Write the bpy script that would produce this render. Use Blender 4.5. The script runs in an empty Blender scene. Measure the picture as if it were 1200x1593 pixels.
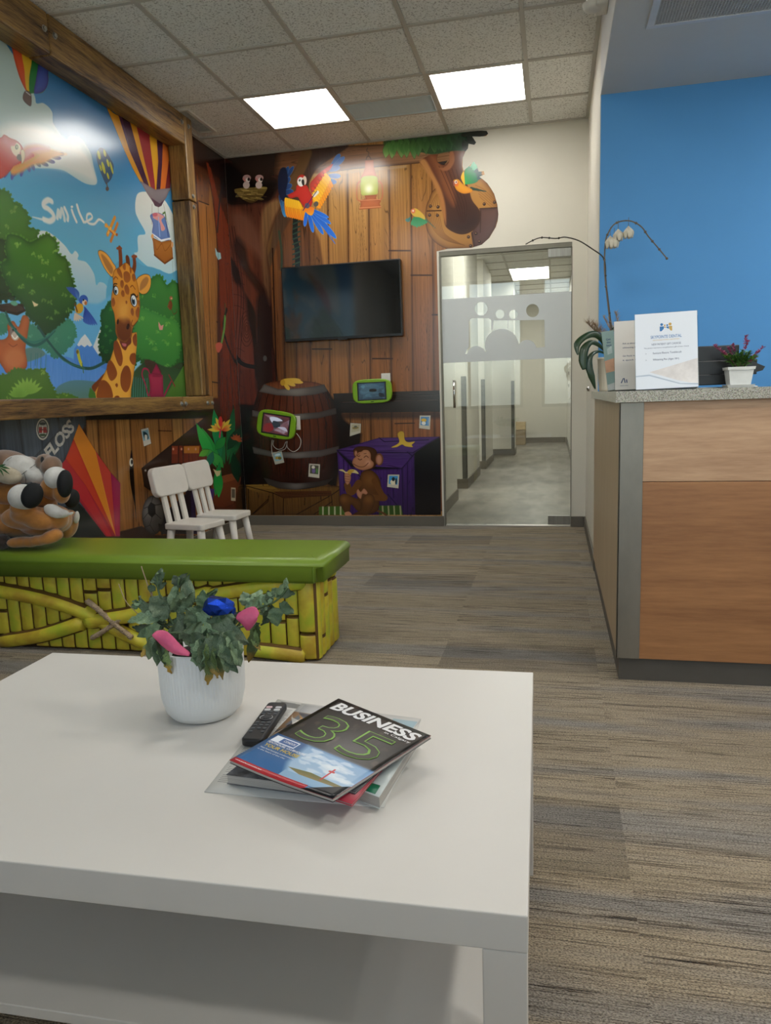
# Dental office waiting room: children's corner with printed jungle murals, reception counter, glass door.
import bpy, bmesh, math, random
import numpy as np
from mathutils import Vector, Matrix, Euler
from mathutils.geometry import tessellate_polygon

SC = bpy.context.scene
COL = SC.collection
PI = math.pi

# ------------------------------------------------------------------ camera
F_PX, PITCH, YAW, ROLL, EYE = 1163.09, .1528, .2241, -.0331, 1.0544
_cy, _sy, _cp, _sp = math.cos(YAW), math.sin(YAW), math.cos(PITCH), math.sin(PITCH)
CF = Vector((-_sy*_cp, _cy*_cp, -_sp)); _R = Vector((_cy, _sy, 0)); _U = _R.cross(CF)
CR = _R*math.cos(ROLL) + _U*math.sin(ROLL); CU = -_R*math.sin(ROLL) + _U*math.cos(ROLL)
cam_data = bpy.data.cameras.new('camera'); cam = bpy.data.objects.new('camera', cam_data); COL.objects.link(cam)
cam.matrix_world = Matrix(((CR.x, CU.x, -CF.x, 0), (CR.y, CU.y, -CF.y, 0), (CR.z, CU.z, -CF.z, EYE), (0, 0, 0, 1)))
cam_data.sensor_fit = 'HORIZONTAL'; cam_data.sensor_width = 36; cam_data.lens = 36*F_PX/1200
cam_data.clip_start = .05; cam_data.clip_end = 100
SC.camera = cam
def at(u, v, ax, val):
    """a measurement on the photograph turned into metres on a known plane (X, Y or Z = val)"""
    d = CF + CR*((u-600)/F_PX) - CU*((v-796.5)/F_PX)
    i = 'XYZ'.index(ax); o = Vector((0, 0, EYE))
    return o + d*((val-o[i])/d[i])

# ------------------------------------------------------------------ world, exposure, lights
SC.view_settings.view_transform = 'Standard'; SC.view_settings.look = 'None'
SC.view_settings.gamma = 1; SC.view_settings.use_curve_mapping = False
SC.view_settings.exposure = 1.22
w = bpy.data.worlds.new('daylight'); SC.world = w; w.use_nodes = True
nt = w.node_tree; bg = nt.nodes['Background']
sky = nt.nodes.new('ShaderNodeTexSky'); sky.sky_type = 'NISHITA'; sky.sun_disc = False
sky.sun_elevation = math.radians(38); sky.sun_rotation = math.radians(60)
hz = nt.nodes.new('ShaderNodeHueSaturation'); hz.inputs['Saturation'].default_value = .45      # thin bright overcast over the blue
nt.links.new(sky.outputs[0], hz.inputs['Color']); nt.links.new(hz.outputs[0], bg.inputs[0]); bg.inputs[1].default_value = .31
try:
    SC.cycles.max_bounces = 10; SC.cycles.diffuse_bounces = 5; SC.cycles.transparent_max_bounces = 16
    SC.cycles.sample_clamp_indirect = 6; SC.cycles.use_denoising = True
except Exception: pass

sd = bpy.data.lights.new('sun', 'SUN'); sd.energy = 8; sd.angle = .01; sd.color = (1, .97, .92)      # lights the street outside the windows
so = bpy.data.objects.new('sun', sd); COL.objects.link(so); so.rotation_euler = (math.radians(-42), 0, math.radians(12)); so['kind'] = 'structure'
XL, XR, YB, CEIL = -2.588, .241, 5.953, 2.993       # left wall, partition, back wall, ceiling
XE, YR = 3.6, -.85                                   # far right wall and the window wall behind the camera
SOF = 2.61                                           # drywall soffit over the reception desk
WINDOWS = [(-2.3, -.5), (-.2, 1.6), (1.85, 3.4)]
for i, (a, b) in enumerate(WINDOWS):                 # sky portals in the window openings
    ld = bpy.data.lights.new('window_portal', 'AREA'); ld.shape = 'RECTANGLE'; ld.size = b-a; ld.size_y = 2.05
    ld.cycles.is_portal = True
    lo = bpy.data.objects.new('window_portal', ld); COL.objects.link(lo)
    lo.location = ((a+b)/2, YR-.16, 1.825); lo.rotation_euler = (PI/2, 0, PI); lo['kind'] = 'structure'
PANEL_W = 5.7      # ceiling panel emission (measured output of the lamps)

# ------------------------------------------------------------------ materials
def lin(h, a=1):
    if isinstance(h, str):
        h = h.lstrip('#'); c = [int(h[i:i+2], 16)/255 for i in (0, 2, 4)]
    else: c = list(h)
    return [x/12.92 if x <= .04045 else ((x+.055)/1.055)**2.4 for x in c] + [a]
def N(nt, typ, **kw):
    n = nt.nodes.new(typ)
    for k, v in kw.items():
        if k.startswith('i_'): n.inputs[k[2:].replace('_', ' ')].default_value = v
        else: setattr(n, k, v)
    return n
def base_mat(name):
    m = bpy.data.materials.new(name); m.use_nodes = True
    return m, m.node_tree, m.node_tree.nodes['Principled BSDF']
def mat(name, col, rough=.5, metal=0, col2=None, nscale=8, stretch=(1, 1, 1), bump=0, bscale=120, coat=0, emit=0, spec=.5, var=.06, sheen=0, trans=0, rnd=0, world=False):
    """a procedural material: colour broken up by noise between two tones, fine relief"""
    m, nt, b = base_mat(name); L = nt.links
    tc = N(nt, 'ShaderNodeTexCoord'); mp = N(nt, 'ShaderNodeMapping'); mp.inputs['Scale'].default_value = stretch
    if world:
        g = N(nt, 'ShaderNodeNewGeometry'); L.new(g.outputs['Position'], mp.inputs[0])
    else: L.new(tc.outputs['Object'], mp.inputs[0])
    nz = N(nt, 'ShaderNodeTexNoise', i_Scale=nscale, i_Detail=5., i_Roughness=.6); L.new(mp.outputs[0], nz.inputs[0])
    c1 = lin(col)
    c2 = lin(col2) if col2 else [min(1, x*(1-var*2.2)) for x in c1[:3]] + [1]
    mx = N(nt, 'ShaderNodeMix', data_type='RGBA'); mx.inputs[6].default_value = c1; mx.inputs[7].default_value = c2
    rp = N(nt, 'ShaderNodeValToRGB'); rp.color_ramp.elements[0].position = .35; rp.color_ramp.elements[1].position = .65
    L.new(nz.outputs[0], rp.inputs[0]); L.new(rp.outputs[0], mx.inputs[0])
    out = mx.outputs[2]
    if rnd:
        oi = N(nt, 'ShaderNodeObjectInfo'); hs = N(nt, 'ShaderNodeHueSaturation')
        mr = N(nt, 'ShaderNodeMapRange'); mr.inputs['To Min'].default_value = 1-rnd; mr.inputs['To Max'].default_value = 1+rnd
        L.new(oi.outputs['Random'], mr.inputs[0]); L.new(mr.outputs[0], hs.inputs['Value']); L.new(out, hs.inputs['Color']); out = hs.outputs[0]
    L.new(out, b.inputs['Base Color'])
    b.inputs['Roughness'].default_value = rough; b.inputs['Metallic'].default_value = metal
    b.inputs['Specular IOR Level'].default_value = spec
    if coat: b.inputs['Coat Weight'].default_value = coat; b.inputs['Coat Roughness'].default_value = .08
    if sheen: b.inputs['Sheen Weight'].default_value = sheen
    if trans: b.inputs['Transmission Weight'].default_value = trans
    if bump:
        bn = N(nt, 'ShaderNodeTexNoise', i_Scale=bscale, i_Detail=3.); L.new(mp.outputs[0], bn.inputs[0])
        bp = N(nt, 'ShaderNodeBump', i_Strength=bump, i_Distance=.004); L.new(bn.outputs[0], bp.inputs['Height']); L.new(bp.outputs[0], b.inputs['Normal'])
    if emit:
        b.inputs['Emission Color'].default_value = c1; b.inputs['Emission Strength'].default_value = emit
    return m
def wood_mat(name, c1, c2, axis='X', scale=3, along=.12, rough=.45, bump=.25, dark=None, rnd=.0, contrast=(.3, .7)):
    """wood with grain running along one axis"""
    m, nt, b = base_mat(name); L = nt.links
    tc = N(nt, 'ShaderNodeTexCoord'); mp = N(nt, 'ShaderNodeMapping')
    g = N(nt, 'ShaderNodeNewGeometry')
    s = [scale]*3; s['XYZ'.index(axis)] = scale*along
    mp.inputs['Scale'].default_value = s
    oi = N(nt, 'ShaderNodeObjectInfo')
    va = N(nt, 'ShaderNodeVectorMath', operation='ADD'); L.new(g.outputs['Position'], va.inputs[0])
    cx = N(nt, 'ShaderNodeCombineXYZ'); ml = N(nt, 'ShaderNodeMath', operation='MULTIPLY'); ml.inputs[1].default_value = 13.7
    L.new(oi.outputs['Random'], ml.inputs[0]); [L.new(ml.outputs[0], cx.inputs[i]) for i in range(3)]
    L.new(cx.outputs[0], va.inputs[1]); L.new(va.outputs[0], mp.inputs[0])
    n1 = N(nt, 'ShaderNodeTexNoise', i_Scale=6., i_Detail=8., i_Roughness=.65, i_Distortion=.4); L.new(mp.outputs[0], n1.inputs[0])
    n2 = N(nt, 'ShaderNodeTexNoise', i_Scale=40., i_Detail=4., i_Roughness=.7); L.new(mp.outputs[0], n2.inputs[0])
    ad = N(nt, 'ShaderNodeMix', data_type='FLOAT'); ad.inputs[0].default_value = .38; L.new(n1.outputs[0], ad.inputs[2]); L.new(n2.outputs[0], ad.inputs[3])
    rp = N(nt, 'ShaderNodeValToRGB'); e = rp.color_ramp.elements
    e[0].position = contrast[0]; e[0].color = lin(c2); e[1].position = contrast[1]; e[1].color = lin(c1)
    if dark: x = e.new(contrast[0]+.07); x.color = lin(c2); e[0].color = lin(dark)
    L.new(ad.outputs[0], rp.inputs[0]); out = rp.outputs[0]
    if rnd:
        hs = N(nt, 'ShaderNodeHueSaturation'); mr = N(nt, 'ShaderNodeMapRange'); mr.inputs['To Min'].default_value = 1-rnd; mr.inputs['To Max'].default_value = 1+rnd
        L.new(oi.outputs['Random'], mr.inputs[0]); L.new(mr.outputs[0], hs.inputs['Value']); L.new(out, hs.inputs['Color']); out = hs.outputs[0]
    L.new(out, b.inputs['Base Color']); b.inputs['Roughness'].default_value = rough
    bp = N(nt, 'ShaderNodeBump', i_Strength=bump, i_Distance=.003); L.new(ad.outputs[0], bp.inputs['Height']); L.new(bp.outputs[0], b.inputs['Normal'])
    return m
def glass_mat(name, tint, refl=1.0, rough=.0):
    m = bpy.data.materials.new(name); m.use_nodes = True; nt = m.node_tree; nt.nodes.clear(); L = nt.links
    o = N(nt, 'ShaderNodeOutputMaterial'); t = N(nt, 'ShaderNodeBsdfTransparent'); t.inputs[0].default_value = lin(tint)
    g = N(nt, 'ShaderNodeBsdfGlossy'); g.inputs['Roughness'].default_value = rough; g.inputs[0].default_value = (1, 1, 1, 1)
    f = N(nt, 'ShaderNodeFresnel', i_IOR=1.48); k = N(nt, 'ShaderNodeMath', operation='MULTIPLY'); k.inputs[1].default_value = refl
    mx = N(nt, 'ShaderNodeMixShader'); L.new(f.outputs[0], k.inputs[0]); L.new(k.outputs[0], mx.inputs[0])
    L.new(t.outputs[0], mx.inputs[1]); L.new(g.outputs[0], mx.inputs[2]); L.new(mx.outputs[0], o.inputs[0])
    return m
def img_mat(name, img, rough=.3, bump=0, spec=.5, coat=0, alpha=False):
    m, nt, b = base_mat(name); L = nt.links
    t = N(nt, 'ShaderNodeTexImage'); t.image = img; t.extension = 'EXTEND'; t.interpolation = 'Linear'
    uv = N(nt, 'ShaderNodeUVMap'); L.new(uv.outputs[0], t.inputs[0])
    L.new(t.outputs[0], b.inputs['Base Color']); b.inputs['Roughness'].default_value = rough; b.inputs['Specular IOR Level'].default_value = spec
    if coat: b.inputs['Coat Weight'].default_value = coat; b.inputs['Coat Roughness'].default_value = .2
    if alpha: L.new(t.outputs[1], b.inputs['Alpha'])
    if bump:
        tc = N(nt, 'ShaderNodeTexCoord'); bn = N(nt, 'ShaderNodeTexNoise', i_Scale=260., i_Detail=2.); L.new(tc.outputs['Object'], bn.inputs[0])
        bp = N(nt, 'ShaderNodeBump', i_Strength=bump, i_Distance=.002); L.new(bn.outputs[0], bp.inputs['Height']); L.new(bp.outputs[0], b.inputs['Normal'])
    return m

# ------------------------------------------------------------------ objects
def tag(o, label=None, cat=None, group=None, kind=None):
    if label: o['label'] = label
    if cat: o['category'] = cat
    if group: o['group'] = group
    if kind: o['kind'] = kind
    return o
def empty(name, loc=(0, 0, 0), rot=(0, 0, 0)):
    o = bpy.data.objects.new(name, None); COL.objects.link(o); o.location = loc; o.rotation_euler = rot
    o.empty_display_size = .05; return o
def obj(name, bm, m, parent=None, loc=None, local=False, smooth=False, label=None):
    """link a bmesh (or mesh) as one object. Meshes are in world metres unless local=True."""
    if isinstance(bm, bmesh.types.BMesh):
        me = bpy.data.meshes.new(name); bm.normal_update(); bm.to_mesh(me); bm.free()
    else: me = bm
    if m is not None and not me.materials:
        for x in (m if isinstance(m, (list, tuple)) else [m]): me.materials.append(x)
    if smooth:
        for p in me.polygons: p.use_smooth = True
    o = bpy.data.objects.new(name, me); COL.objects.link(o)
    if parent is not None:
        o.parent = parent
        if not local:
            o.matrix_parent_inverse = world_of(parent).inverted()
    if loc: o.location = loc
    if label: o['label'] = label
    return o
def world_of(o):
    M = Matrix.LocRotScale(o.location, o.rotation_euler, o.scale)
    if o.parent: M = world_of(o.parent) @ o.matrix_parent_inverse @ M
    return M
def struct(name, bm, m, parent=None, **k):
    o = obj(name, bm, m, parent, **k)
    if parent is None: o['kind'] = 'structure'
    return o
def copy_tree(o, parent=None):
    c = o.copy(); COL.objects.link(c); c.parent = parent
    if parent is not None: c.matrix_parent_inverse = o.matrix_parent_inverse.copy()
    for ch in list(o.children): copy_tree(ch, c)
    return c
def new(): return bmesh.new()
def box(bm, x0, x1, y0, y1, z0, z1, bev=0, seg=2, mi=0, M=None):
    vs = [bm.verts.new((x, y, z)) for x in (x0, x1) for y in (y0, y1) for z in (z0, z1)]
    F = [(0, 1, 3, 2), (4, 6, 7, 5), (0, 4, 5, 1), (2, 3, 7, 6), (0, 2, 6, 4), (1, 5, 7, 3)]
    fs = [bm.faces.new([vs[i] for i in f]) for f in F]
    for f in fs: f.material_index = mi
    if M is not None: bmesh.ops.transform(bm, matrix=M, verts=vs)
    if bev:
        es = list({e for f in fs for e in f.edges})
        bmesh.ops.bevel(bm, geom=es, offset=bev, segments=seg, affect='EDGES', profile=.5)
    return bm
def bx(*a, **k): return box(new(), *a, **k)
def rbox(bm, x0, x1, y0, y1, z0, z1, r, axis='Z', n=6, bev=0, M=None):
    """box whose four edges along one axis are rounded with radius r"""
    i = 'XYZ'.index(axis); lim = [(x0, x1), (y0, y1), (z0, z1)]
    a, b = [j for j in range(3) if j != i]
    pts = []
    for cx, cy, t0 in ((lim[a][1]-r, lim[b][1]-r, 0), (lim[a][0]+r, lim[b][1]-r, 90), (lim[a][0]+r, lim[b][0]+r, 180), (lim[a][1]-r, lim[b][0]+r, 270)):
        for k in range(n+1):
            t = math.radians(t0+90*k/n); pts.append((cx+r*math.cos(t), cy+r*math.sin(t)))
    def V(p, h):
        c = [0, 0, 0]; c[a], c[b], c[i] = p[0], p[1], h; return bm.verts.new(c)
    A = [V(p, lim[i][0]) for p in pts]; B = [V(p, lim[i][1]) for p in pts]
    f1 = bm.faces.new(A); f2 = bm.faces.new(B); fs = [f1, f2]
    for k in range(len(pts)): fs.append(bm.faces.new((A[k], A[(k+1) % len(pts)], B[(k+1) % len(pts)], B[k])))
    bmesh.ops.recalc_face_normals(bm, faces=fs)
    vs = A+B
    if M is not None: bmesh.ops.transform(bm, matrix=M, verts=vs)
    if bev: bmesh.ops.bevel(bm, geom=list(f1.edges)+list(f2.edges), offset=bev, segments=3, affect='EDGES', profile=.5)
    return bm
def tube(bm, pts, r, n=8, cap=True, flat=1):
    """swept tube; r a number or a list"""
    pts = [Vector(p) for p in pts]; rr = r if isinstance(r, (list, tuple)) else [r]*len(pts)
    rings = []; up = None
    for i, p in enumerate(pts):
        d = (pts[min(i+1, len(pts)-1)]-pts[max(i-1, 0)]).normalized()
        if up is None: up = Vector((0, 0, 1)) if abs(d.z) < .9 else Vector((1, 0, 0))
        s = d.cross(up).normalized(); up = s.cross(d).normalized()
        rings.append([bm.verts.new(p + (s*math.cos(2*PI*k/n) + up*math.sin(2*PI*k/n)*flat)*rr[i]) for k in range(n)])
    for a, b in zip(rings, rings[1:]):
        for k in range(n):
            f = bm.faces.new((a[k], a[(k+1) % n], b[(k+1) % n], b[k])); f.smooth = True
    if cap: bm.faces.new(rings[0][::-1]); bm.faces.new(rings[-1])
    return bm
def lathe(bm, prof, c=(0, 0, 0), n=48, rib=None, cap=False):
    """profile of (radius, z) turned about a vertical axis; rib(angle index, j) gives a radius factor"""
    rings = []
    for j, (r, z) in enumerate(prof):
        rings.append([bm.verts.new((c[0]+r*(rib(k, j) if rib else 1)*math.cos(2*PI*k/n), c[1]+r*(rib(k, j) if rib else 1)*math.sin(2*PI*k/n), c[2]+z)) for k in range(n)])
    for a, b in zip(rings, rings[1:]):
        for k in range(n):
            f = bm.faces.new((a[k], a[(k+1) % n], b[(k+1) % n], b[k])); f.smooth = True
    if cap: bm.faces.new(rings[0][::-1]); bm.faces.new(rings[-1])
    return bm
def ball(bm, c, r, n=(16, 10), R=None):
    r = r if isinstance(r, (list, tuple)) else (r, r, r)
    M = Matrix.Translation(Vector(c)) @ (Euler(R).to_matrix().to_4x4() if R else Matrix()) @ Matrix.Diagonal((*r, 1))
    res = bmesh.ops.create_uvsphere(bm, u_segments=n[0], v_segments=n[1], radius=1, matrix=M)
    for v in res['verts']:
        for f in v.link_faces: f.smooth = True
    return bm
def prism(bm, pts, ax, a, b):
    """polygon (in the two other axes) extruded along ax from a to b"""
    i = 'XYZ'.index(ax); o = [j for j in range(3) if j != i]
    def V(p, h):
        c = [0, 0, 0]; c[o[0]], c[o[1]], c[i] = p[0], p[1], h; return bm.verts.new(c)
    A = [V(p, a) for p in pts]; B = [V(p, b) for p in pts]
    tri = tessellate_polygon([[Vector((p[0], p[1], 0)) for p in pts]])
    fs = [bm.faces.new([A[k] for k in t]) for t in tri] + [bm.faces.new([B[k] for k in t]) for t in tri]
    for k in range(len(pts)): fs.append(bm.faces.new((A[k], A[(k+1) % len(pts)], B[(k+1) % len(pts)], B[k])))
    bmesh.ops.recalc_face_normals(bm, faces=fs)
    return bm
def subsurf(o, lv=1):
    m = o.modifiers.new('smooth', 'SUBSURF'); m.levels = m.render_levels = lv; return o
def text_mesh(body, size, bold=0, shear=0, align='LEFT', depth=.0, spacing=1.0):
    cu = bpy.data.curves.new('lettering', 'FONT'); cu.body = body; cu.size = size; cu.offset = bold*size; cu.shear = shear
    cu.align_x = align; cu.extrude = depth; cu.space_character = spacing; cu.resolution_u = 3
    o = bpy.data.objects.new('lettering', cu); COL.objects.link(o)
    dg = bpy.context.evaluated_depsgraph_get(); me = bpy.data.meshes.new_from_object(o.evaluated_get(dg))
    bpy.data.objects.remove(o); bpy.data.curves.remove(cu)
    me.name = 'lettering'; me.materials.clear(); return me
def lettering(body, size, m, parent, M, name='lettering', **k):
    me = text_mesh(body, size, **k); me.transform(M)
    return obj(name, me, m, parent)
# ------------------------------------------------------------------ printed pictures (drawn by code)
def hx(c):
    if isinstance(c, str):
        c = c.lstrip('#'); return np.array([int(c[i:i+2], 16)/255 for i in (0, 2, 4)], np.float32)
    return np.array(c, np.float32)
def sstep(x, a, b):
    t = np.clip((x-a)/(b-a), 0, 1); return t*t*(3-2*t)
def vnoise(h, w, sx, sy, seed, oct=3):
    """smooth value noise, cell size sx by sy pixels"""
    r = np.random.default_rng(seed); out = np.zeros((h, w), np.float32); amp = 1; tot = 0
    for o in range(oct):
        gx, gy = max(1.5, sx/2**o), max(1.5, sy/2**o); nx, ny = int(w/gx)+3, int(h/gy)+3
        g = r.random((ny, nx), dtype=np.float32)
        x = np.arange(w)/gx; y = np.arange(h)/gy; xi = x.astype(int); yi = y.astype(int)
        fx = (x-xi); fy = (y-yi); fx = (fx*fx*(3-2*fx)).astype(np.float32); fy = (fy*fy*(3-2*fy)).astype(np.float32)[:, None]
        a = g[yi][:, xi]*(1-fx)+g[yi][:, xi+1]*fx; b = g[yi+1][:, xi]*(1-fx)+g[yi+1][:, xi+1]*fx
        out += amp*(a*(1-fy)+b*fy); tot += amp; amp *= .5
    return out/tot
def spline(pts, closed=True, n=6):
    P = np.array(pts, np.float32); m = len(P); out = []
    for i in range(m if closed else m-1):
        if closed: p0, p1, p2, p3 = P[i-1], P[i], P[(i+1) % m], P[(i+2) % m]
        else: p0, p1, p2, p3 = P[max(i-1, 0)], P[i], P[i+1], P[min(i+2, m-1)]
        for k in range(n):
            t = k/n
            out.append(.5*((2*p1)+(-p0+p2)*t+(2*p0-5*p1+4*p2-p3)*t*t+(-p0+3*p1-3*p2+p3)*t**3))
    if not closed: out.append(P[-1])
    return np.array(out)
class Canvas:
    def __init__(s, w, h, to=None):
        s.w, s.h = w, h; s.a = np.zeros((h, w, 3), np.float32); s.to = to or (lambda x, y: (x, y)); s.o = (0, 0); s.k = 1; s.clip = None
    def frame(s, ox, oy, k): s.o = (ox, oy); s.k = k; return s
    def P(s, pts):
        return np.array([s.to(s.o[0]+p[0]/s.k, s.o[1]+p[1]/s.k) for p in pts], np.float32)
    def box(s, P, pad):
        x0, y0 = np.floor(P.min(0)-pad).astype(int); x1, y1 = np.ceil(P.max(0)+pad).astype(int)+1
        return max(0, x0), max(0, y0), min(s.w, x1), min(s.h, y1)
    def sdf(s, P, pad, line=False):
        x0, y0, x1, y1 = s.box(P, pad)
        if x1 <= x0 or y1 <= y0: return None
        X, Y = np.meshgrid(np.arange(x0, x1, dtype=np.float32)+.5, np.arange(y0, y1, dtype=np.float32)+.5)
        d2 = np.full(X.shape, 1e9, np.float32); ins = np.zeros(X.shape, bool); n = len(P)
        for i in range(n-1 if line else n):
            ax, ay = P[i]; bx_, by = P[(i+1) % n]; ex, ey = bx_-ax, by-ay
            L = ex*ex+ey*ey+1e-9; wx = X-ax; wy = Y-ay
            t = np.clip((wx*ex+wy*ey)/L, 0, 1); dx = wx-ex*t; dy = wy-ey*t
            np.minimum(d2, dx*dx+dy*dy, out=d2)
            if not line and ay != by:
                c = ((Y >= ay) != (Y >= by)) & (X < ax+(Y-ay)*ex/(ey if ey else 1e-9)); ins ^= c
        d = np.sqrt(d2)
        if not line: d = np.where(ins, -d, d)
        return (slice(y0, y1), slice(x0, x1)), d, X, Y
    def put(s, sl, m, col):
        if s.clip is not None: m = m*s.clip[sl]
        s.a[sl] = s.a[sl]*(1-m[..., None])+col*m[..., None]
    def fill(s, pts, col, col2=None, g=None, smooth=False, soft=.8, al=1, rim=None, ol=None, raw=False, tex=None, lit=None, n=6):
        """polygon or smooth outline; col2 + g=((x,y),(x,y)) gradient; rim=(colour,width,strength) inner edge; ol=(colour,width) outline; lit=(x,y,r,colour,strength) glow"""
        P = np.array(pts, np.float32) if raw else s.P(pts)
        if smooth: P = spline(P, True, n)
        r = s.sdf(P, (ol[1] if ol else 0)+soft+2)
        if r is None: return
        sl, d, X, Y = r
        c = np.broadcast_to(hx(col), X.shape+(3,)).copy()
        if col2 is not None:
            if g is None: a, b = P.min(0), P.max(0); a = np.array([(a[0]+b[0])/2, a[1]]); b = np.array([a[0], b[1]])
            else: a, b = (np.array(g, np.float32) if raw else s.P(g))
            e = b-a; t = np.clip(((X-a[0])*e[0]+(Y-a[1])*e[1])/(e@e+1e-9), 0, 1)[..., None]
            c = c*(1-t)+hx(col2)*t
        if lit is not None:
            q = s.P([lit[:2]])[0]; rr = lit[2]*s.sc(); k = np.exp(-((X-q[0])**2+(Y-q[1])**2)/(rr*rr))*lit[4]
            c = c*(1-k[..., None])+hx(lit[3])*k[..., None]
        if rim is not None:
            k = np.exp(-np.maximum(-d, 0)/rim[1])*rim[2]; c = c*(1-k[..., None])+hx(rim[0])*k[..., None]
        if tex is not None: c = c*tex[sl][..., None]
        if ol is not None: s.put(sl, np.clip(.5-(d-ol[1])/1.2, 0, 1), hx(ol[0]))
        s.put(sl, np.clip(.5-d/soft, 0, 1)*al, c)
    def sc(s):
        a, b = s.P([(0, 0), (10, 0)]); c = s.P([(0, 10)])[0]; return float((np.hypot(*(b-a))+np.hypot(*(c-a)))/20)
    def line(s, pts, w, col, soft=.9, al=1, smooth=False, w2=None, raw=False):
        P = np.array(pts, np.float32) if raw else s.P(pts)
        if smooth: P = spline(P, False, 6)
        k = 1 if raw else s.sc(); w = w*k; w2 = w if w2 is None else w2*k
        r = s.sdf(P, max(w, w2)+soft+2, True)
        if r is None: return
        sl, d, X, Y = r
        if w2 != w:
            a, b = P[0], P[-1]; e = b-a; t = np.clip(((X-a[0])*e[0]+(Y-a[1])*e[1])/(e@e+1e-9), 0, 1); w = w*(1-t)+w2*t
        s.put(sl, np.clip(.5-(d-w)/soft, 0, 1)*al, hx(col))
    def ell(s, cx, cy, rx, ry, col, col2=None, rot=0, **k):
        t = np.linspace(0, 2*PI, 22)[:-1]; c, q = math.cos(rot), math.sin(rot)
        pts = [(cx+rx*math.cos(a)*c-ry*math.sin(a)*q, cy+rx*math.cos(a)*q+ry*math.sin(a)*c) for a in t]
        s.fill(pts, col, col2, **k)
    def leaf(s, x, y, L, w, ang, col, col2=None, ol=None):
        t = np.linspace(0, PI, 7); pts = [(a, math.sin(b)) for a, b in zip(np.linspace(0, 1, 7), t)]
        pp = [(u*L, -v*w) for u, v in pts]+[(u*L, v*w) for u, v in pts[::-1]][1:-1]
        c, q = math.cos(ang), math.sin(ang); P = [(x+a*c-b*q, y+a*q+b*c) for a, b in pp]
        s.fill(P, col, col2, g=((x, y), (x+L*c, y+L*q)) if col2 is not None else None, ol=ol)
    def feather(s, x, y, L, w, ang, col, tip=None, ol=None):
        c, q = math.cos(ang), math.sin(ang)
        pp = [(0, -w*.5), (L*.5, -w), (L*.85, -w*.8), (L, 0), (L*.85, w*.8), (L*.5, w), (0, w*.5)]
        s.fill([(x+a*c-b*q, y+a*q+b*c) for a, b in pp], col, tip, g=((x, y), (x+L*c, y+L*q)) if tip is not None else None, smooth=True, n=4, ol=ol)
    def image(s, name):
        im = bpy.data.images.new(name, s.w, s.h); buf = np.ones((s.h, s.w, 4), np.float32); buf[..., :3] = np.clip(s.a, 0, 1)[::-1]
        im.pixels.foreach_set(buf.ravel()); im.update(); im.pack(); return im
def bush(C, pts, base, lo, hi, seed, r=12, dens=1.0, ol=None, clusters=9):
    """foliage: a scalloped crown with a lit upper part, leaf tufts on it. pts in the current frame"""
    rg = random.Random(seed); P = spline(np.array(pts, np.float32), True, 8)
    seg = np.hypot(*(np.roll(P, -1, 0)-P).T); Ltot = seg.sum(); n = int(Ltot/(r*1.1)); cen = P.mean(0)
    acc = np.cumsum(seg); y0, y1 = P[:, 1].min(), P[:, 1].max()
    for i in range(n):
        k = min(int(np.searchsorted(acc, (i+rg.random()*.4)*Ltot/n)), len(P)-1); x, y = P[k]
        nx, ny = P[(k+1) % len(P)]-P[k-1]; a = math.atan2(y-cen[1], x-cen[0])
        t = min(1, max(0, (y-y0)/(y1-y0+1e-6))); c = hx(base)*(1-t)+hx(lo)*t
        C.leaf(x-math.cos(a)*r*.5, y-math.sin(a)*r*.5, r*(1.0+.4*rg.random()), r*.42, a+rg.uniform(-.5, .5)+.25, c*.96)
    C.fill(P, base, lo, soft=1.5, rim=(lo, r*1.2*C.sc(), .75))
    x0, x1 = P[:, 0].min(), P[:, 0].max()
    for i in range(clusters):
        for _ in range(40):
            x, y = rg.uniform(x0, x1), rg.uniform(y0, y1)
            if inside(P, x, y) : break
        t = (y-y0)/(y1-y0+1e-6); a0 = rg.uniform(.6, 2.2); cc = hx(hi)*(1-.55*t)+hx(lo)*.55*t
        for j in range(rg.randint(5, 8)):
            C.leaf(x+rg.uniform(-.6, .6)*r, y+rg.uniform(-.5, .5)*r, r*rg.uniform(.7, 1.15)*dens, r*.24*dens, a0+rg.uniform(-1., 1.), cc*rg.uniform(.86, 1.06))
def inside(P, x, y):
    r = False
    for (ax, ay), (bx_, by) in zip(P, np.roll(P, -1, 0)):
        if (ay > y) != (by > y) and x < ax+(y-ay)*(bx_-ax)/(by-ay): r = not r
    return r
def cloud(C, pts, col='#c6d3d2', lo='#8fb9c9'):
    C.fill(pts, col, lo, smooth=True, soft=1.6)
def bird_wing(C, x, y, n, L, w, a0, a1, cols, tip=None, ol=None, dx=0, dy=0):
    for i in range(n):
        t = i/max(1, n-1); C.feather(x+dx*t, y+dy*t, L[0]*(1-t)+L[1]*t, w, a0*(1-t)+a1*t, cols[min(int(t*len(cols)), len(cols)-1)], tip, ol)
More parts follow.
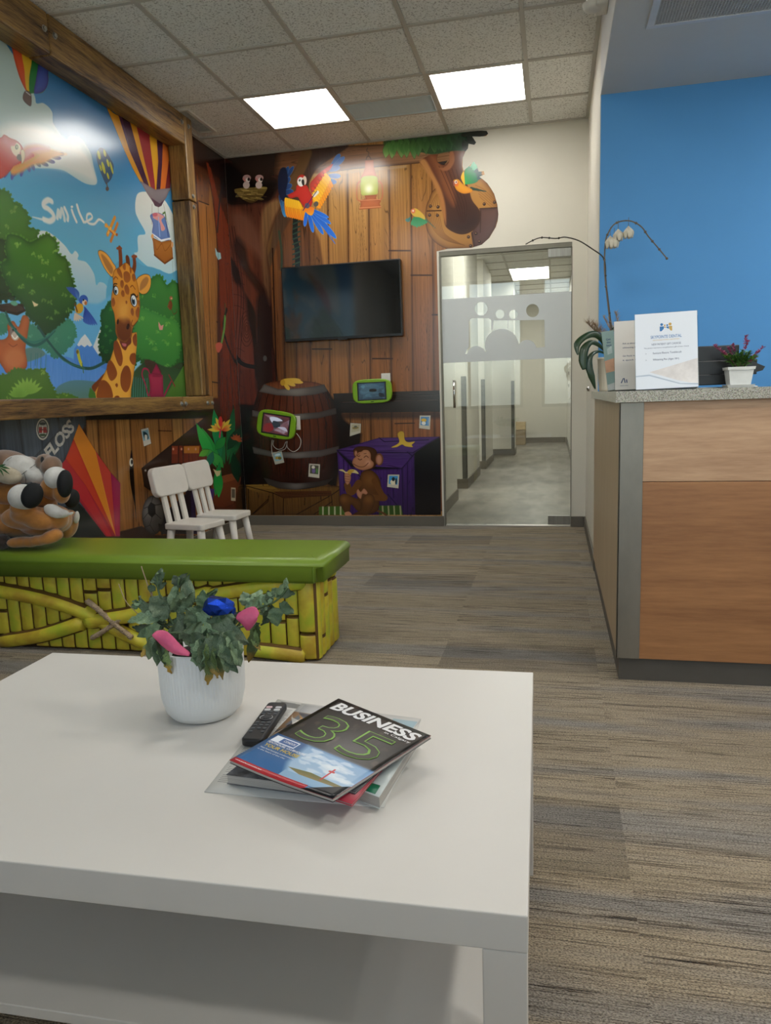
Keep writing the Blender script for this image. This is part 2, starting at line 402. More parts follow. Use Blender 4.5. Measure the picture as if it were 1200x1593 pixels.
# ------------------------------------------------------------------ left mural: jungle sky above, plank wall below
LY0, LK = 1.9, 330.0                                      # left edge (metres along the wall) and pixels per metre
def to_left(u, v):
    p = at(u, v, 'X', XL); return ((p.y-LY0)*LK, (CEIL-p.z)*LK)
def planks_tex(w, h, seed, sx=3.2, sy=120, dark=.55):
    """vertical wood grain: multiplier map"""
    a = vnoise(h, w, sx, sy, seed, 2); b = vnoise(h, w, sx*9, sy*3, seed+1, 2); c = vnoise(h, w, sx*2.2, sy*2, seed+2, 1)
    ln = np.abs(np.sin((b*26+np.arange(w)[None, :]/(sx*1.6))))
    t = .82+.3*a-.34*sstep(1-ln, .80, 1.0)*sstep(c, .3, .6)
    return t.astype(np.float32)
def plank(C, pts, c1, c2, tex, edge='#2a1408', g=None, w=1.6):
    C.fill(pts, c1, c2, g=g, rim=(edge, 3.2, .75), tex=tex, soft=1)
def left_mural():
    W, H = int((YB-LY0)*LK), int(CEIL*LK)
    C = Canvas(W, H, to_left)
    yy = np.linspace(0, 1, H)[:, None, None]*CEIL           # metres below the ceiling
    stops = [(0.0, '#2f6699'), (.45, '#3a7db0'), (.8, '#4b9cc4'), (1.15, '#5cabcb'), (1.6, '#7dbcd6'), (2, '#8cc4dc')]
    y1 = yy[:, 0, 0]; C.a[:] = np.stack([np.interp(y1, [s[0] for s in stops], [hx(s[1])[k] for s in stops]) for k in range(3)], -1)[:, None, :]
    # clouds
    C.frame(0, 0, 3.983)
    cloud(C, [(-700, 150), (-60, 210), (60, 310), (180, 520), (215, 600), (225, 640), (270, 640), (320, 690), (332, 770), (400, 860), (440, 842), (500, 860), (560, 950), (582, 1050), (600, 1120), (585, 1146), (530, 1138), (470, 1105), (400, 1060), (330, 1045), (200, 1040), (40, 1010), (-700, 980)], '#9fb3ae', '#bccfd2')
    C.fill([(-700, 760), (-60, 790), (90, 770), (250, 790), (380, 860), (440, 900), (500, 925), (560, 1000), (590, 1125), (480, 1080), (300, 1030), (-80, 1020), (-700, 1000)], '#d9d5cc', '#b9d0d6', smooth=True, soft=14)
    C.frame(0, 280, 3.4286)
    cloud(C, [(195, 290), (240, 272), (290, 300), (345, 350), (380, 395), (400, 378), (418, 400), (415, 425), (460, 440), (500, 500), (512, 560), (530, 545), (560, 555), (590, 600), (640, 650), (620, 700), (520, 700), (420, 640), (300, 560), (180, 420)], '#c9d4d4', '#7fb4cf')
    cloud(C, [(722, 110), (735, 72), (770, 62), (830, 70), (880, 110), (925, 190), (960, 260), (960, 500), (890, 500), (850, 478), (800, 470), (740, 420), (715, 390), (735, 378), (735, 300), (775, 285), (740, 215), (722, 170)], '#d3d6d0', '#a9c8d2')
    C.fill([(600, 470), (700, 420), (760, 455), (820, 468), (900, 500), (960, 500), (960, 760), (600, 700)], '#4e98bd', '#5aa7c8', smooth=True, soft=2)
    C.fill([(-500, 640), (60, 640), (300, 640), (420, 650), (520, 660), (640, 640), (640, 1200), (-500, 1200)], '#63acd4', '#5b9fd6', smooth=True, soft=5)
    # smoke writing: Smile
    C.frame(0, 280, 4.553); w1 = '#d3d9d6'
    C.line([(228, 262), (290, 278), (345, 292)], 3, '#b9cfd2', w2=11, smooth=True)
    C.line([(365, 152), (340, 142), (312, 160), (308, 186), (340, 205), (370, 235), (380, 270), (350, 292), (310, 280)], 17, w1, smooth=True, soft=3)
    C.line([(404, 270), (412, 215), (424, 262), (436, 205), (452, 255), (456, 285)], 13, '#c4d2d2', smooth=True, soft=2)
    C.line([(456, 198), (478, 250), (478, 285)], 12, w1, smooth=True, soft=2)
    C.line([(508, 215), (520, 250), (540, 295)], 11, w1, smooth=True, soft=2); C.ell(508, 190, 9, 9, w1)
    C.line([(545, 180), (560, 230), (590, 295)], 12, w1, smooth=True, soft=2)
    C.line([(600, 300), (650, 270), (640, 240), (615, 250), (620, 300), (665, 312), (700, 280), (735, 300)], 8, w1, smooth=True, soft=2)
    # aeroplane
    C.frame(0, 280, 3.4286)
    C.line([(572, 292), (612, 200)], 10, '#c9862f'); C.line([(590, 326), (626, 232)], 9, '#b8702c'); C.line([(565, 240), (600, 275), (618, 292)], 8, '#d39a3e'); C.line([(575, 285), (590, 255)], 5, '#e0b050')
    C.line([(583, 270), (600, 285)], 3, '#a2402a'); C.ell(565, 242, 8, 12, '#d9953a'); C.ell(622, 292, 6, 8, '#8f4b28')
    # balloons
    C.frame(0, 0, 3.983)
    C.fill([(60, 250), (310, 300), (298, 440), (298, 500), (285, 545), (255, 575), (205, 575), (175, 575), (155, 555), (120, 480), (90, 380), (72, 300)], '#c8502c', smooth=True, rim=('#7a2318', 3, .5))
    C.fill([(140, 260), (310, 300), (298, 440), (298, 500), (285, 545), (255, 575), (205, 575), (178, 570), (160, 545), (150, 440)], '#cfa52c', smooth=True)
    C.fill([(195, 270), (310, 300), (298, 440), (298, 500), (285, 545), (255, 575), (205, 578), (182, 570), (180, 480), (195, 380)], '#25753a', smooth=True, rim=('#114a25', 3, .4))
    C.fill([(245, 280), (320, 300), (298, 440), (298, 500), (285, 545), (255, 573), (210, 575), (220, 500), (235, 400)], '#3d52a0', smooth=True, rim=('#2d2760', 4, .7))
    C.fill([(155, 568), (188, 580), (190, 650), (168, 645), (142, 612)], '#5e4b48', smooth=True, ol=('#33231f', .7)); C.line([(160, 570), (186, 590)], 3, '#b9b2b0')
    C.fill([(655, 655), (700, 700), (900, 800), (1060, 880), (1062, 1000), (1052, 1180), (1010, 1195), (940, 1180), (870, 1130), (820, 1040), (760, 910), (700, 760)], '#c48a24', ol=('#3b1c14', .6))
    S_ = '#3e1d38'
    C.fill([(725, 690), (800, 740), (860, 960), (925, 1160), (890, 1135), (800, 930)], S_); C.fill([(845, 780), (925, 830), (950, 1000), (960, 1175), (935, 1165), (895, 1000)], '#8c2b2e')
    C.fill([(970, 850), (1008, 880), (1005, 1000), (992, 1178), (968, 1175), (980, 1000)], S_); C.fill([(1008, 880), (1055, 900), (1050, 1000), (1022, 1175), (992, 1178), (1003, 1040)], '#c06428')
    C.fill([(1045, 1000), (1062, 1000), (1055, 1170), (1022, 1178)], '#6e2328'); C.fill([(925, 850), (970, 860), (972, 1000), (965, 1175), (955, 1110), (940, 980)], '#cf9a2a')
    C.fill([(865, 1118), (960, 1175), (1055, 1165), (1030, 1225), (1000, 1265), (975, 1272), (945, 1250), (905, 1190)], '#8b8286', '#6e666c', rim=('#4d4148', 3, .4))
    C.fill([(935, 1225), (990, 1262), (1020, 1235), (1000, 1275), (982, 1284), (958, 1275)], '#4b3946')
    for a, b in ((942, 940), (978, 985), (1012, 1040)): C.line([(a, 1265), (b, 1390)], 1.4, '#6a5a50')
    C.fill([(598, 960), (612, 925), (632, 920), (655, 940), (688, 995), (702, 1030), (690, 1100), (660, 1135), (650, 1130), (625, 1070), (602, 1000)], '#2f4f6b', smooth=True, ol=('#26332f', .5))
    for x, y, a, b in ((612, 960, 9, 30), (648, 950, 8, 24), (640, 1040, 9, 40), (668, 1010, 7, 26), (690, 1040, 6, 40), (622, 1040, 5, 22), (668, 1090, 6, 22)): C.ell(x, y, a, b, '#b3b53a', rot=-.25)
    C.line([(660, 1135), (664, 1155)], 6, '#4b4a42'); C.ell(664, 1170, 10, 14, '#4e4440')
    # balloon passengers and basket
    C.frame(0, 280, 3.4286)
    C.fill([(800, 190), (815, 235), (812, 290), (850, 318), (905, 318), (893, 250), (880, 200), (860, 180), (830, 175)], '#5d79ae', smooth=True, rim=('#2e3d72', 3, .6))
    C.fill([(815, 200), (835, 175), (875, 195), (860, 215), (880, 260), (860, 270), (850, 225)], '#c98f8d', smooth=True); C.ell(826, 185, 14, 10, '#b7606e'); C.line([(868, 180), (880, 172), (884, 210)], 5, '#4d6a3c')
    C.line([(845, 200), (852, 300)], 4, '#8fa9d8'); C.line([(885, 220), (896, 300)], 4, '#31406f'); C.line([(812, 288), (860, 322), (908, 312)], 5, '#dfe3e8')
    C.fill([(806, 292), (820, 310), (860, 330), (912, 320), (918, 350), (922, 418), (878, 448), (822, 400), (815, 330)], '#a86c2c', '#8f5420', rim=('#5a2d12', 3, .6)); C.line([(822, 400), (878, 446), (922, 416)], 4, '#5c2f14')
    C.line([(822, 320), (835, 372), (862, 340), (880, 378), (912, 340)], 2, '#7b4318', smooth=True); C.ell(812, 300, 7, 12, '#d39a5c'); C.ell(918, 345, 6, 16, '#d39a6c'); C.line([(918, 430), (924, 520)], 1.4, '#7d8c86')
    # mountains
    C.fill([(380, 1160), (395, 900), (430, 850), (452, 823), (490, 880), (560, 960), (640, 900), (640, 1160)], '#4a84cf', '#3f79c8')
    C.fill([(410, 880), (430, 845), (452, 822), (472, 848), (492, 882), (478, 890), (465, 880), (450, 892), (432, 880), (420, 888)], '#cfd6da')
    C.fill([(532, 800), (560, 790), (560, 900), (525, 935), (495, 890), (515, 840)], '#ccd3d6')
    C.fill([(-500, 940), (60, 900), (240, 930), (380, 950), (420, 1000), (560, 1010), (640, 1160), (-500, 1160)], '#4b86d2', '#5a93d8', smooth=True)
    for i in range(26):
        x = 150+i*17; C.line([(x, 950+18*math.sin(i)), (x+18*math.sin(i*2.1), 1090)], 1.6, '#6aa0e0' if i % 2 else '#3d73bd', al=.5)
    C.fill([(290, 1170), (300, 1110), (360, 1075), (420, 1068), (500, 1075), (560, 1090), (560, 1170)], '#4f7d8e', '#52796f', smooth=True)
    # far teal trees
    bush(C, [(-60, 720), (40, 725), (40, 800), (0, 822), (-60, 820)], '#3f8468', '#33745f', '#4f957a', 5, 12)
    bush(C, [(110, 760), (250, 800), (300, 770), (370, 745), (402, 800), (390, 860), (330, 930), (290, 948), (240, 900), (150, 880)], '#438a6c', '#347763', '#549b7c', 6, 14, clusters=6)
    C.fill([(130, 905), (200, 895), (240, 930), (180, 960), (135, 965)], '#567b78', smooth=True, soft=2)
    for x in (165, 190, 200, 218, 245): C.line([(x, 925), (x-3, 925+x % 37+60)], 1.5, '#2f6a6c')
    # right tree behind the giraffe
    bush(C, [(545, 700), (600, 640), (640, 700), (640, 900), (600, 960), (560, 970), (535, 930), (528, 860), (540, 780), (535, 720)], '#2b6a33', '#123d22', '#3f8a3c', 8, 13, clusters=8)
    bush(C, [(800, 530), (850, 508), (890, 560), (920, 540), (960, 580), (975, 760), (985, 900), (960, 1000), (900, 1010), (850, 985), (780, 1000), (735, 960), (690, 1060), (700, 800), (720, 620)], '#3b7c36', '#1f5228', '#57993f', 9, 16, clusters=4)
    bush(C, [(740, 690), (800, 700), (870, 730), (940, 760), (970, 850), (940, 960), (880, 1000), (820, 960), (760, 950), (720, 900), (715, 800)], '#4a8f3c', '#2e7434', '#6bab4a', 10, 16, clusters=14)
    C.fill([(750, 985), (800, 965), (900, 1000), (960, 975), (985, 1000), (990, 1160), (700, 1160), (700, 1050)], '#23402a', '#31603a', smooth=True, soft=3)
    for i in range(14): C.line([(706+i*6, 1050+8*math.sin(i*3)), (704+i*6, 1160)], 1.8, '#3d8b93' if i % 2 else '#1e4f52')
    C.fill([(880, 1160), (925, 1080), (950, 1040), (985, 980), (990, 1160)], '#4d7d30', '#3f6b2a')
    C.fill([(770, 960), (830, 975), (860, 1030), (800, 1030)], '#3b2f26', smooth=True, soft=3)
    # small monkey, butterfly
    C.ell(912, 630, 9, 11, '#8a5a3a'); C.ell(908, 668, 11, 26, '#6d3f22'); C.line([(915, 690), (925, 715), (942, 705), (940, 690)], 2.2, '#5d3a20', smooth=True); C.line([(905, 655), (893, 675), (905, 690)], 3, '#7a4a2a'); C.ell(914, 632, 5, 5, '#c89a78')
    C.fill([(845, 755), (858, 778), (872, 772), (866, 800), (850, 800), (845, 780)], '#c98d84')
    # watering can
    C.line([(800, 1130), (790, 1150), (775, 1090), (757, 1040), (765, 1008), (788, 1012), (800, 1040)], 6, '#8c2144', smooth=True)
    C.fill([(790, 1035), (820, 1030), (868, 1040), (872, 1160), (800, 1160), (798, 1090)], '#a0284c', '#8a2144', rim=('#5a1230', 5, .6)); C.fill([(806, 1035), (832, 980), (846, 1005), (862, 1040)], '#8a1f42', rim=('#54102c', 3, .6))
    C.line([(876, 1150), (912, 1075)], 8, '#8a2142', w2=5); C.line([(900, 1040), (932, 1100)], 5, '#7b2a2e'); C.ell(838, 1045, 28, 6, '#7c1a3a')
    # giraffe
    C.frame(130, 370, 6.125)
    C.fill([(75, 1420), (140, 1350), (200, 1290), (180, 1380), (120, 1470)], '#6e3418', smooth=True)
    C.fill([(255, 1600), (100, 1600), (100, 1480), (150, 1390), (200, 1290), (245, 1190), (270, 1110), (300, 1010), (330, 930), (505, 900), (508, 1000), (498, 1100), (485, 1230), (470, 1340), (452, 1440), (445, 1600)], '#dca03c', '#e0a842', rim=('#b06a1c', 5, .55), ol=('#5a3416', .5))
    br = '#7d3f1b'
    for q in ([(290, 990), (320, 985), (355, 1060), (372, 1150), (360, 1215), (335, 1215), (305, 1150), (285, 1070)], [(230, 1190), (255, 1165), (295, 1220), (318, 1290), (300, 1340), (262, 1362), (235, 1325), (218, 1250)],
              [(150, 1375), (190, 1355), (235, 1385), (268, 1450), (268, 1530), (130, 1530), (135, 1430)], [(400, 1218), (430, 1230), (452, 1300), (445, 1400), (415, 1465), (380, 1460), (352, 1400), (352, 1310), (375, 1245)],
              [(437, 1160), (445, 1115), (470, 1098), (495, 1110), (494, 1200), (465, 1205)], [(470, 940), (500, 915), (505, 1025), (480, 1020), (466, 980)], [(300, 1510), (330, 1505), (345, 1535), (290, 1535)], [(300, 1400), (316, 1385), (326, 1405), (315, 1425)]):
        C.fill(q, br, '#8c4a20', smooth=True)
    C.fill([(140, 130), (160, 122), (200, 140), (240, 180), (275, 235), (305, 290), (275, 368), (240, 345), (200, 290), (165, 220), (142, 160)], '#d79a42', smooth=True, ol=('#2e1a12', .9)); C.fill([(165, 155), (205, 180), (250, 240), (280, 300), (262, 345), (220, 290), (185, 220)], '#a4703a', smooth=True, soft=3)
    C.fill([(505, 400), (540, 365), (590, 348), (630, 365), (640, 420), (630, 480), (600, 525), (560, 535), (528, 515), (500, 470)], '#d79a42', smooth=True, ol=('#2e1a12', .9)); C.fill([(540, 440), (565, 395), (600, 372), (618, 400), (600, 450), (560, 490), (535, 500)], '#a4703a', smooth=True, soft=3)
    C.line([(345, 105), (352, 200), (352, 290)], 24, '#6a3218', smooth=True); C.ell(338, 100, 28, 16, '#7d3c1e'); C.line([(418, 200), (425, 260)], 28, '#552612'); C.line([(480, 190), (485, 260), (470, 330)], 24, '#6a3218', smooth=True); C.ell(482, 178, 28, 16, '#7d3c1e')
    C.fill([(300, 305), (340, 282), (400, 240), (440, 270), (480, 330), (500, 400), (520, 480), (530, 560), (535, 650), (528, 740), (512, 790), (470, 850), (458, 900), (445, 965), (410, 1000), (370, 1000), (330, 960), (305, 900), (302, 820), (290, 720), (265, 650), (265, 560), (280, 470), (278, 380), (285, 330)], '#d08e30', '#c07c28', smooth=True, ol=('#4a2814', .7), rim=('#a5621c', 5, .55))
    C.fill([(310, 820), (340, 770), (400, 760), (440, 790), (458, 860), (448, 950), (410, 990), (370, 992), (325, 950), (308, 880)], '#7a4118', '#5f2f14', smooth=True, soft=9)
    C.fill([(355, 620), (420, 620), (420, 740), (380, 780), (340, 740), (335, 680)], '#d9a044', smooth=True, soft=20, al=.8)
    for q in ([(318, 300), (340, 290), (365, 340), (368, 385), (345, 370), (320, 330)], [(380, 335), (410, 318), (440, 345), (444, 400), (415, 428), (385, 405)], [(352, 410), (375, 408), (382, 450), (368, 480), (350, 455)], [(390, 460), (412, 445), (434, 490), (428, 540), (402, 530), (388, 490)], [(462, 350), (485, 345), (495, 400), (478, 418), (462, 390)], [(365, 500), (385, 510), (388, 555), (368, 560), (355, 530)], [(370, 270), (395, 245), (400, 300), (382, 305)], [(268, 590), (285, 570), (300, 620), (285, 655), (268, 640)], [(495, 700), (520, 655), (532, 700), (520, 760), (500, 745)], [(450, 680), (468, 670), (478, 710), (470, 745), (450, 720)], [(400, 600), (415, 605), (412, 630), (400, 625)], [(515, 600), (530, 600), (532, 650), (520, 640)], [(438, 280), (455, 290), (452, 340), (440, 330)]):
        C.fill(q, '#87481e', '#9a5a26', smooth=True)
    C.ell(305, 500, 26, 48, '#2b1a14', rot=-.1); C.ell(310, 503, 20, 40, '#d6dde0', rot=-.1); C.ell(305, 508, 12, 28, '#3c6077', rot=-.1); C.ell(303, 508, 7, 17, '#10151c'); C.ell(306, 490, 6, 8, '#ffffff')
    C.ell(476, 597, 32, 62, '#2b1a14', rot=-.18); C.ell(478, 600, 25, 54, '#d6dde0', rot=-.18); C.ell(474, 605, 16, 36, '#3c6077', rot=-.18); C.ell(471, 606, 10, 24, '#10151c'); C.ell(474, 580, 7, 10, '#ffffff')
    C.line([(285, 395), (305, 372), (325, 390)], 4, '#7a4218', smooth=True); C.line([(445, 470), (465, 455), (490, 490)], 4, '#7a4218', smooth=True); C.line([(280, 470), (290, 440), (318, 440)], 4, '#1f120c', smooth=True); C.line([(450, 545), (480, 535), (508, 565), (515, 545)], 4, '#1f120c', smooth=True)
    C.ell(422, 845, 14, 30, '#3b1a0c', rot=.2); C.ell(325, 800, 10, 26, '#3b1a0c', rot=.1); C.line([(465, 785), (455, 820), (470, 840), (515, 790)], 3, '#5a2c12', smooth=True)
    C.fill([(345, 985), (400, 1000), (445, 955), (450, 1000), (420, 1030), (398, 1068), (370, 1050), (355, 1020)], '#6b2f1e', smooth=True, ol=('#3a170e', .5)); C.fill([(365, 1005), (405, 1010), (400, 1035), (375, 1030)], '#b8646a', smooth=True)
    C.fill([(45, 1500), (60, 1425), (110, 1480), (120, 1540), (50, 1540)], '#3f6f2c')
    # left tree, orangutan, macaw
    C.frame(0, 280, 4.553)
    bush(C, [(-900, 160), (-300, 60), (20, 70), (90, 150), (155, 190), (205, 270), (200, 330), (262, 360), (240, 450), (120, 460), (0, 450), (-900, 600)], '#477d31', '#2d5c26', '#6a9b45', 21, 26, clusters=14)
    bush(C, [(-900, 500), (0, 420), (60, 560), (80, 700), (120, 830), (-200, 860), (-900, 860)], '#2a4f28', '#16301c', '#3c6a30', 22, 26, clusters=14)
    bush(C, [(40, 430), (60, 385), (140, 400), (210, 440), (290, 400), (340, 385), (400, 440), (410, 520), (470, 560), (490, 640), (515, 720), (530, 800), (525, 900), (460, 980), (380, 1060), (320, 1085), (250, 1010), (200, 970), (165, 890), (100, 820), (30, 700), (5, 600), (45, 560), (35, 480)], '#4d8a33', '#163f20', '#77ad4c', 23, 24, clusters=22)
    C.fill([(-900, 860), (0, 880), (90, 870), (160, 880), (180, 930), (120, 960), (0, 930), (-900, 1000)], '#3a2c26', '#2c211d', rim=('#1c1411', 4, .5)); C.fill([(70, 870), (100, 855), (125, 880), (100, 892)], '#5d9b7f', smooth=True)
    C.fill([(60, 1010), (95, 1000), (130, 1040), (160, 960), (205, 985), (195, 1090), (178, 1200), (185, 1330), (60, 1370), (20, 1330), (-30, 1250), (-80, 1180), (-60, 1130), (20, 1130), (55, 1100), (50, 1040)], '#b5663a', '#a9582e', smooth=True, rim=('#74361c', 5, .6))
    C.ell(100, 1265, 75, 75, '#c2774a', soft=12, al=.7); C.ell(98, 1085, 30, 52, '#7a6a64', rot=-.25); C.ell(106, 1105, 28, 32, '#b9a79a', rot=-.2); C.line([(82, 1100), (105, 1125), (130, 1095)], 4, '#efe6de', smooth=True); C.ell(90, 1062, 5, 7, '#1b1210'); C.ell(110, 1058, 5, 7, '#1b1210'); C.line([(60, 1160), (90, 1180), (120, 1165)], 2.5, '#7a3b20', smooth=True)
    bush(C, [(-900, 1060), (-600, 1020), (-420, 1090), (-300, 1180), (-160, 1240), (-90, 1400), (-100, 1600), (-900, 1600)], '#3f7030', '#244c22', '#5f9440', 31, 26, clusters=12)
    bush(C, [(-300, 1400), (20, 1380), (100, 1340), (200, 1345), (310, 1345), (350, 1420), (385, 1500), (385, 1560), (-300, 1600)], '#50762c', '#3f6526', '#79a040', 25, 22, clusters=5)
    for a in range(-4, 5): C.leaf(190, 1520, 125, 15, -PI/2+a*.28, '#6a9638', '#83ad48'); C.leaf(130, 1540, 80, 12, -PI/2+a*.3, '#5f8c33', '#76a342')
    bush(C, [(390, 1545), (430, 1515), (500, 1520), (560, 1560), (390, 1580)], '#4f7a2c', '#3d6526', '#6f9a3c', 26, 12, clusters=3)
    C.line([(40, 940), (70, 1010), (150, 1120), (230, 1170), (300, 1150), (380, 1070)], 9, '#1e5550', smooth=True); C.line([(270, 1040), (330, 1130), (420, 1240), (520, 1310), (640, 1335), (740, 1290)], 10, '#1d4c48', smooth=True); C.line([(60, 1020), (200, 1140), (300, 1130), (390, 1060)], 5, '#2c6c62', smooth=True); C.line([(350, 1170), (450, 1280), (600, 1335)], 3, '#2f6f66', smooth=True)
    for i in range(9): C.feather(560-6*i*.2, 850, 130-i*9, 9, -2.35+.13*i*.8, '#2b4fa8' if i < 5 else '#4b7fc0', '#31599f')
    for i in range(9): C.feather(600, 905+i*3, 150-i*9, 9, .95+.09*i, '#2d4da6' if i % 2 else '#1f3a8c', '#3a62b4')
    C.ell(590, 850, 32, 36, '#2f59ad'); C.ell(560, 910, 28, 38, '#c79a2c', rot=.3); C.line([(530, 880), (545, 930)], 7, '#5a3a1c'); C.ell(598, 868, 18, 20, '#d8c7b0'); C.ell(606, 872, 10, 14, '#b56c3c'); C.ell(590, 850, 5, 7, '#111111')
    for i in range(5): C.feather(530, 945, 70-i*4, 6, .55+i*.28, '#c9b8a4')
    C.fill([(225, 855), (250, 872), (270, 880), (262, 892), (240, 898)], '#d6c79a')
    C.line([(550, 1215), (562, 1270), (575, 1305)], 15, '#b3b43c', smooth=True); C.ell(547, 1218, 9, 14, '#6b5a2c'); C.line([(580, 1300), (590, 1365)], 4, '#3f6a3c')
    # big red parrot, upper left
    C.frame(0, 130, 9.37)
    wb = ['#36407e', '#2f3a78']
    for x, y, L, a, c in ((860, 1030, 115, -.03, '#6f6f9c'), (800, 1080, 130, .12, '#3b3a80'), (700, 1120, 145, .32, '#3d4384'), (600, 1150, 155, .45, '#5a6a86'), (520, 1130, 150, .9, '#5c7484'), (450, 1150, 165, 1.2, '#4a64a0'), (400, 1160, 175, 1.35, '#4258a0'), (330, 1200, 200, 1.75, '#37469a'), (260, 1200, 210, 1.95, '#3a4a9c'), (200, 1220, 230, 1.75, '#34439a'), (130, 1230, 200, 2.05, '#2d3b8c')):
        C.feather(x-40*math.cos(a), y-40*math.sin(a), L, 27, a, '#8a7f88', c)
    C.fill([(340, 960), (440, 910), (560, 905), (700, 945), (880, 1000), (970, 1030), (860, 1060), (760, 1090), (640, 1160), (480, 1190), (330, 1280), (200, 1330), (150, 1290), (180, 1200)], '#d9a35c', '#cf8a4a', smooth=True, soft=5)
    for i in range(12): C.feather(180+i*26, 1180-i*16, 120, 24, 1.6-.1*i, '#d07a30', '#c99e50')
    for i in range(9): C.feather(180+i*30, 1120-i*14, 90, 28, 1.5-.1*i, '#c0392b', '#b9332a')
    C.fill([(340, 960), (440, 908), (560, 905), (720, 950), (600, 985), (480, 1030), (420, 1090), (350, 1130)], '#c98d94', '#d09a88', smooth=True, soft=10)
    C.fill([(-200, 800), (0, 790), (55, 745), (140, 790), (250, 840), (320, 920), (335, 1000), (300, 1120), (200, 1200), (130, 1290), (0, 1390), (-300, 1450), (-700, 1500), (-700, 900)], '#c98886', '#b02c20', smooth=True, g=((60, 850), (20, 1180)), rim=('#8e2a24', 3, .4))
    C.fill([(155, 915), (210, 905), (240, 865), (285, 900), (300, 960), (285, 1010), (262, 1060), (215, 1050), (170, 990)], '#ddd0b8', smooth=True, soft=2); C.ell(240, 925, 24, 36, '#6f7a6a'); C.ell(243, 925, 13, 22, '#b9b29a')
    C.fill([(262, 1030), (310, 1050), (318, 1130), (270, 1120), (240, 1085)], '#6f6b68', smooth=True); C.fill([(305, 975), (335, 968), (358, 1030), (350, 1110), (315, 1168), (312, 1090), (302, 1020)], '#d8c8a8', smooth=True, ol=('#8a7a60', .4))
    # ---------------- lower wall and the strip between frame and corner
    grain = planks_tex(W, H, 3)
    C.frame(0, 0, 1)
    wall = []
    def pl(pts, c1='#9a6a34', c2='#8a5a2a', **k): plank(C, pts, c1, c2, grain, **k)
    zf = lambda z: (CEIL-z)*LK
    def R(y0, y1, z0, z1, c1, c2=None, **k): C.fill([((y0-LY0)*LK, zf(z1)), ((y1-LY0)*LK, zf(z1)), ((y1-LY0)*LK, zf(z0)), ((y0-LY0)*LK, zf(z0))], c1, c2 or c1, raw=True, **k)
    R(5.05, YB, 0, CEIL, '#4a2413', tex=grain)                          # dark trunk side near the corner
    R(1.9, YB, 0, 1.05, '#3a2412', tex=grain)
    rg = random.Random(4)
    # slate blue planks at the left
    y = 1.9
    while y < 3.72:
        R(y, min(y+.15, 3.75), 0, 1.03, '#4b5664' if rg.random() < .5 else '#424c5a', '#39424e', tex=grain, rim=('#1c222b', 2.5, .75)); y += .15
    C.frame(0, 640, 6)
    # warm planks seen between the kite and the corner
    C.frame(0, 600, 3.0)
    xs = [400, 455, 535, 605, 672, 738, 800, 850, 905, 960]
    for i in range(len(xs)-1):
        a, b = xs[i], xs[i+1]; c1 = ['#a0703a', '#946331', '#a87a40', '#9c6a34'][i % 4]
        C.fill([(a, 150), (b, 150), (b+12+i, 420), (b+18, 700), (a+18, 700), (a+10+i, 420)], c1, '#84552a', tex=grain, rim=('#331a0a', 2.2, .8))
    C.line([(738, 210), (800, 212)], 2, '#3a1d0c')
    C.fill([(612, 300), (622, 380), (632, 560), (636, 640), (628, 560), (612, 480), (604, 400)], '#0d0906', smooth=True); C.ell(612, 358, 9, 20, '#c9c7b8'); C.ell(615, 356, 5, 11, '#1d2a2c')
    C.fill([(-40, 142), (985, 118), (990, 150), (400, 160), (400, 148), (-40, 150)], '#140d08', soft=3)
    C.fill([(560, 680), (660, 655), (720, 690), (720, 720), (560, 720)], '#33221a', tex=grain, soft=2)
    # diagonal beam
    C.fill([(980, 128), (1010, 160), (990, 280), (820, 380), (760, 420), (700, 490), (672, 470), (660, 385)], '#3b2a20', '#33231a', tex=grain, rim=('#170e08', 3, .7)); C.ell(678, 396, 5, 5, '#8a8278')
    for i in range(7): C.line([(690+i*3, 392+i*12), (975, 170+i*16)], 1.3, '#20150e', al=.7)
    # slate diagonal plank, sticker, kite
    C.frame(0, 640, 6)
    C.fill([(320, 420), (480, 250), (690, 40), (800, 30), (800, 120), (700, 300), (560, 520), (420, 640), (330, 600)], '#4f5863', '#434c57', tex=grain, rim=('#20262e', 3, .7))
    C.ell(396, 166, 61, 103, '#c9c4ba', ol=('#20242a', .7)); C.ell(396, 166, 50, 86, '#2c3033'); C.ell(396, 166, 43, 76, '#b9b6ae'); C.fill([(362, 150), (430, 150), (436, 196), (362, 198)], '#a12a2c', ol=('#5c1518', .6)); C.line([(396, 130), (396, 208)], 6, '#d6d3cc'); C.line([(368, 172), (430, 172)], 4, '#5c1518'); C.ell(396, 115, 30, 14, '#2c3033', ); C.ell(396, 220, 30, 12, '#32482f')
    C.fill([(560, 900), (740, 860), (1000, 1170), (560, 1190)], '#1d2320', soft=2, tex=grain)
    K = (1078, 1165)
    C.fill([(735, 118), (890, 370), (1035, 575), (1120, 670), (1115, 1165), (985, 1165), (830, 960), (560, 560), (640, 380)], '#a83228', ol=('#3a1512', .5))
    C.fill([(735, 118), (890, 370), K, (685, 255)], '#d48326', '#c87a24'); C.fill([(685, 258), K, (610, 440)], '#c43f26', '#b03824', rim=('#8a2018', 2, .4))
    C.fill([(612, 445), (790, 680), K, (985, 1165), (740, 840), (565, 560)], '#a02432', '#94212c', rim=('#6f1620', 2, .4)); C.fill([(565, 500), (612, 445), (800, 700), (1040, 1165), (1000, 1165), (850, 950), (700, 740)], '#b02c30', '#a8282c')
    C.fill([(890, 372), (1035, 575), (1060, 900), K], '#b8402f', '#ad3a30'); C.fill([(1032, 572), (1122, 672), (1118, 1165), K], '#8f1d48', '#9c2440', rim=('#6f1436', 3, .4)); C.line([(890, 372), (960, 700), K], 1.5, '#e09a3c')
    # strip right of the frame: planks, trunk edge, vine, butterfly, lizard
    C.frame(220, 180, 3.32)
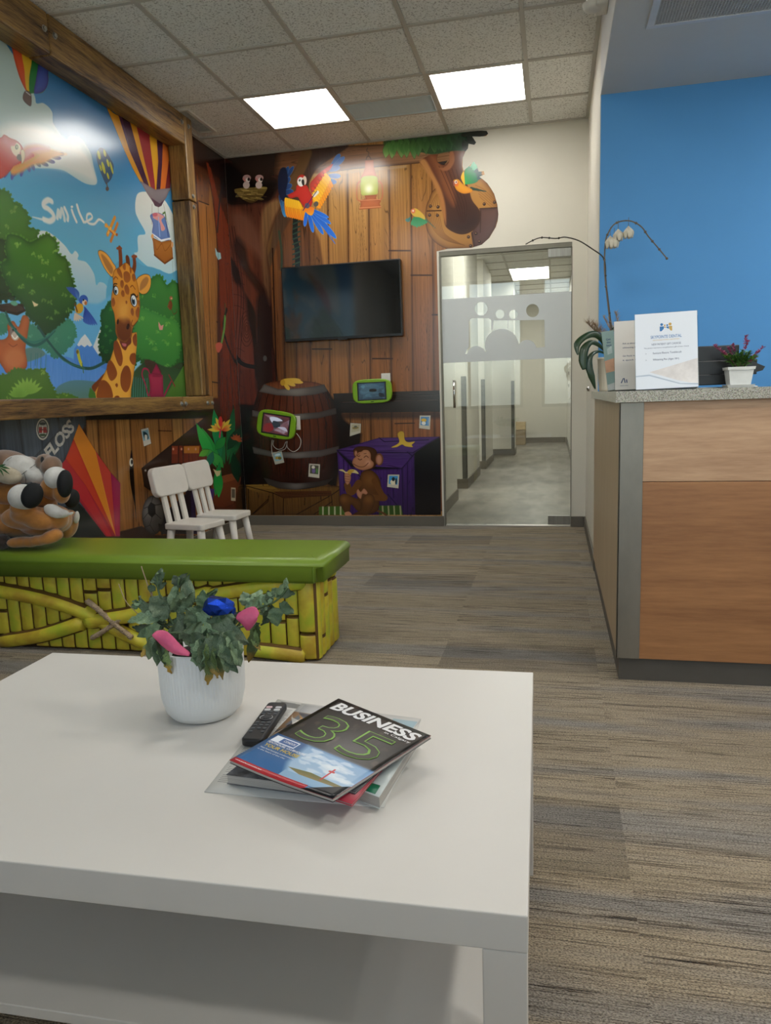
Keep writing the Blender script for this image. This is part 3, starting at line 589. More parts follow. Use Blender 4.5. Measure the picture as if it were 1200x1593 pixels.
    C.fill([(270, 120), (300, 150), (380, 190), (420, 215), (420, 330), (350, 300), (280, 250)], '#2c1610', tex=grain)
    C.fill([(283, 250), (350, 290), (385, 560), (395, 800), (392, 1000), (395, 1460), (330, 1460), (310, 900), (295, 500)], '#8c5a2c', '#96652f', tex=grain, rim=('#3a1c0c', 3, .7))
    C.fill([(283, 250), (345, 285), (352, 350), (350, 460), (290, 440)], '#4a2614', '#7a4a24', tex=grain); C.line([(295, 440), (348, 460)], 2, '#301608'); C.line([(335, 470), (350, 1000), (368, 1460)], 2, '#3f200e'); C.line([(388, 1065), (412, 1072)], 2, '#2a1408'); C.line([(365, 1375), (400, 1380)], 2, '#2a1408')
    C.fill([(330, 230), (355, 250), (400, 420), (450, 560), (480, 900), (500, 1300), (510, 1600), (400, 1600), (402, 1100), (395, 700), (365, 420)], '#7a3219', '#5e2412', tex=grain, soft=2, rim=('#2a0f08', 5, .6))
    C.fill([(330, 120), (440, 215), (445, 420), (420, 430), (400, 300), (350, 260)], '#22120f', '#1c0f0d', soft=4)
    C.line([(425, 330), (405, 430), (392, 600)], 5, '#16262a', smooth=True); C.line([(440, 1000), (425, 1120), (500, 1290), (600, 1310)], 7, '#14130f', smooth=True)
    C.fill([(380, 680), (392, 705), (408, 708), (412, 738), (396, 745), (384, 720)], '#8fb3b6'); C.line([(396, 700), (396, 740)], 1.5, '#3f5a60')
    C.line([(432, 1040), (426, 1110), (412, 1180)], 9, '#5c8a3c', smooth=True, w2=7); C.line([(432, 970), (434, 1040)], 2, '#3e5f34'); C.fill([(384, 1180), (404, 1170), (418, 1185), (402, 1222), (388, 1215)], '#b85540', smooth=True)
    # potted tropical plant, crate, ball
    C.frame(120, 630, 4.286)
    C.fill([(880, 480), (960, 470), (1060, 450), (1095, 480), (1080, 560), (1060, 640), (1050, 700), (920, 700), (890, 560)], '#6f3a22', '#55281a', smooth=True, rim=('#2a120a', 6, .7)); C.fill([(955, 480), (1060, 455), (1070, 490), (960, 520)], '#7e4528', smooth=True)
    C.fill([(1100, 0), (1200, 0), (1200, 700), (1100, 700), (1085, 300)], '#0e0b0b', soft=6)
    C.fill([(1026, 550), (1056, 552), (1056, 640), (1026, 638)], '#b5a98e'); C.fill([(1030, 560), (1052, 562), (1052, 620), (1030, 618)], '#5a5346')
    C.fill([(630, 272), (860, 268), (870, 380), (628, 390)], '#6e2f1c', tex=grain, ol=('#1f0d08', .8)); C.fill([(710, 276), (815, 274), (812, 322), (712, 322)], '#b3722c'); C.fill([(632, 275), (672, 275), (668, 328), (632, 328)], '#8a3c24')
    for x in (640, 695, 742, 790): C.ell(x, 294, 6, 9, '#c98a68')
    for x in (675, 706): C.line([(x, 275), (x, 385)], 4, '#2c1810')
    lf = '#1f7a35'
    for x, y, L, w_, a, c, c2 in ((985, 400, 300, 26, -1.75, '#1d6b38', '#1b5c34'), (1000, 380, 380, 28, -1.45, '#1b6334', '#1a5530'), (1010, 400, 330, 26, -1.22, '#1c5c30', '#174a2a'), (960, 420, 300, 30, -2.02, '#23863a', '#2a9440'), (930, 420, 330, 34, -2.0, '#279440', '#33a64a'), (960, 360, 340, 34, -1.72, '#187045', '#1f8a4c'), (940, 360, 130, 26, -2.6, '#2f8f3a', '#4aa044'), (975, 420, 130, 30, -2.2, '#2c8a3a', '#3a9a42'),
                              (950, 380, 230, 26, 1.7, '#1a7a3a', '#1c8a42'), (940, 420, 200, 30, 1.55, '#1f8a3c', '#23963f'), (905, 310, 110, 24, 1.9, '#12604a', '#126a4e'), (1040, 320, 200, 34, 1.4, '#12351f', '#0f2b1a'), (1000, 300, 180, 34, -1.0, '#123b22', '#0f2f1c'), (920, 300, 110, 28, -.9, '#1f7a35', '#258a3c'), (880, 300, 80, 22, 2.6, '#4a9a34', '#65a83c')):
        C.leaf(x, y, L, w_, a, c, c2, ol=('#0d2a16', .4))
    for i in range(9): C.leaf(962, 170, 95-(i % 3)*14, 13, -PI/2+(-1.5+i*.36), ['#c9b23a', '#d0602c', '#b32c2c'][i % 3], '#d9c04a')
    C.line([(955, 170), (950, 210)], 12, '#b8344c'); C.ell(955, 110, 14, 34, '#c23a34')
    for i in range(6): C.leaf(1060, 235, 45, 9, -2.6+i*.55, '#b05a2c', '#8a3a24')
    C.fill([(905, 425), (932, 440), (960, 436), (950, 470), (930, 478)], '#b9b083'); C.ell(1108, 228, 8, 14, '#c9cfd2', rot=.3)
    C.fill([(880, 555), (915, 560), (905, 640), (880, 620)], '#3d2a63')
    C.fill([(725, 560), (780, 560), (800, 860), (720, 860)], '#2a1e42'); C.fill([(560, 740), (760, 560), (760, 860), (560, 860)], '#1b1422', soft=3)
    C.ell(505, 735, 74, 132, '#77726d', '#3f3b38', rim=('#1d1a18', 6, .7), lit=(480, 680, 70, '#8f8a84', .7))
    C.fill([(490, 648), (520, 665), (522, 725), (498, 750), (472, 725), (470, 680)], '#1d1b1a'); C.fill([(540, 790), (570, 800), (570, 850), (545, 840)], '#1d1b1a')
    for q in ([(495, 650), (505, 610)], [(522, 668), (565, 660)], [(522, 725), (560, 760)], [(498, 750), (485, 800), (520, 860)], [(470, 722), (440, 760)], [(468, 680), (445, 690)], [(505, 610), (560, 620)], [(485, 800), (450, 820)]): C.line(q, 2, '#2b2826')
    # penguin snapshot
    C.frame(0, 600, 3.0)
    C.fill([(657, 204), (692, 196), (705, 270), (671, 284)], '#c4c0b4', ol=('#2c2015', .5)); C.fill([(661, 212), (690, 204), (698, 250), (668, 258)], '#7fa9b8'); C.fill([(668, 215), (685, 222), (692, 245), (678, 254), (670, 236)], '#1f3a44', smooth=True); C.fill([(675, 230), (686, 232), (686, 252), (676, 252)], '#d0cfc6', smooth=True)
    return C
# ------------------------------------------------------------------ back mural: inside of a tree house
BX1, BZ0, BK = -.36, .078, 400.0
def to_back(u, v):
    p = at(u, v, 'Y', YB); return ((p.x-XL)*BK, (CEIL-p.z)*BK)
def snap(C, pts, bgc, figs, fr='#bdb7a8'):
    """a little printed snapshot: pts = four corners, figs = [(cx, cy, rx, ry, colour)] in 0..1"""
    C.fill(pts, fr, ol=('#241a12', .6)); P = [np.array(p, float) for p in pts]
    def q(a, b): return tuple((P[0]*(1-a)+P[1]*a)*(1-b)+(P[3]*(1-a)+P[2]*a)*b)
    C.fill([q(.12, .1), q(.88, .1), q(.88, .74), q(.12, .74)], bgc)
    for cx, cy, rx, ry, c in figs: C.fill([q(cx+rx*math.cos(t), cy+ry*math.sin(t)) for t in np.linspace(0, 2*PI, 11)[:-1]], c)
def back_mural():
    W, H = int((BX1-XL)*BK), int((CEIL-BZ0)*BK)
    C = Canvas(W, H, to_back); grain = planks_tex(W, H, 11, 3.4, 150); g2 = planks_tex(W, H, 31, 2.6, 200)
    hg = planks_tex(H, W, 17, 3.4, 160).T.copy()[:H, :W]
    C.a[:] = hx('#a87a42'); C.a *= grain[..., None]
    C.frame(340, 180, 2.667)
    # plank wall: columns with butt joints
    cols = [(205, 262, 215, 285), (262, 318, 285, 330), (318, 372, 330, 392), (372, 452, 392, 470), (452, 535, 470, 552), (535, 622, 552, 636), (622, 708, 636, 722), (708, 798, 722, 812), (798, 885, 812, 900), (885, 990, 900, 990)]
    pal = ['#7a4c28', '#80522c', '#8c5c30', '#a87c44', '#ad8248', '#b1864c', '#ac8048', '#a1743c', '#9c6c36', '#9a6a38']
    for i, (a, b, c, d) in enumerate(cols):
        C.fill([(a, 150), (b, 150), (d, 1640), (c, 1640)], pal[i], ['#6a4022', '#70451f', '#7a4a26', '#8c5a2e', '#8e5c30', '#925e34', '#8a562e', '#8a542c', '#855030', '#7f4a2a'][i], tex=grain, rim=('#2c1408', 2.6, .85), g=((500, 250), (500, 1000)))
    for x0, x1, y in ((708, 797, 560), (800, 886, 662), (888, 915, 826), (390, 470, 968), (640, 722, 1008), (556, 640, 1230), (725, 812, 1200)): C.line([(x0, y), (x1, y)], 2.6, '#34190b')
    # top beam and dark diagonal brace
    C.fill([(30, 165), (540, 125), (700, 118), (960, 90), (960, 185), (760, 205), (560, 222), (480, 235), (250, 255), (50, 270)], '#6a4128', '#8a6444', tex=hg, rim=('#1c0e07', 4, .7), g=((100, 0), (900, 0)))
    C.fill([(330, 240), (470, 232), (780, 206), (780, 216), (480, 246), (330, 262)], '#a88a66', soft=5, al=.7); C.fill([(0, 150), (250, 140), (240, 270), (0, 300)], '#160e0c', soft=26, al=.8)
    C.fill([(385, 130), (540, 122), (420, 210), (385, 260), (330, 380), (250, 520), (210, 640), (150, 700), (190, 420), (300, 250)], '#3a2620', '#57402a', smooth=True, soft=5, tex=g2)
    C.fill([(345, 155), (388, 148), (360, 230), (290, 360), (235, 430), (215, 560), (190, 560), (230, 340), (310, 240)], '#5e4326', smooth=True, soft=5)
    C.fill([(290, 430), (370, 400), (420, 520), (440, 640), (250, 640), (240, 540)], '#4a2a18', tex=grain, soft=8, al=.6)
    # vines
    C.line([(320, 425), (318, 500), (328, 560), (328, 632)], 11, '#121c18', smooth=True)
    for i in range(9): C.line([(309, 450+i*21), (338, 438+i*21)], 3, '#24382c')
    C.line([(252, 480), (262, 560), (262, 640)], 5, '#2f3a2a', smooth=True)
    # trunk at left
    C.frame(340, 230, 4.085)
    C.fill([(20, 40), (130, 120), (230, 190), (390, 180), (420, 330), (370, 440), (330, 560), (310, 660), (330, 800), (340, 1000), (345, 1200), (355, 1600), (0, 1600), (0, 40)], '#4a2a1e', '#4a2018', smooth=True, soft=4, tex=g2, rim=('#1a0d0a', 8, .6))
    C.fill([(0, 300), (80, 370), (150, 400), (210, 560), (230, 760), (250, 1000), (260, 1300), (250, 1600), (0, 1600)], '#5c3222', '#5a2419', smooth=True, soft=14, tex=g2)
    C.fill([(290, 380), (360, 330), (400, 350), (350, 470), (318, 600), (312, 700), (330, 860), (320, 1000), (290, 900), (270, 700), (270, 500)], '#7a5a38', '#5a3c2a', smooth=True, soft=14, tex=g2)
    C.fill([(120, 560), (170, 620), (200, 760), (300, 900), (300, 1000), (240, 900), (160, 780), (100, 640)], '#2c1712', smooth=True, soft=12)
    C.fill([(60, 680), (120, 760), (160, 900), (230, 1040), (240, 1200), (255, 1450), (235, 1440), (215, 1200), (150, 1000), (90, 800)], '#140c0b', smooth=True, soft=8)
    C.fill([(90, 420), (190, 430), (260, 560), (280, 700), (200, 640), (110, 540)], '#6a4636', smooth=True, soft=26, al=.7)
    C.fill([(250, 950), (330, 1000), (345, 1300), (340, 1560), (250, 1560), (240, 1300)], '#241818', smooth=True, soft=16)
    C.fill([(70, 880), (160, 900), (190, 1100), (200, 1380), (100, 1360), (60, 1150)], '#6e3526', smooth=True, soft=16, al=.8)
    for r in (14, 26, 40, 56, 74):
        C.line([(180+r*.55*math.cos(t), 1150+r*1.5*math.sin(t)) for t in np.linspace(0, 2*PI, 18)], 2.2, '#35140f', smooth=True, al=.7)
    for y in (720, 780, 845, 930, 1000, 1270, 1330, 1500): C.line([(92, y), (130, y+6), (165, y+26)], 2, '#37160f', smooth=True, al=.7)
    for x in (105, 125, 140): C.line([(x-40, 500), (x, 760), (x+20, 960), (x, 1300), (x-8, 1590)], 2.4, '#2a110c', smooth=True, al=.8)
    C.line([(45, 1150), (80, 1270), (150, 1370), (250, 1395)], 13, '#0f0c0b', smooth=True)
    C.fill([(30, 100), (130, 130), (200, 200), (330, 190), (380, 230), (330, 330), (230, 350), (130, 360), (50, 340), (40, 180)], '#100a09', smooth=True, soft=16); C.ell(296, 1338, 12, 18, '#4a4a48', soft=3)
    C.line([(345, 640), (352, 900), (362, 1200), (372, 1600)], 5, '#1f0f0b', al=.8)
    # nest with two chicks
    C.frame(340, 180, 2.667)
    C.fill([(66, 308), (95, 300), (140, 298), (200, 296), (190, 325), (165, 350), (135, 362), (105, 350), (82, 330)], '#6d5a2c', '#3c2c16', smooth=True, soft=2)
    rg = random.Random(3)
    for i in range(46):
        x, y = rg.uniform(80, 190), rg.uniform(300, 350); C.line([(x-13, y-3), (x+13, y-rg.uniform(-4, 6))], 1, rg.choice(['#94803f', '#b39b55', '#4d3b1c']), al=.85)
    for x in (118, 170): C.ell(x, 258, 17, 13, '#a88480'); C.ell(x+4, 268, 9, 11, '#cfc3ba'); C.ell(x-2, 288, 14, 15, '#b7a29a'); C.ell(x+8, 264, 5, 7, '#2a1c1a'); C.line([(x-14, 262), (x-8, 270)], 4, '#b5736c')
    # macaw in flight
    C.frame(420, 230, 6)
    NB, BL = '#1d2c50', '#3a6fb0'
    for x, y, L, w_, a in ((110, 340, 200, 18, -.98), (105, 330, 170, 18, -1.15), (120, 370, 115, 22, -.95), (110, 400, 110, 24, -.55), (120, 420, 100, 22, -.15), (95, 450, 160, 20, 1.25), (95, 420, 130, 22, -1.35)): C.feather(x, y, L, w_, a, NB, '#25467c', ol=('#3f86c4', .7) if a > -1.3 else None)
    C.fill([(75, 300), (100, 200), (150, 190), (170, 300), (150, 420), (180, 480), (130, 500), (85, 430)], '#141c33', smooth=True, soft=3)
    for i in range(7): C.feather(110+i*22, 500+i*12, 150-i*10, 17, 1.35-.03*i, '#2a5078', '#3f82b4', ol=('#7ab4d4', .4))
    for i in range(9): C.feather(150+i*19, 480+i*10, 170-i*5, 21, 1.45-.02*i, '#e0a024' if i % 2 else '#d89020', '#dd7a20', ol=('#a85a14', .5))
    for i in range(8): C.feather(150+i*16, 470+i*4, 84, 18, 1.4-.03*i, '#e8b52c', '#e6a826', ol=('#c07e1c', .5))
    for x, y, L, a in ((580, 170, 135, -.98), (590, 190, 150, -.78), (560, 210, 100, -.3), (550, 262, 110, .02), (530, 300, 95, .25), (510, 345, 80, .4), (500, 385, 60, .6)): C.feather(x, y, L, 22, a, '#44659e', '#3f6cae', ol=('#6d9bcb', .5))
    for i in range(9): C.feather(520-i*14, 260+i*28, 130-i*3, 20, 1.05-.02*i, '#e39a1e', '#dd8a20', ol=('#a85a14', .5))
    for i in range(9): C.feather(510-i*15, 235+i*26, 95, 17, .95-.02*i, '#e6b02c', '#e8ac28', ol=('#c07e1c', .5))
    C.fill([(375, 340), (420, 280), (480, 220), (560, 165), (590, 150), (560, 210), (510, 240), (470, 310), (420, 390), (390, 420)], '#c2372c', '#b0473c', smooth=True, rim=('#8e241c', 4, .5))
    for i in range(6): C.feather(395+i*22, 370-i*32, 34, 13, .9, '#c9402e', '#cf5030')
    C.fill([(170, 440), (240, 400), (255, 350), (340, 350), (370, 400), (395, 450), (395, 520), (370, 560), (330, 560), (290, 510), (260, 460), (200, 470)], '#c0342a', '#b22c26', smooth=True, rim=('#8e1f1c', 4, .5))
    for L, a, w_ in ((120, 1.7, 16), (180, 1.35, 18), (230, 1.05, 19), (330, .83, 24), (200, .62, 18), (150, .45, 16)): C.feather(350+50*math.cos(a), 565+30*math.sin(a), L+20, w_, a, '#2558b4', '#2f6ccc', ol=('#74b2ea', .6))
    C.line([(430, 640), (610, 895)], 7, '#2a63c4', w2=3)
    C.fill([(320, 570), (370, 550), (410, 560), (412, 600), (390, 632), (350, 615)], '#d96a24', '#e09a2c', smooth=True)
    C.ell(300, 305, 46, 56, '#bd3328', rim=('#8e211c', 3, .5)); C.ell(290, 318, 33, 44, '#e2dfd8', rot=-.1); C.ell(325, 305, 19, 42, '#d6c6b4'); C.fill([(300, 300), (318, 300), (322, 345), (308, 350), (298, 325)], '#1a1615', smooth=True); C.ell(278, 303, 9, 11, '#1a1a1a'); C.ell(275, 300, 4, 5, '#cfcabc')
    C.ell(350, 540, 24, 26, '#55505c'); C.ell(432, 525, 22, 26, '#55504a', rot=.5); C.line([(310, 585), (440, 405)], 4, '#4d2a5c'); C.line([(415, 445), (445, 415)], 15, '#d8d4cc'); C.line([(398, 460), (438, 405)], 3, '#2a1a20')
    # lantern
    C.line([(912, 0), (905, 30), (925, 45), (918, 75)], 3, '#4a3a30', smooth=True)
    C.line([(900, 108), (908, 85), (928, 80), (945, 108)], 4, '#4a3228', smooth=True)
    C.line([(870, 300), (820, 340), (815, 470), (850, 500)], 5, '#b0623c', smooth=True); C.line([(990, 300), (1045, 340), (1050, 460), (1015, 490)], 5, '#b0623c', smooth=True)
    C.fill([(890, 120), (965, 115), (972, 180), (985, 230), (1000, 275), (850, 280), (870, 240), (888, 190)], '#b87458', '#c07a58', smooth=False, rim=('#96492a', 5, .6))
    C.fill([(870, 270), (990, 265), (1010, 330), (1010, 390), (995, 435), (870, 445), (850, 400), (848, 330)], '#b4bc5c', '#aeb44c', smooth=True, rim=('#8e9440', 6, .5), lit=(925, 385, 42, '#f2f4dc', .95))
    C.fill([(885, 445), (1000, 438), (990, 475), (1040, 495), (1025, 520), (1040, 560), (835, 578), (850, 530), (845, 490), (895, 475)], '#a85a34', '#b4663c', rim=('#7a3818', 5, .6))
    C.line([(850, 490), (1030, 482)], 3, '#c98558'); C.line([(840, 562), (1035, 550)], 4, '#c98558')
    # sideways tree at upper right
    C.frame(590, 195, 6)
    C.fill([(440, 780), (470, 690), (520, 600), (700, 480), (930, 480), (1010, 540), (1075, 640), (1105, 740), (1115, 830), (1090, 950), (1030, 1050), (960, 1115), (860, 1145), (740, 1150), (640, 1150), (540, 1100), (470, 1020), (440, 920)], '#a8783c', '#9a6c36', smooth=True, rim=('#4a2a18', 8, .7), ol=('#3a2216', 1))
    for k in range(7): C.line([(470+k*16, 760+k*14), (480+k*16, 900), (540+k*12, 1010), (640+k*16, 1080+k*2), (800, 1120)], 2.4, '#6b4420', smooth=True, al=.8)
    for k in range(5): C.line([(480+k*22, 760), (510+k*14, 690), (540+k*8, 640)], 2.4, '#6b4420', smooth=True, al=.8); C.line([(900+k*10, 560+k*26), (980, 600+k*26), (1080, 700+k*22)], 2.4, '#7b5230', smooth=True, al=.8)
    C.fill([(940, 780), (1112, 768), (1112, 850), (1080, 960), (1020, 1060), (960, 1115), (880, 1140), (860, 1010), (930, 900)], '#5b4038', '#4a3230', smooth=False, soft=3, rim=('#2e1c18', 4, .5)); C.line([(950, 795), (945, 1000)], 3, '#33201a'); C.line([(940, 778), (1112, 768)], 4, '#33201a'); C.line([(865, 1000), (895, 1130)], 4, '#33201a'); C.line([(448, 800), (580, 796)], 5, '#3a2010')
    C.fill([(380, 340), (470, 280), (560, 270), (650, 250), (700, 200), (820, 230), (782, 300), (780, 420), (840, 600), (870, 700), (940, 800), (940, 900), (880, 980), (790, 1018), (700, 1000), (620, 940), (600, 830), (560, 660), (500, 520), (430, 410)], '#6a3c26', '#33201c', smooth=True, g=((500, 300), (800, 950)), rim=('#4a2a1a', 6, .5), soft=1.4)
    C.fill([(380, 340), (430, 320), (500, 440), (580, 600), (620, 760), (625, 930), (600, 850), (560, 680), (500, 530), (430, 420)], '#a87442', '#9a6436', smooth=True, soft=6)
    C.fill([(470, 290), (520, 290), (600, 400), (700, 620), (700, 760), (620, 640), (540, 430)], '#7d4a2c', smooth=True, soft=14, al=.8)
    for k in range(5): C.line([(560+k*40, 380+k*8), (640+k*30, 560), (720+k*25, 760), (760+k*10, 900)], 2.5, '#2f1812', smooth=True, al=.6)
    C.fill([(540, 320), (560, 262), (640, 245), (665, 290), (640, 350), (600, 370), (560, 350)], '#7c5636', smooth=True, tex=hg, ol=('#3a2014', .6)); C.line([(545, 300), (655, 282)], 2, '#53361f'); C.fill([(545, 345), (640, 330), (610, 370), (580, 368)], '#24140e')
    C.fill([(660, 250), (690, 240), (705, 330), (660, 410), (600, 425), (560, 400), (600, 395), (650, 350)], '#8a5636', smooth=True, soft=4)
    for x, y in ((480, 755), (550, 762), (472, 838), (545, 840), (982, 735), (1078, 718), (905, 1010), (835, 1042), (937, 1085), (855, 1124)): C.ell(x, y, 14, 15, '#2a1812'); C.ell(x-2, y-3, 7, 7, '#7a5c48')
    lv = [(75, 250, 150, 30, 1.7), (130, 240, 190, 34, 1.65), (200, 230, 200, 36, 1.5), (255, 225, 210, 34, 1.55), (320, 240, 200, 30, 1.5), (370, 220, 180, 30, 1.6), (430, 200, 190, 30, 1.5), (510, 200, 160, 30, 1.5), (580, 190, 160, 28, 1.5), (650, 180, 160, 28, 1.4), (700, 170, 170, 28, 1.3), (760, 160, 150, 30, 1.2), (800, 150, 130, 34, 1.1)]
    C.fill([(60, 130), (300, 100), (700, 60), (860, 40), (860, 180), (810, 235), (690, 240), (500, 270), (380, 250), (200, 235), (70, 220)], '#35502a', '#1f3a24', smooth=True, g=((100, 0), (800, 0)), soft=3)
    for i, (x, y, L, w_, a) in enumerate(lv):
        t = i/12; C.leaf(x+L*.25*math.cos(a+PI), y-L*.62, L, w_*1.15, a, hx('#3a6a2c')*(1-t)+hx('#173322')*t, hx('#86a858')*(1-t)**1.3+hx('#1b3b28')*(1-(1-t)**1.3), ol=('#1e3c1e', .5))
    for i in range(30):
        t = i/29; x = 90+t*700; C.leaf(x, 150-t*60+(i % 3)*16, 110, 20, 1.5-.3*t+(i % 4-1.5)*.12, hx('#3f6d2e')*(1-t)+hx('#122a1c')*t, hx('#5d8c44')*(1-t)+hx('#18351f')*t)
    C.feather(830, 118, 130, 40, .75, '#0f1a14', '#0c1410'); C.feather(780, 90, 240, 32, -.08, '#131f17', '#0a0f0c'); C.feather(790, 150, 100, 34, 1.2, '#12231a', '#0e1812')
    # sun conures
    for i in range(8): C.feather(800, 540, 230-i*8, 17, -1.15+i*.115, ['#1f7d4e', '#2b8f5c', '#2f8460', '#3c7a66'][i % 4], '#4d9a78' if i < 3 else '#2a4048')
    for i in range(6): C.feather(800, 500+i*8, 130, 22, -1.25+i*.2, '#2a9a4c', '#1e6a4c')
    C.line([(860, 590), (1000, 618)], 14, '#2a3a30', w2=3); C.fill([(700, 510), (740, 505), (780, 545), (830, 575), (870, 600), (860, 625), (790, 638), (730, 610), (705, 570), (690, 535)], '#d9a02c', '#d48a26', smooth=True, rim=('#a85a18', 4, .5)); C.fill([(765, 480), (790, 430), (800, 520), (800, 560), (775, 520)], '#e0b02c', smooth=True)
    C.ell(722, 545, 22, 26, '#d06a2c', soft=6); C.ell(718, 530, 14, 17, '#d8cfc0'); C.ell(720, 530, 6, 8, '#7a1a14'); C.line([(695, 525), (702, 560)], 7, '#8f5148')
    for i in range(7): C.feather(330+i*14, 860, 95-abs(i-2)*8, 16, 1.9-.14*i, '#2b7a4c', '#3f8a5c')
    for i in range(4): C.feather(290, 860+i*5, 46, 12, 2.0+i*.3, '#3b6a60', '#4f7a74')
    C.line([(430, 870), (525, 960)], 10, '#4d5a48', w2=3, al=.8); C.fill([(300, 790), (340, 775), (380, 800), (420, 840), (430, 880), (380, 860), (330, 850), (300, 820)], '#c9a238', '#b89a40', smooth=True); C.ell(318, 800, 20, 22, '#c9694a', soft=4); C.ell(318, 798, 8, 9, '#d8c9b4')
    # dark rail
    C.frame(370, 560, 3.636)
    C.fill([(540, 190), (1148, 172), (1148, 292), (560, 300)], '#2c201c', '#1d1614', tex=hg, rim=('#0e0a09', 3, .6)); C.line([(560, 240), (1148, 226)], 1.6, '#4a3a33', al=.7)
    C.fill([(520, 300), (560, 300), (700, 420), (690, 520), (530, 560)], '#150d0b', soft=12)
    C.fill([(560, 296), (1148, 288), (1148, 330), (560, 335)], '#231410', soft=12, al=.7); C.line([(890, 360), (1000, 357)], 2.4, '#2c150a')
    C.fill([(0, 250), (110, 260), (80, 500), (130, 700), (45, 710), (45, 880), (0, 880)], '#0a0706', soft=12)
    C.fill([(480, 180), (580, 240), (600, 480), (560, 720), (480, 700)], '#120b0a', soft=14)
    # crate below barrel
    C.fill([(20, 380), (110, 420), (150, 640), (190, 720), (30, 720)], '#0a0706', soft=8)
    C.fill([(45, 706), (180, 700), (580, 714), (580, 878), (45, 878)], '#6a4a22', '#4f3418', tex=grain, rim=('#20120a', 3, .7)); C.fill([(45, 706), (180, 702), (250, 745), (120, 752), (58, 730)], '#8a6a2a', '#6a4a20', tex=hg)
    for q in (((45, 712), (200, 752), (260, 780), (530, 765), (580, 730)), ((200, 752), (205, 876)), ((60, 730), (62, 870)), ((175, 770), (172, 800), (90, 870)), ((330, 876), (520, 770)), ((430, 876), (535, 800)), ((530, 765), (535, 820)), ((85, 870), (170, 790)), ((260, 782), (258, 876)), ((380, 780), (378, 820)), ((470, 772), (472, 790))): C.line(q, 2.2, '#2a170a')
    C.fill([(205, 745), (530, 740), (530, 765), (260, 782)], '#4a2a16', tex=hg)
    # barrel
    C.fill([(130, 150), (200, 125), (300, 118), (420, 125), (500, 160), (545, 260), (565, 400), (560, 540), (530, 660), (480, 710), (340, 732), (210, 715), (155, 660), (110, 560), (82, 430), (85, 300), (105, 210)], '#4e2416', '#2e140e', smooth=True, tex=grain, rim=('#120807', 16, .85), lit=(310, 330, 170, '#6b3420', .8))
    for k in range(-5, 6): C.line([(315+k*34, 165), (318+k*44, 330), (320+k*46, 450), (318+k*42, 600), (315+k*34, 710)], 2, '#1c0a06', smooth=True, al=.85)
    C.fill([(135, 150), (200, 122), (310, 118), (430, 125), (495, 150), (440, 175), (310, 190), (200, 180)], '#6b3a24', '#7a4a30', smooth=True, tex=grain, rim=('#2a120a', 4, .6))
    def hoop(p, c1, c2): C.fill(p, c1, c2, g=((310, 100), (560, 100)), rim=('#262120', 3, .6), lit=(330, p[len(p)//4][1], 60, '#8a827c', .6))
    hoop([(150, 136), (230, 165), (340, 160), (430, 150), (490, 138), (510, 178), (440, 196), (340, 206), (220, 200), (120, 180)], '#5f5854', '#3c3735')
    hoop([(82, 282), (180, 305), (330, 305), (460, 295), (556, 270), (560, 305), (460, 330), (330, 342), (180, 335), (82, 318)], '#55504c', '#3b3432')
    hoop([(82, 490), (200, 518), (330, 522), (470, 510), (575, 485), (572, 520), (470, 548), (330, 558), (200, 550), (90, 528)], '#5b5450', '#443c3a')
    hoop([(145, 664), (240, 690), (330, 697), (440, 690), (540, 668), (500, 708), (420, 722), (330, 734), (240, 728), (172, 705)], '#38332f', '#2a2422')
    for L, a in ((95, .02), (110, .12), (70, .38), (50, .9)): C.feather(262, 112+20*abs(a), L, 11, a, '#c9a034', '#d0aa48')
    C.ell(255, 128, 14, 18, '#b58a2a')
    # purple crate
    C.fill([(562, 508), (805, 440), (1140, 434), (1140, 450), (1145, 876), (585, 876)], '#120f14')
    C.fill([(562, 508), (800, 440), (1142, 434), (1010, 520), (930, 612), (700, 600), (620, 560)], '#4f2f72', '#3c2460', tex=hg, rim=('#1c0f30', 3, .6))
    C.fill([(562, 515), (640, 600), (700, 620), (925, 614), (1000, 530), (1005, 876), (585, 876)], '#48286e', '#2c1648', tex=grain, rim=('#180c28', 3, .6), g=((750, 520), (850, 876)))
    C.fill([(700, 545), (980, 560), (925, 612), (730, 598)], '#4a2b70', tex=hg)
    C.fill([(1005, 525), (1146, 440), (1150, 876), (1010, 876)], '#0d0b10', soft=3)
    for q in (((562, 510), (730, 520), (990, 525), (1142, 436)), ((800, 440), (830, 462), (1080, 452)), ((562, 510), (690, 620), (930, 614), (1000, 530)), ((960, 520), (990, 545)), ((700, 622), (698, 700)), ((640, 600), (720, 690)), ((930, 614), (935, 876)), ((850, 760), (935, 860)), ((880, 730), (882, 780)), ((600, 560), (602, 740)), ((625, 590), (628, 740)), ((960, 580), (962, 876))): C.line(q, 2.4, '#1e1034')
    for i in range(5): C.line([(700, 555+i*9), (800, 550+i*11), (900, 560+i*8), (960, 556+i*9)], 1.3, '#2d1650', smooth=True, al=.8)
    C.fill([(905, 420), (920, 404), (940, 410), (945, 450), (965, 465), (1002, 462), (985, 480), (990, 492), (950, 488), (930, 478), (900, 492), (870, 494), (900, 478), (915, 460)], '#b8922c', '#c9a840', smooth=True, ol=('#5a3f12', .6))
    # striped cushions
    C.fill([(460, 830), (620, 826), (625, 876), (460, 876)], '#3e5a20', smooth=False); C.fill([(800, 824), (925, 822), (935, 876), (800, 876)], '#2f4a1c')
    for x in (478, 512, 545, 578): C.fill([(x, 828), (x+9, 828), (x+9, 877), (x, 877)], '#a8a680')
    for x in (815, 848, 880, 915): C.fill([(x, 824), (x+9, 824), (x+12, 877), (x+3, 877)], '#8a8a60')
    # monkey
    C.frame(500, 670, 6)
    m1, m2, pk = '#5f3a1a', '#4a2c14', '#b07a5c'
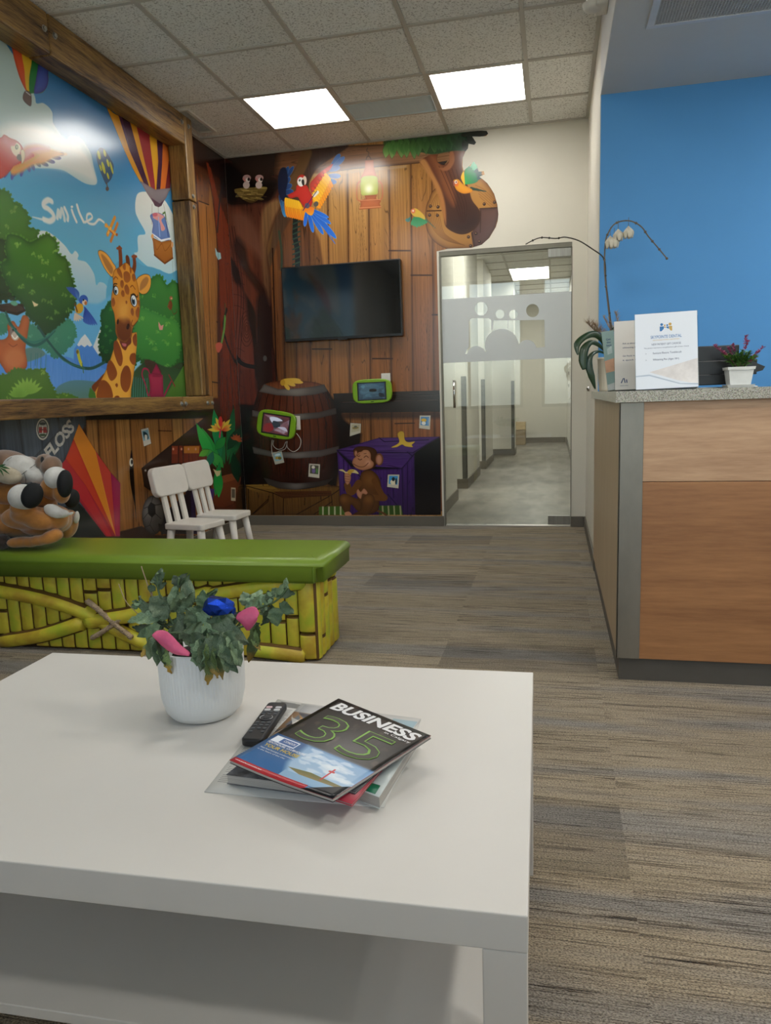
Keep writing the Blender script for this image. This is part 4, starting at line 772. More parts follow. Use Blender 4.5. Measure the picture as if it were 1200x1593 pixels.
    C.line([(500, 740), (560, 760), (610, 790)], 9, '#5a3820', smooth=True)
    C.fill([(390, 380), (470, 370), (540, 440), (560, 540), (545, 640), (530, 740), (450, 780), (380, 760), (340, 660), (350, 520), (360, 440)], m1, m2, smooth=True, rim=('#2e1a0a', 5, .7), lit=(450, 460, 60, '#80542a', .6))
    C.line([(350, 490), (300, 560), (265, 570), (245, 510)], 32, m1, smooth=True); C.line([(500, 470), (560, 590), (590, 630), (470, 620)], 30, m1, smooth=True, w2=26)
    C.fill([(165, 640), (190, 595), (240, 590), (300, 620), (370, 660), (370, 760), (330, 740), (280, 690), (265, 760), (220, 760), (185, 700)], m1, m2, smooth=True, rim=('#2e1a0a', 4, .6), lit=(210, 640, 36, '#7f5228', .6)); C.fill([(380, 640), (420, 595), (480, 600), (500, 660), (470, 740), (430, 785), (340, 785), (300, 780), (370, 730)], m1, m2, smooth=True, rim=('#2e1a0a', 4, .6), lit=(440, 640, 40, '#7f5228', .6))
    C.fill([(220, 765), (260, 755), (285, 785), (230, 792)], pk, smooth=True); C.fill([(330, 570), (345, 545), (370, 570), (400, 540), (432, 575), (420, 595), (385, 590), (370, 635), (340, 610)], pk, smooth=True, rim=('#7a4a34', 3, .5))
    C.fill([(300, 180), (340, 150), (430, 148), (500, 170), (525, 220), (525, 290), (490, 350), (420, 368), (350, 360), (320, 300), (310, 230)], '#452612', smooth=True, rim=('#24120a', 4, .6))
    C.ell(322, 212, 20, 34, '#5a3420'); C.ell(324, 212, 12, 24, '#a87258'); C.ell(542, 268, 38, 58, '#6a3f28'); C.ell(540, 270, 28, 46, '#b37d62', rim=('#7a4a34', 4, .6))
    C.fill([(325, 240), (345, 205), (375, 195), (400, 180), (440, 185), (462, 220), (465, 270), (490, 300), (480, 340), (430, 362), (380, 368), (320, 345), (292, 305), (300, 265)], '#b5805e', '#a36e50', smooth=True, rim=('#7f4d34', 4, .55), lit=(440, 300, 28, '#cf9a80', .7))
    C.line([(300, 310), (350, 335), (400, 335), (440, 300)], 3, '#5c3424', smooth=True); C.line([(330, 225), (350, 240), (362, 232)], 3, '#4a281a', smooth=True); C.line([(400, 250), (420, 235), (440, 250)], 3, '#4a281a', smooth=True); C.line([(345, 262), (362, 272), (378, 266)], 4, '#5c3424', smooth=True)
    C.line([(342, 222), (358, 215)], 3, '#6a4030'); C.line([(400, 215), (420, 212)], 3, '#6a4030')
    C.fill([(165, 368), (200, 362), (235, 385), (270, 362), (320, 368), (350, 402), (310, 395), (280, 395), (270, 420), (235, 410), (210, 385)], '#c9b880', '#d2c290', smooth=True, ol=('#5a4420', .4)); C.fill([(245, 385), (265, 365), (310, 372), (285, 392), (268, 425)], '#b58f34', smooth=True)
    C.fill([(218, 405), (240, 395), (275, 420), (272, 470), (245, 505), (222, 470)], pk, smooth=True, rim=('#7a4a34', 3, .6))
    for y in (425, 448, 470): C.line([(220, y), (262, y+6)], 2.4, '#6f4430')
    # snapshots
    C.frame(370, 560, 3.636)
    snap(C, [(190, 524), (250, 516), (264, 580), (212, 592)], '#8fb9c4', [(.4, .5, .2, .12, '#c09a48'), (.65, .55, .18, .14, '#7a6a2c'), (.5, .25, .3, .1, '#d0e4e8')])
    snap(C, [(404, 586), (466, 590), (462, 668), (400, 660)], '#4a4a3c', [(.4, .25, .16, .12, '#cfc9bc'), (.45, .52, .16, .18, '#6a5a8c'), (.75, .5, .1, .2, '#4a7a3c')])
    snap(C, [(638, 356), (698, 360), (696, 412), (634, 432)], '#b0a88c', [(.5, .4, .3, .12, '#8a7a50'), (.5, .3, .15, .08, '#5c5c50')])
    snap(C, [(1030, 314), (1092, 314), (1088, 394), (1026, 386)], '#4d7fae', [(.4, .35, .25, .14, '#d0a838'), (.4, .58, .2, .14, '#d6d6cc'), (.8, .45, .06, .3, '#7aa0c0')])
    snap(C, [(850, 648), (915, 648), (910, 726), (846, 718)], '#3a8fc4', [(.5, .58, .26, .22, '#d8d0b4'), (.5, .35, .14, .16, '#20282c'), (.75, .5, .08, .25, '#20303c')])
    return C
# ------------------------------------------------------------------ shared materials
M = {}
M['wall'] = mat('painted_wall', '#d9d4c6', .6, nscale=2, var=.02, bump=.08, bscale=300)
M['blue'] = mat('blue_wall_paint', '#56a0e2', .6, nscale=1.5, var=.02, bump=.06, bscale=300)
M['soffit'] = mat('soffit_paint', '#d4d2cf', .7, nscale=2, var=.02, bump=.06, bscale=300)
M['base'] = mat('rubber_baseboard', '#6a6459', .5, nscale=3, var=.04)
M['white'] = mat('white_laminate', '#d0ccc5', .38, nscale=3, var=.012)
M['whiteplastic'] = mat('white_plastic', '#e2ddd4', .42, nscale=6, var=.03, bump=.04, bscale=400)
M['black'] = mat('black_plastic', '#141416', .35, nscale=10, var=.1)
M['blackrub'] = mat('black_rubber', '#1b1b1d', .6, nscale=10, var=.1)
M['steel'] = mat('brushed_steel', '#a8a69f', .34, metal=.9, nscale=3, stretch=(40, 40, 1), var=.1)
M['steeldark'] = mat('dull_steel', '#8f8a80', .42, metal=.75, nscale=3, stretch=(2, 2, 1), var=.08)
M['chrome'] = mat('chrome', '#d2d2d0', .12, metal=1, var=.02)
M['grid'] = mat('ceiling_grid_paint', '#bdb8ae', .5, nscale=5, var=.03)
M['glass'] = glass_mat('door_glass', '#f0f3f0', 1.6)
M['clear'] = glass_mat('clear_acrylic', '#eef3f4', 1.0)
def lampmat(name, s, col='#fffcf6'):
    m, nt, b = base_mat(name); b.inputs['Base Color'].default_value = (1, 1, 1, 1)
    b.inputs['Emission Color'].default_value = lin(col); b.inputs['Emission Strength'].default_value = s; return m
M['lamp'] = lampmat('lit_diffuser', PANEL_W)
M['lampfar'] = lampmat('lit_diffuser_corridor', 4.0)
# ceiling tile: white mineral fibre with fissures
def tile_mat():
    m, nt, b = base_mat('mineral_fibre_tile'); L = nt.links
    g = N(nt, 'ShaderNodeNewGeometry'); n1 = N(nt, 'ShaderNodeTexNoise', i_Scale=95., i_Detail=3., i_Roughness=.7); L.new(g.outputs['Position'], n1.inputs[0])
    rp = N(nt, 'ShaderNodeValToRGB'); e = rp.color_ramp.elements; e[0].position = .36; e[0].color = lin('#a8a49c'); e[1].position = .47; e[1].color = lin('#ecebe6')
    L.new(n1.outputs[0], rp.inputs[0]); oi = N(nt, 'ShaderNodeObjectInfo'); hs = N(nt, 'ShaderNodeHueSaturation'); mr = N(nt, 'ShaderNodeMapRange'); mr.inputs['To Min'].default_value = .96; mr.inputs['To Max'].default_value = 1.03
    L.new(oi.outputs['Random'], mr.inputs[0]); L.new(mr.outputs[0], hs.inputs['Value']); L.new(rp.outputs[0], hs.inputs['Color']); L.new(hs.outputs[0], b.inputs['Base Color'])
    b.inputs['Roughness'].default_value = .9; bp = N(nt, 'ShaderNodeBump', i_Strength=.5, i_Distance=.004); L.new(rp.outputs[0], bp.inputs['Height']); L.new(bp.outputs[0], b.inputs['Normal']); return m
M['tile'] = tile_mat()
def carpet_mat():
    m, nt, b = base_mat('striated_loop_carpet'); L = nt.links
    g = N(nt, 'ShaderNodeNewGeometry'); oi = N(nt, 'ShaderNodeObjectInfo')
    sc = N(nt, 'ShaderNodeMath', operation='MULTIPLY'); sc.inputs[1].default_value = 7.; L.new(oi.outputs['Random'], sc.inputs[0])
    cx = N(nt, 'ShaderNodeCombineXYZ'); L.new(sc.outputs[0], cx.inputs[2]); ad = N(nt, 'ShaderNodeVectorMath', operation='ADD'); L.new(g.outputs['Position'], ad.inputs[0]); L.new(cx.outputs[0], ad.inputs[1])
    def nz(s, scale, det=3., rough=.6):
        mp = N(nt, 'ShaderNodeMapping'); mp.inputs['Scale'].default_value = s; L.new(ad.outputs[0], mp.inputs[0]); n = N(nt, 'ShaderNodeTexNoise', i_Scale=scale, i_Detail=det, i_Roughness=rough); L.new(mp.outputs[0], n.inputs[0]); return n
    def nzw(s, scale, det=3., rough=.6):      # continues from tile to tile
        mp = N(nt, 'ShaderNodeMapping'); mp.inputs['Scale'].default_value = s; L.new(g.outputs['Position'], mp.inputs[0]); n = N(nt, 'ShaderNodeTexNoise', i_Scale=scale, i_Detail=det, i_Roughness=rough); L.new(mp.outputs[0], n.inputs[0]); return n
    def ramp(n, st):
        r = N(nt, 'ShaderNodeValToRGB'); e = r.color_ramp.elements
        while len(e) < len(st): e.new(.5)
        for x, (p, c) in zip(e, st): x.position = p; x.color = lin(c)
        L.new(n.outputs[0], r.inputs[0]); return r
    tone = ramp(nzw((.25, 2.4, 1), 2.2, 2.), [(.36, '#a99a80'), (.5, '#b0a189'), (.62, '#9b958c')])
    lines = ramp(nz((1.7, 78, 1), 3.0, 5., .75), [(.37, '#30281f'), (.44, '#8a7c6c'), (.50, '#ffffff')])
    dens = ramp(nz((.5, 9, 1), 3.0, 2.), [(.42, '#000000'), (.62, '#ffffff')])
    m1 = N(nt, 'ShaderNodeMix', data_type='RGBA', blend_type='MULTIPLY'); L.new(tone.outputs[0], m1.inputs[6]); L.new(lines.outputs[0], m1.inputs[7])
    mm = N(nt, 'ShaderNodeMath', operation='MULTIPLY_ADD'); mm.inputs[1].default_value = .60; mm.inputs[2].default_value = .40; L.new(dens.outputs[0], mm.inputs[0]); L.new(mm.outputs[0], m1.inputs[0])
    loop = ramp(nzw((1, 1.7, 1), 210, 1.5), [(.32, '#5e5a56'), (.6, '#ffffff')])
    m2 = N(nt, 'ShaderNodeMix', data_type='RGBA', blend_type='MULTIPLY'); m2.inputs[0].default_value = .8; L.new(m1.outputs[2], m2.inputs[6]); L.new(loop.outputs[0], m2.inputs[7])
    hs = N(nt, 'ShaderNodeHueSaturation'); L.new(oi.outputs['Color'], hs.inputs['Value']); L.new(m2.outputs[2], hs.inputs['Color'])
    L.new(hs.outputs[0], b.inputs['Base Color']); b.inputs['Roughness'].default_value = .95; b.inputs['Sheen Weight'].default_value = .15; b.inputs['Specular IOR Level'].default_value = .15
    bp = N(nt, 'ShaderNodeBump', i_Strength=.7, i_Distance=.004); L.new(loop.outputs[0], bp.inputs['Height']); L.new(bp.outputs[0], b.inputs['Normal']); return m
M['carpet'] = carpet_mat()
M['vinyl'] = mat('grey_vinyl_floor', '#878278', .4, nscale=5, stretch=(1, .35, 1), col2='#5c574e', world=True, bump=.03)
M['slab'] = mat('concrete_slab', '#6f6c66', .9, nscale=4)
M['beam'] = wood_mat('frame_timber_along', '#a8854a', '#66492a', 'Y', 3.4, .07, .4, .5, dark='#241708', rnd=.06, contrast=(.37, .62))
M['beamz'] = wood_mat('frame_timber_upright', '#a8854a', '#66492a', 'Z', 3.4, .07, .4, .5, dark='#241708', rnd=.06, contrast=(.37, .62))

# ------------------------------------------------------------------ floor
fl = struct('floor', bx(XL-.1, XE+.1, YR-.1, YB+.12, -.15, -.0065), M['slab'])
shared = {}
i0 = -5
for i in range(-5, 6):
    x0, x1 = .165+.61*i, .165+.61*(i+1)
    x0, x1 = max(x0, XL), min(x1, XE)
    if x1-x0 < .02: continue
    for k in range(-17, 11):
        y0, y1 = 2.78+.305*k, 2.78+.305*(k+1); y0, y1 = max(y0, YR), min(y1, YB)
        if y1-y0 < .02 or (x0 > .3 and y0 > 4.4) or y0 > YB or False: continue
        key = (round(x1-x0, 3), round(y1-y0, 3))
        if key not in shared:
            shared[key] = None
            o = obj('carpet_tile', bx(0.0001, x1-x0-.0001, .0001, y1-y0-.0001, -.0065, 0), M['carpet'], fl, loc=(x0, y0, 0)); shared[key] = o.data
        else:
            o = obj('carpet_tile', shared[key], None, fl, loc=(x0, y0, 0))
        tone_ = .78 if (i, k) in ((-1, 0), (-1, -4), (-2, 8), (-2, 4), (3, -3)) else (1.1, 1.14, 1.07, 1.12, 1.09)[(i*7+k*3) % 5]; o.color = (tone_, tone_, tone_, 1)
fc = struct('corridor_floor', bx(-2.6, 1.6, YB+.06, 16.4, -.12, 0), M['vinyl'])
struct('threshold_strip', bx(-.87, .135, YB+.0, YB+.07, -.004, .006, .002), M['steel'])

# ------------------------------------------------------------------ ceiling: grid of 61 cm tiles
GX = [-1.995+.61*k for k in range(-1, 5)]; GY = [4.865+.62*k for k in range(-12, 3)]
LAMPS = [(-1.995, 4.865), (-.775, 4.865), (-1.995, 1.765), (-.775, 1.765)]
cl = struct('ceiling', bx(XL-.1, XR+.02, YR-.1, YB+.12, CEIL+.03, CEIL+.16), M['slab'])
tmesh = {}
for x in GX:
    for y in GY:
        x0, x1, y0, y1 = max(x, XL), min(x+.61, XR), max(y, YR), min(y+.62, YB)
        if x1-x0 < .03 or y1-y0 < .03: continue
        if any(abs(x-a) < .01 and abs(y-b) < .01 for a, b in LAMPS): continue
        if abs(x+1.385) < .01 and abs(y-4.865) < .01: y1 = y+.31          # half tile in front of the air grille
        key = (round(x1-x0, 3), round(y1-y0, 3))
        if key not in tmesh: tmesh[key] = obj('ceiling_tile', bx(.010, key[0]-.010, .010, key[1]-.010, 0, .012, .003), M['tile'], cl, loc=(x0, y0, CEIL+.004)).data
        else: obj('ceiling_tile', tmesh[key], None, cl, loc=(x0, y0, CEIL+.004))
for x in GX[1:]: obj('grid_bar', bx(x-.012, x+.012, YR, YB, CEIL-.003, CEIL+.012), M['grid'], cl)
for y in GY[1:]: obj('grid_bar', bx(XL, XR, y-.012, y+.012, CEIL-.0035, CEIL+.0115), M['grid'], cl)
obj('grid_bar', bx(-1.385, -.775, 5.163, 5.187, CEIL-.003, CEIL+.012), M['grid'], cl)
bm = new(); box(bm, XL, XL+.022, YR, YB, CEIL-.004, CEIL+.01); box(bm, XL, XR, YB-.022, YB, CEIL-.0045, CEIL+.01); box(bm, XR-.022, XR, YR, YB, CEIL-.0042, CEIL+.01)
obj('edge_angle', bm, M['grid'], cl)
LL = ['bright square ceiling light panel left of the slim grey air grille', 'bright square ceiling light panel right of the slim grey air grille', 'square ceiling light panel above the sofa side, out of view', 'square ceiling light panel above the coffee table, out of view', 'square ceiling light panel near the windows on the mural side', 'square ceiling light panel near the windows on the desk side']
for (x, y), lb in zip(LAMPS, LL):
    r = tag(empty('ceiling_light', (x+.305, y+.31, CEIL)), lb, 'ceiling light', 'square light panels in the tile ceiling')
    bm = new()
    for a in ((x+.012, x+.026, y+.012, y+.608), (x+.584, x+.598, y+.012, y+.608), (x+.026, x+.584, y+.012, y+.026), (x+.026, x+.584, y+.594, y+.608)): box(bm, *a, CEIL-.002, CEIL+.02)
    obj('panel_frame', bm, M['grid'], r)
    obj('diffuser', bx(x+.026, x+.584, y+.026, y+.594, CEIL+.001, CEIL+.008), M['lamp'], r, label='glowing white diffuser')
def grille(name, x0, x1, y0, y1, z, nb, m1, m2, axis='X', label='', fr=.016, ang=.5):
    r = tag(empty(name, ((x0+x1)/2, (y0+y1)/2, z)), label, 'air vent')
    bm = new(); box(bm, x0, x1, y0, y0+fr, z-.006, z+.01); box(bm, x0, x1, y1-fr, y1, z-.006, z+.01); box(bm, x0, x0+fr, y0+fr, y1-fr, z-.006, z+.01); box(bm, x1-fr, x1, y0+fr, y1-fr, z-.006, z+.01)
    obj('frame', bm, m1, r); obj('duct_back', bx(x0+fr, x1-fr, y0+fr, y1-fr, z+.012, z+.016), m2, r)
    a0, a1 = (y0+fr, y1-fr) if axis == 'X' else (x0+fr, x1-fr); mesh = None
    for k in range(nb):
        c = a0+(a1-a0)*(k+.5)/nb; h = (a1-a0)/nb*.42
        if mesh is None:
            bm = new(); L = ((x1-x0) if axis == 'X' else (y1-y0))/2-fr
            if axis == 'X': box(bm, -L, L, -h, h, -.001, .001, M=Matrix.Rotation(ang, 4, 'X'))
            else: box(bm, -h, h, -L, L, -.001, .001, M=Matrix.Rotation(.5, 4, 'Y'))
            me = bpy.data.meshes.new('blade'); bm.to_mesh(me); bm.free(); me.materials.append(m1); mesh = me
        o = bpy.data.objects.new('blade', mesh); COL.objects.link(o); o.parent = r
        o.location = (0, c-(y0+y1)/2, .002) if axis == 'X' else (c-(x0+x1)/2, 0, .002)
    return r
M['ventgrey'] = mat('grey_vent_paint', '#8f9496', .5, var=.03); M['ventdark'] = mat('dark_duct', '#2c2e2f', .8)
M['ventmid'] = mat('pale_vent_paint', '#d8d4cb', .5, var=.03); M['linear'] = mat('linear_grille_paint', '#cad6da', .5, var=.03); M['linearback'] = mat('linear_grille_back', '#a9b6ba', .7)
grille('linear_grille', -1.373, -.787, 5.187, 5.473, CEIL, 22, M['linear'], M['linearback'], 'X', 'slim grey slatted air grille between the two bright ceiling panels', .008, .1)
grille('wall_side_vent', -2.535, -2.385, 4.93, 5.38, CEIL-.002, 20, M['ventmid'], M['ventgrey'], 'X', 'small slatted ceiling vent beside the timber frame corner', .022)

# ------------------------------------------------------------------ walls
DX0, DX1, DZ = -.868, .131, 2.145
bm = new(); box(bm, XL-.1, DX0, YB, YB+.12, 0, CEIL+.1); box(bm, DX0, DX1, YB, YB+.12, DZ, CEIL+.1); box(bm, DX1, XR+.12, YB, YB+.12, 0, CEIL+.1)
struct('wall_back', bm, M['wall'])
struct('wall_left', bx(XL-.1, XL, YR-.1, YB, -.02, CEIL+.1), M['wall'])
bm = new(); box(bm, XR, XR+.12, 4.46, YB, 0, CEIL+.1); struct('wall_partition', bm, M['wall'])
struct('wall_blue', bx(XR+.003, XE, 4.447, 4.46, 0, SOF+.02), M['blue'])
struct('wall_right', bx(XE, XE+.1, YR-.1, 4.46, 0, CEIL), M['wall'])
struct('soffit', bx(XR, XE, YR, 4.46, SOF, CEIL+.1, .004), M['soffit'])
bm = new(); seg = [XL-.1]+[v for ab in WINDOWS for v in ab]+[XE+.1]
for k in range(0, len(seg), 2): box(bm, seg[k], seg[k+1], YR-.14, YR, 0, CEIL+.1)
for a, b in WINDOWS: box(bm, a, b, YR-.14, YR, 0, .8); box(bm, a, b, YR-.14, YR, 2.9, CEIL+.1)
struct('wall_rear', bm, M['wall'])
struct('street_pavement', bx(-12, 14, -22, YR-.2, -.3, -.15), mat('pavement', '#b0aca4', .9, nscale=3, world=True))
M['alu'] = mat('window_aluminium', '#8b8d8e', .4, metal=.6)
for k, (a, b) in enumerate(WINDOWS):
    bm = new(); y0, y1 = YR-.1, YR-.05
    box(bm, a, b, y0, y1, .8, .85); box(bm, a, b, y0, y1, 2.85, 2.9); box(bm, a, a+.05, y0, y1, .85, 2.85); box(bm, b-.05, b, y0, y1, .85, 2.85)
    f = struct('window_%d' % (k+1), bm, M['alu']); m_ = (a+b)/2
    obj('mullion', bx(m_-.025, m_+.025, y0, y1, .85, 2.85), M['alu'], f)
    obj('pane', bx(a+.05, m_-.025, YR-.078, YR-.072, .85, 2.85), M['clear'], f); obj('pane', bx(m_+.025, b-.05, YR-.078, YR-.072, .85, 2.85), M['clear'], f)
BH = .083
struct('baseboard_back', bx(XL, DX0-.002, YB-.012, YB, 0, BH, .003), M['base'])
struct('baseboard_door_side', bx(DX1, XR-.012, YB-.012, YB, 0, BH, .003), M['base'])
struct('baseboard_partition', bx(XR-.012, XR, 4.45, YB, 0, BH, .003), M['base'])
struct('baseboard_left', bx(XL, XL+.012, YR, YB-.012, 0, BH, .003), M['base'])

# ------------------------------------------------------------------ corridor behind the glass door
M['corr'] = mat('corridor_paint', '#cdcabf', .6, nscale=2, var=.02); M['guard'] = mat('corner_guard_steel', '#6d6d68', .4, metal=.7, var=.08)
CC = 2.86
def wseg(name, x0, x1, y0, y1, bb=True):
    o = struct(name, bx(x0, x1, y0, y1, 0, CC+.05), M['corr'])
    return o
w1 = wseg('corridor_wall_left', -1.15, -.955, YB+.121, 7.5); obj('corridor_baseboard', bx(-.956, -.945, YB+.121, 7.51, 0, .11), M['base'], w1)
for nm, x1, ya, yb in (('corridor_wall_bay', -.955, 8.385, 9.88), ('corridor_wall_bay', -.945, 10.62, 11.98), ('corridor_wall_end', -.655, 12.9, 13.4)):
    x0 = x1-.28 if x1 < -.7 else -1.6
    w_ = wseg(nm, x0, x1, ya, yb); bmx = new(); box(bmx, x1-.001, x1+.011, ya-.01, yb, 0, .11); box(bmx, x0, x1, ya-.011, ya+.001, 0, .11)
    obj('corridor_baseboard', bmx, M['base'], w_); bmx = new(); box(bmx, x1-.05, x1+.004, ya-.004, ya, .11, 1.25); box(bmx, x1-.001, x1+.004, ya-.004, ya+.05, .11, 1.25); obj('corner_guard', bmx, M['guard'], w_)
wseg('corridor_wall_far', -1.8, .9, 16.0, 16.1); struct('corridor_baseboard_far', bx(-1.6, .24, 15.985, 16.0, 0, .11), M['base'])
wseg('corridor_wall_right', .235, .4, YB+.121, 9.2); wseg('corridor_wall_right', .262, .42, 9.9, 16.0)
struct('corridor_baseboard_right', bx(.25, .262, 9.9, 15.98, 0, .11), M['base'])
struct('corner_guard_right', bx(.225, .238, 9.14, 9.2, .11, 1.5), M['guard'])
struct('corridor_bay_wall', bx(-2.6, -2.5, YB+.121, 16.1, 0, CC), M['corr']); struct('corridor_side_wall', bx(1.5, 1.6, YB+.121, 16.1, 0, CC), M['corr'])
cc = struct('corridor_ceiling', bx(-2.6, 1.6, YB+.121, 16.1, CC+.03, CC+.15), M['slab'])
tm = None
for i in range(-3, 3):
    for k in range(0, 16):
        x, y = -.06+.61*i, 6.1+.61*k
        if (i, k) in ((-1, 9), (-1, 10)) or y > 15.6: continue
        if tm is None: tm = obj('ceiling_tile', bx(.01, .60, .01, .60, 0, .012), M['tile'], cc, loc=(x, y, CC+.004)).data
        else: obj('ceiling_tile', tm, None, cc, loc=(x, y, CC+.004))
for i in range(-3, 4): obj('grid_bar', bx(-.06+.61*i-.012, -.06+.61*i+.012, YB+.121, 16, CC-.003, CC+.012), M['grid'], cc)
for k in range(0, 17): obj('grid_bar', bx(-2.5, 1.5, 6.1+.61*k-.012, 6.1+.61*k+.012, CC-.0035, CC+.0115), M['grid'], cc)
for (x, y, lb) in ((-.67, 11.59, 'long bright light panel in the corridor ceiling behind the glass door'), (-.67, 7.3, 'corridor ceiling light panel nearest the glass door, above its top edge')):
    r = tag(empty('corridor_light', (x+.305, y+.5, CC)), lb, 'ceiling light'); h = 1.2 if y > 8 else .6
    if y < 8: continue
    obj('diffuser', bx(x+.02, x+.59, y+.02, y+h, CC+.001, CC+.01), M['lampfar'], r)
    bm = new(); box(bm, x+.005, x+.02, y, y+h+.02, CC-.002, CC+.02); box(bm, x+.59, x+.605, y, y+h+.02, CC-.002, CC+.02); obj('panel_frame', bm, M['grid'], r)
for o in [o for o in bpy.data.objects if o.name.startswith('corridor_light') and not o.children]: bpy.data.objects.remove(o)
for (x, y) in ((-.36, 8.0), (-.36, 14.2), (-1.8, 8.0), (-1.8, 10.2)):
    ld = bpy.data.lights.new('corridor_lamp', 'AREA'); ld.shape = 'RECTANGLE'; ld.size = .56; ld.size_y = .56; ld.energy = 17; ld.color = (1, .97, .93)
    lo = bpy.data.objects.new('corridor_lamp', ld); COL.objects.link(lo); lo.location = (x, y, CC-.01); lo['kind'] = 'structure'
# small wooden cabinet at the corridor end
M['pale'] = wood_mat('pale_ply', '#c9b48c', '#a8906a', 'X', 3, .2, .5, .1); M['brownbox'] = wood_mat('brown_ply', '#9c8a6c', '#7d6c52', 'X', 3, .2, .5, .1)
r = tag(empty('storage_box', (-.66, 15.55, 0)), 'small tan wooden box unit standing at the far end of the corridor', 'cabinet')
obj('body', bx(-.86, -.56, 15.4, 15.75, 0, .30, .006), M['brownbox'], r); obj('top_drawer', bx(-.86, -.56, 15.39, 15.75, .305, .46, .006), M['pale'], r, label='lighter upper drawer')
r = tag(empty('wall_dispenser', (.22, 10.2, 1.1)), 'white glove dispenser on the right corridor wall behind the glass', 'dispenser')
obj('holder', bx(.19, .262, 10.1, 10.35, .95, 1.45, .01), M['whiteplastic'], r); obj('slot', bx(.186, .19, 10.15, 10.3, 1.1, 1.14), M['black'], r); obj('slot', bx(.186, .19, 10.15, 10.3, 1.26, 1.30), M['black'], r)

# ------------------------------------------------------------------ glass door with frosted band
M['doorframe'] = mat('door_channel', '#7d7a6e', .45, metal=.3)
dr = tag(empty('door_1', ((DX0+DX1)/2, YB+.03, 0)), 'frameless glass corridor door with a frosted band', kind='structure')
obj('pane', bx(DX0+.008, DX1-.006, YB+.018, YB+.030, .012, DZ-.035), M['glass'], dr, label='clear glass leaf')
bm = new(); box(bm, DX0, DX1, YB+.002, YB+.05, DZ-.035, DZ, .002); box(bm, DX0-.001, DX0+.012, YB-.002, YB+.05, 0, DZ-.035, .002); box(bm, DX1-.004, DX1+.002, YB-.002, YB+.05, 0, DZ-.035); obj('channel_frame', bm, M['doorframe'], dr)
obj('patch_hinge', bx(-.045, DX1-.006, YB+.008, YB+.04, DZ-.10, DZ-.035, .003), M['steel'], dr); obj('patch_hinge', bx(-.045, DX1-.006, YB+.008, YB+.04, .012, .085, .003), M['steel'], dr)
bm = new(); tube(bm, [(-.765, YB-.028, .95), (-.765, YB-.028, 1.165)], .0095, 12)
for z in (.965, 1.15): tube(bm, [(-.765, YB-.028, z), (-.765, YB+.018, z)], .006, 8)
obj('pull_handle', bm, M['chrome'], dr, label='short chrome pull handle')
FX0, FX1, FZ0, FZ1 = -.862, .127, 1.303, 1.790
def frost_canvas():
    W, H = 640, int(640*(FZ1-FZ0)/(FX1-FX0))
    C = Canvas(W, H, lambda u, v: ((at(u, v, 'Y', YB+.016).x-FX0)/(FX1-FX0)*W, (FZ1-at(u, v, 'Y', YB+.016).z)/(FZ1-FZ0)*H)); C.a[:] = 1
    C.frame(680, 370, 5.4545); k = '#000000'; w_ = '#ffffff'
    C.ell(375, 601, 56, 58, k); C.ell(535, 648, 37, 39, k); C.ell(650, 650, 37, 39, k); C.ell(812, 617, 54, 56, k)
    C.fill([(272, 712), (280, 690), (300, 682), (440, 682), (465, 700), (465, 950), (272, 950)], k); C.fill([(478, 702), (600, 700), (600, 900), (478, 900)], k); C.fill([(606, 700), (725, 700), (725, 900), (606, 900)], k)
    C.fill([(690, 700), (912, 696), (916, 950), (690, 950)], k)
    C.line([(466, 690), (466, 900)], 5, w_)
    def hill(cx, cy, r):
        C.fill([(cx+(r+10)*math.cos(t), cy-(r+10)*math.sin(t)) for t in np.linspace(0, PI, 24)], '#555555')
    for cx, cy, r in ((335, 1000, 86), (550, 915, 148), (765, 945, 84)):
        C.line([(cx+r*math.cos(t), cy-r*math.sin(t)) for t in np.linspace(.25, PI-.15, 24)], 10, k)
    for cx, cy, r in ((335, 1000, 82), (550, 915, 144), (765, 945, 80)): C.ell(cx, cy, r, r, w_)
    C.fill([(240, 985), (930, 925), (930, 1060), (240, 1060)], w_)
    return C
fi = frost_canvas().image('frosted_band_cutout'); fi.colorspace_settings.name = 'Non-Color'
m = bpy.data.materials.new('frosted_film'); m.use_nodes = True; nt = m.node_tree; nt.nodes.clear(); L = nt.links
o_ = N(nt, 'ShaderNodeOutputMaterial'); t_ = N(nt, 'ShaderNodeTexImage'); t_.image = fi; uvn = N(nt, 'ShaderNodeUVMap'); L.new(uvn.outputs[0], t_.inputs[0])
df = N(nt, 'ShaderNodeBsdfDiffuse'); df.inputs[0].default_value = lin('#d3d9e2'); tl = N(nt, 'ShaderNodeBsdfTranslucent'); tl.inputs[0].default_value = lin('#e4e6e6')
a_ = N(nt, 'ShaderNodeMixShader'); a_.inputs[0].default_value = .5; L.new(df.outputs[0], a_.inputs[1]); L.new(tl.outputs[0], a_.inputs[2])
tr = N(nt, 'ShaderNodeBsdfTransparent'); b_ = N(nt, 'ShaderNodeMixShader'); sp_ = N(nt, 'ShaderNodeMath', operation='MULTIPLY'); sp_.inputs[1].default_value = .95
L.new(t_.outputs[0], sp_.inputs[0]); L.new(sp_.outputs[0], b_.inputs[0]); L.new(tr.outputs[0], b_.inputs[1]); L.new(a_.outputs[0], b_.inputs[2]); L.new(b_.outputs[0], o_.inputs[0])
def quad(name, P, mt, parent=None, flip=False, uv=((0, 0), (1, 0), (1, 1), (0, 1))):
    bm = new(); vs = [bm.verts.new(p) for p in P]; f = bm.faces.new(vs); l = bm.loops.layers.uv.new('UVMap')
    for lp, c in zip(f.loops, uv): lp[l].uv = c
    return obj(name, bm, mt, parent)
quad('frosted_film', [(FX0, YB+.0165, FZ0), (FX1, YB+.0165, FZ0), (FX1, YB+.0165, FZ1), (FX0, YB+.0165, FZ1)], m, dr)

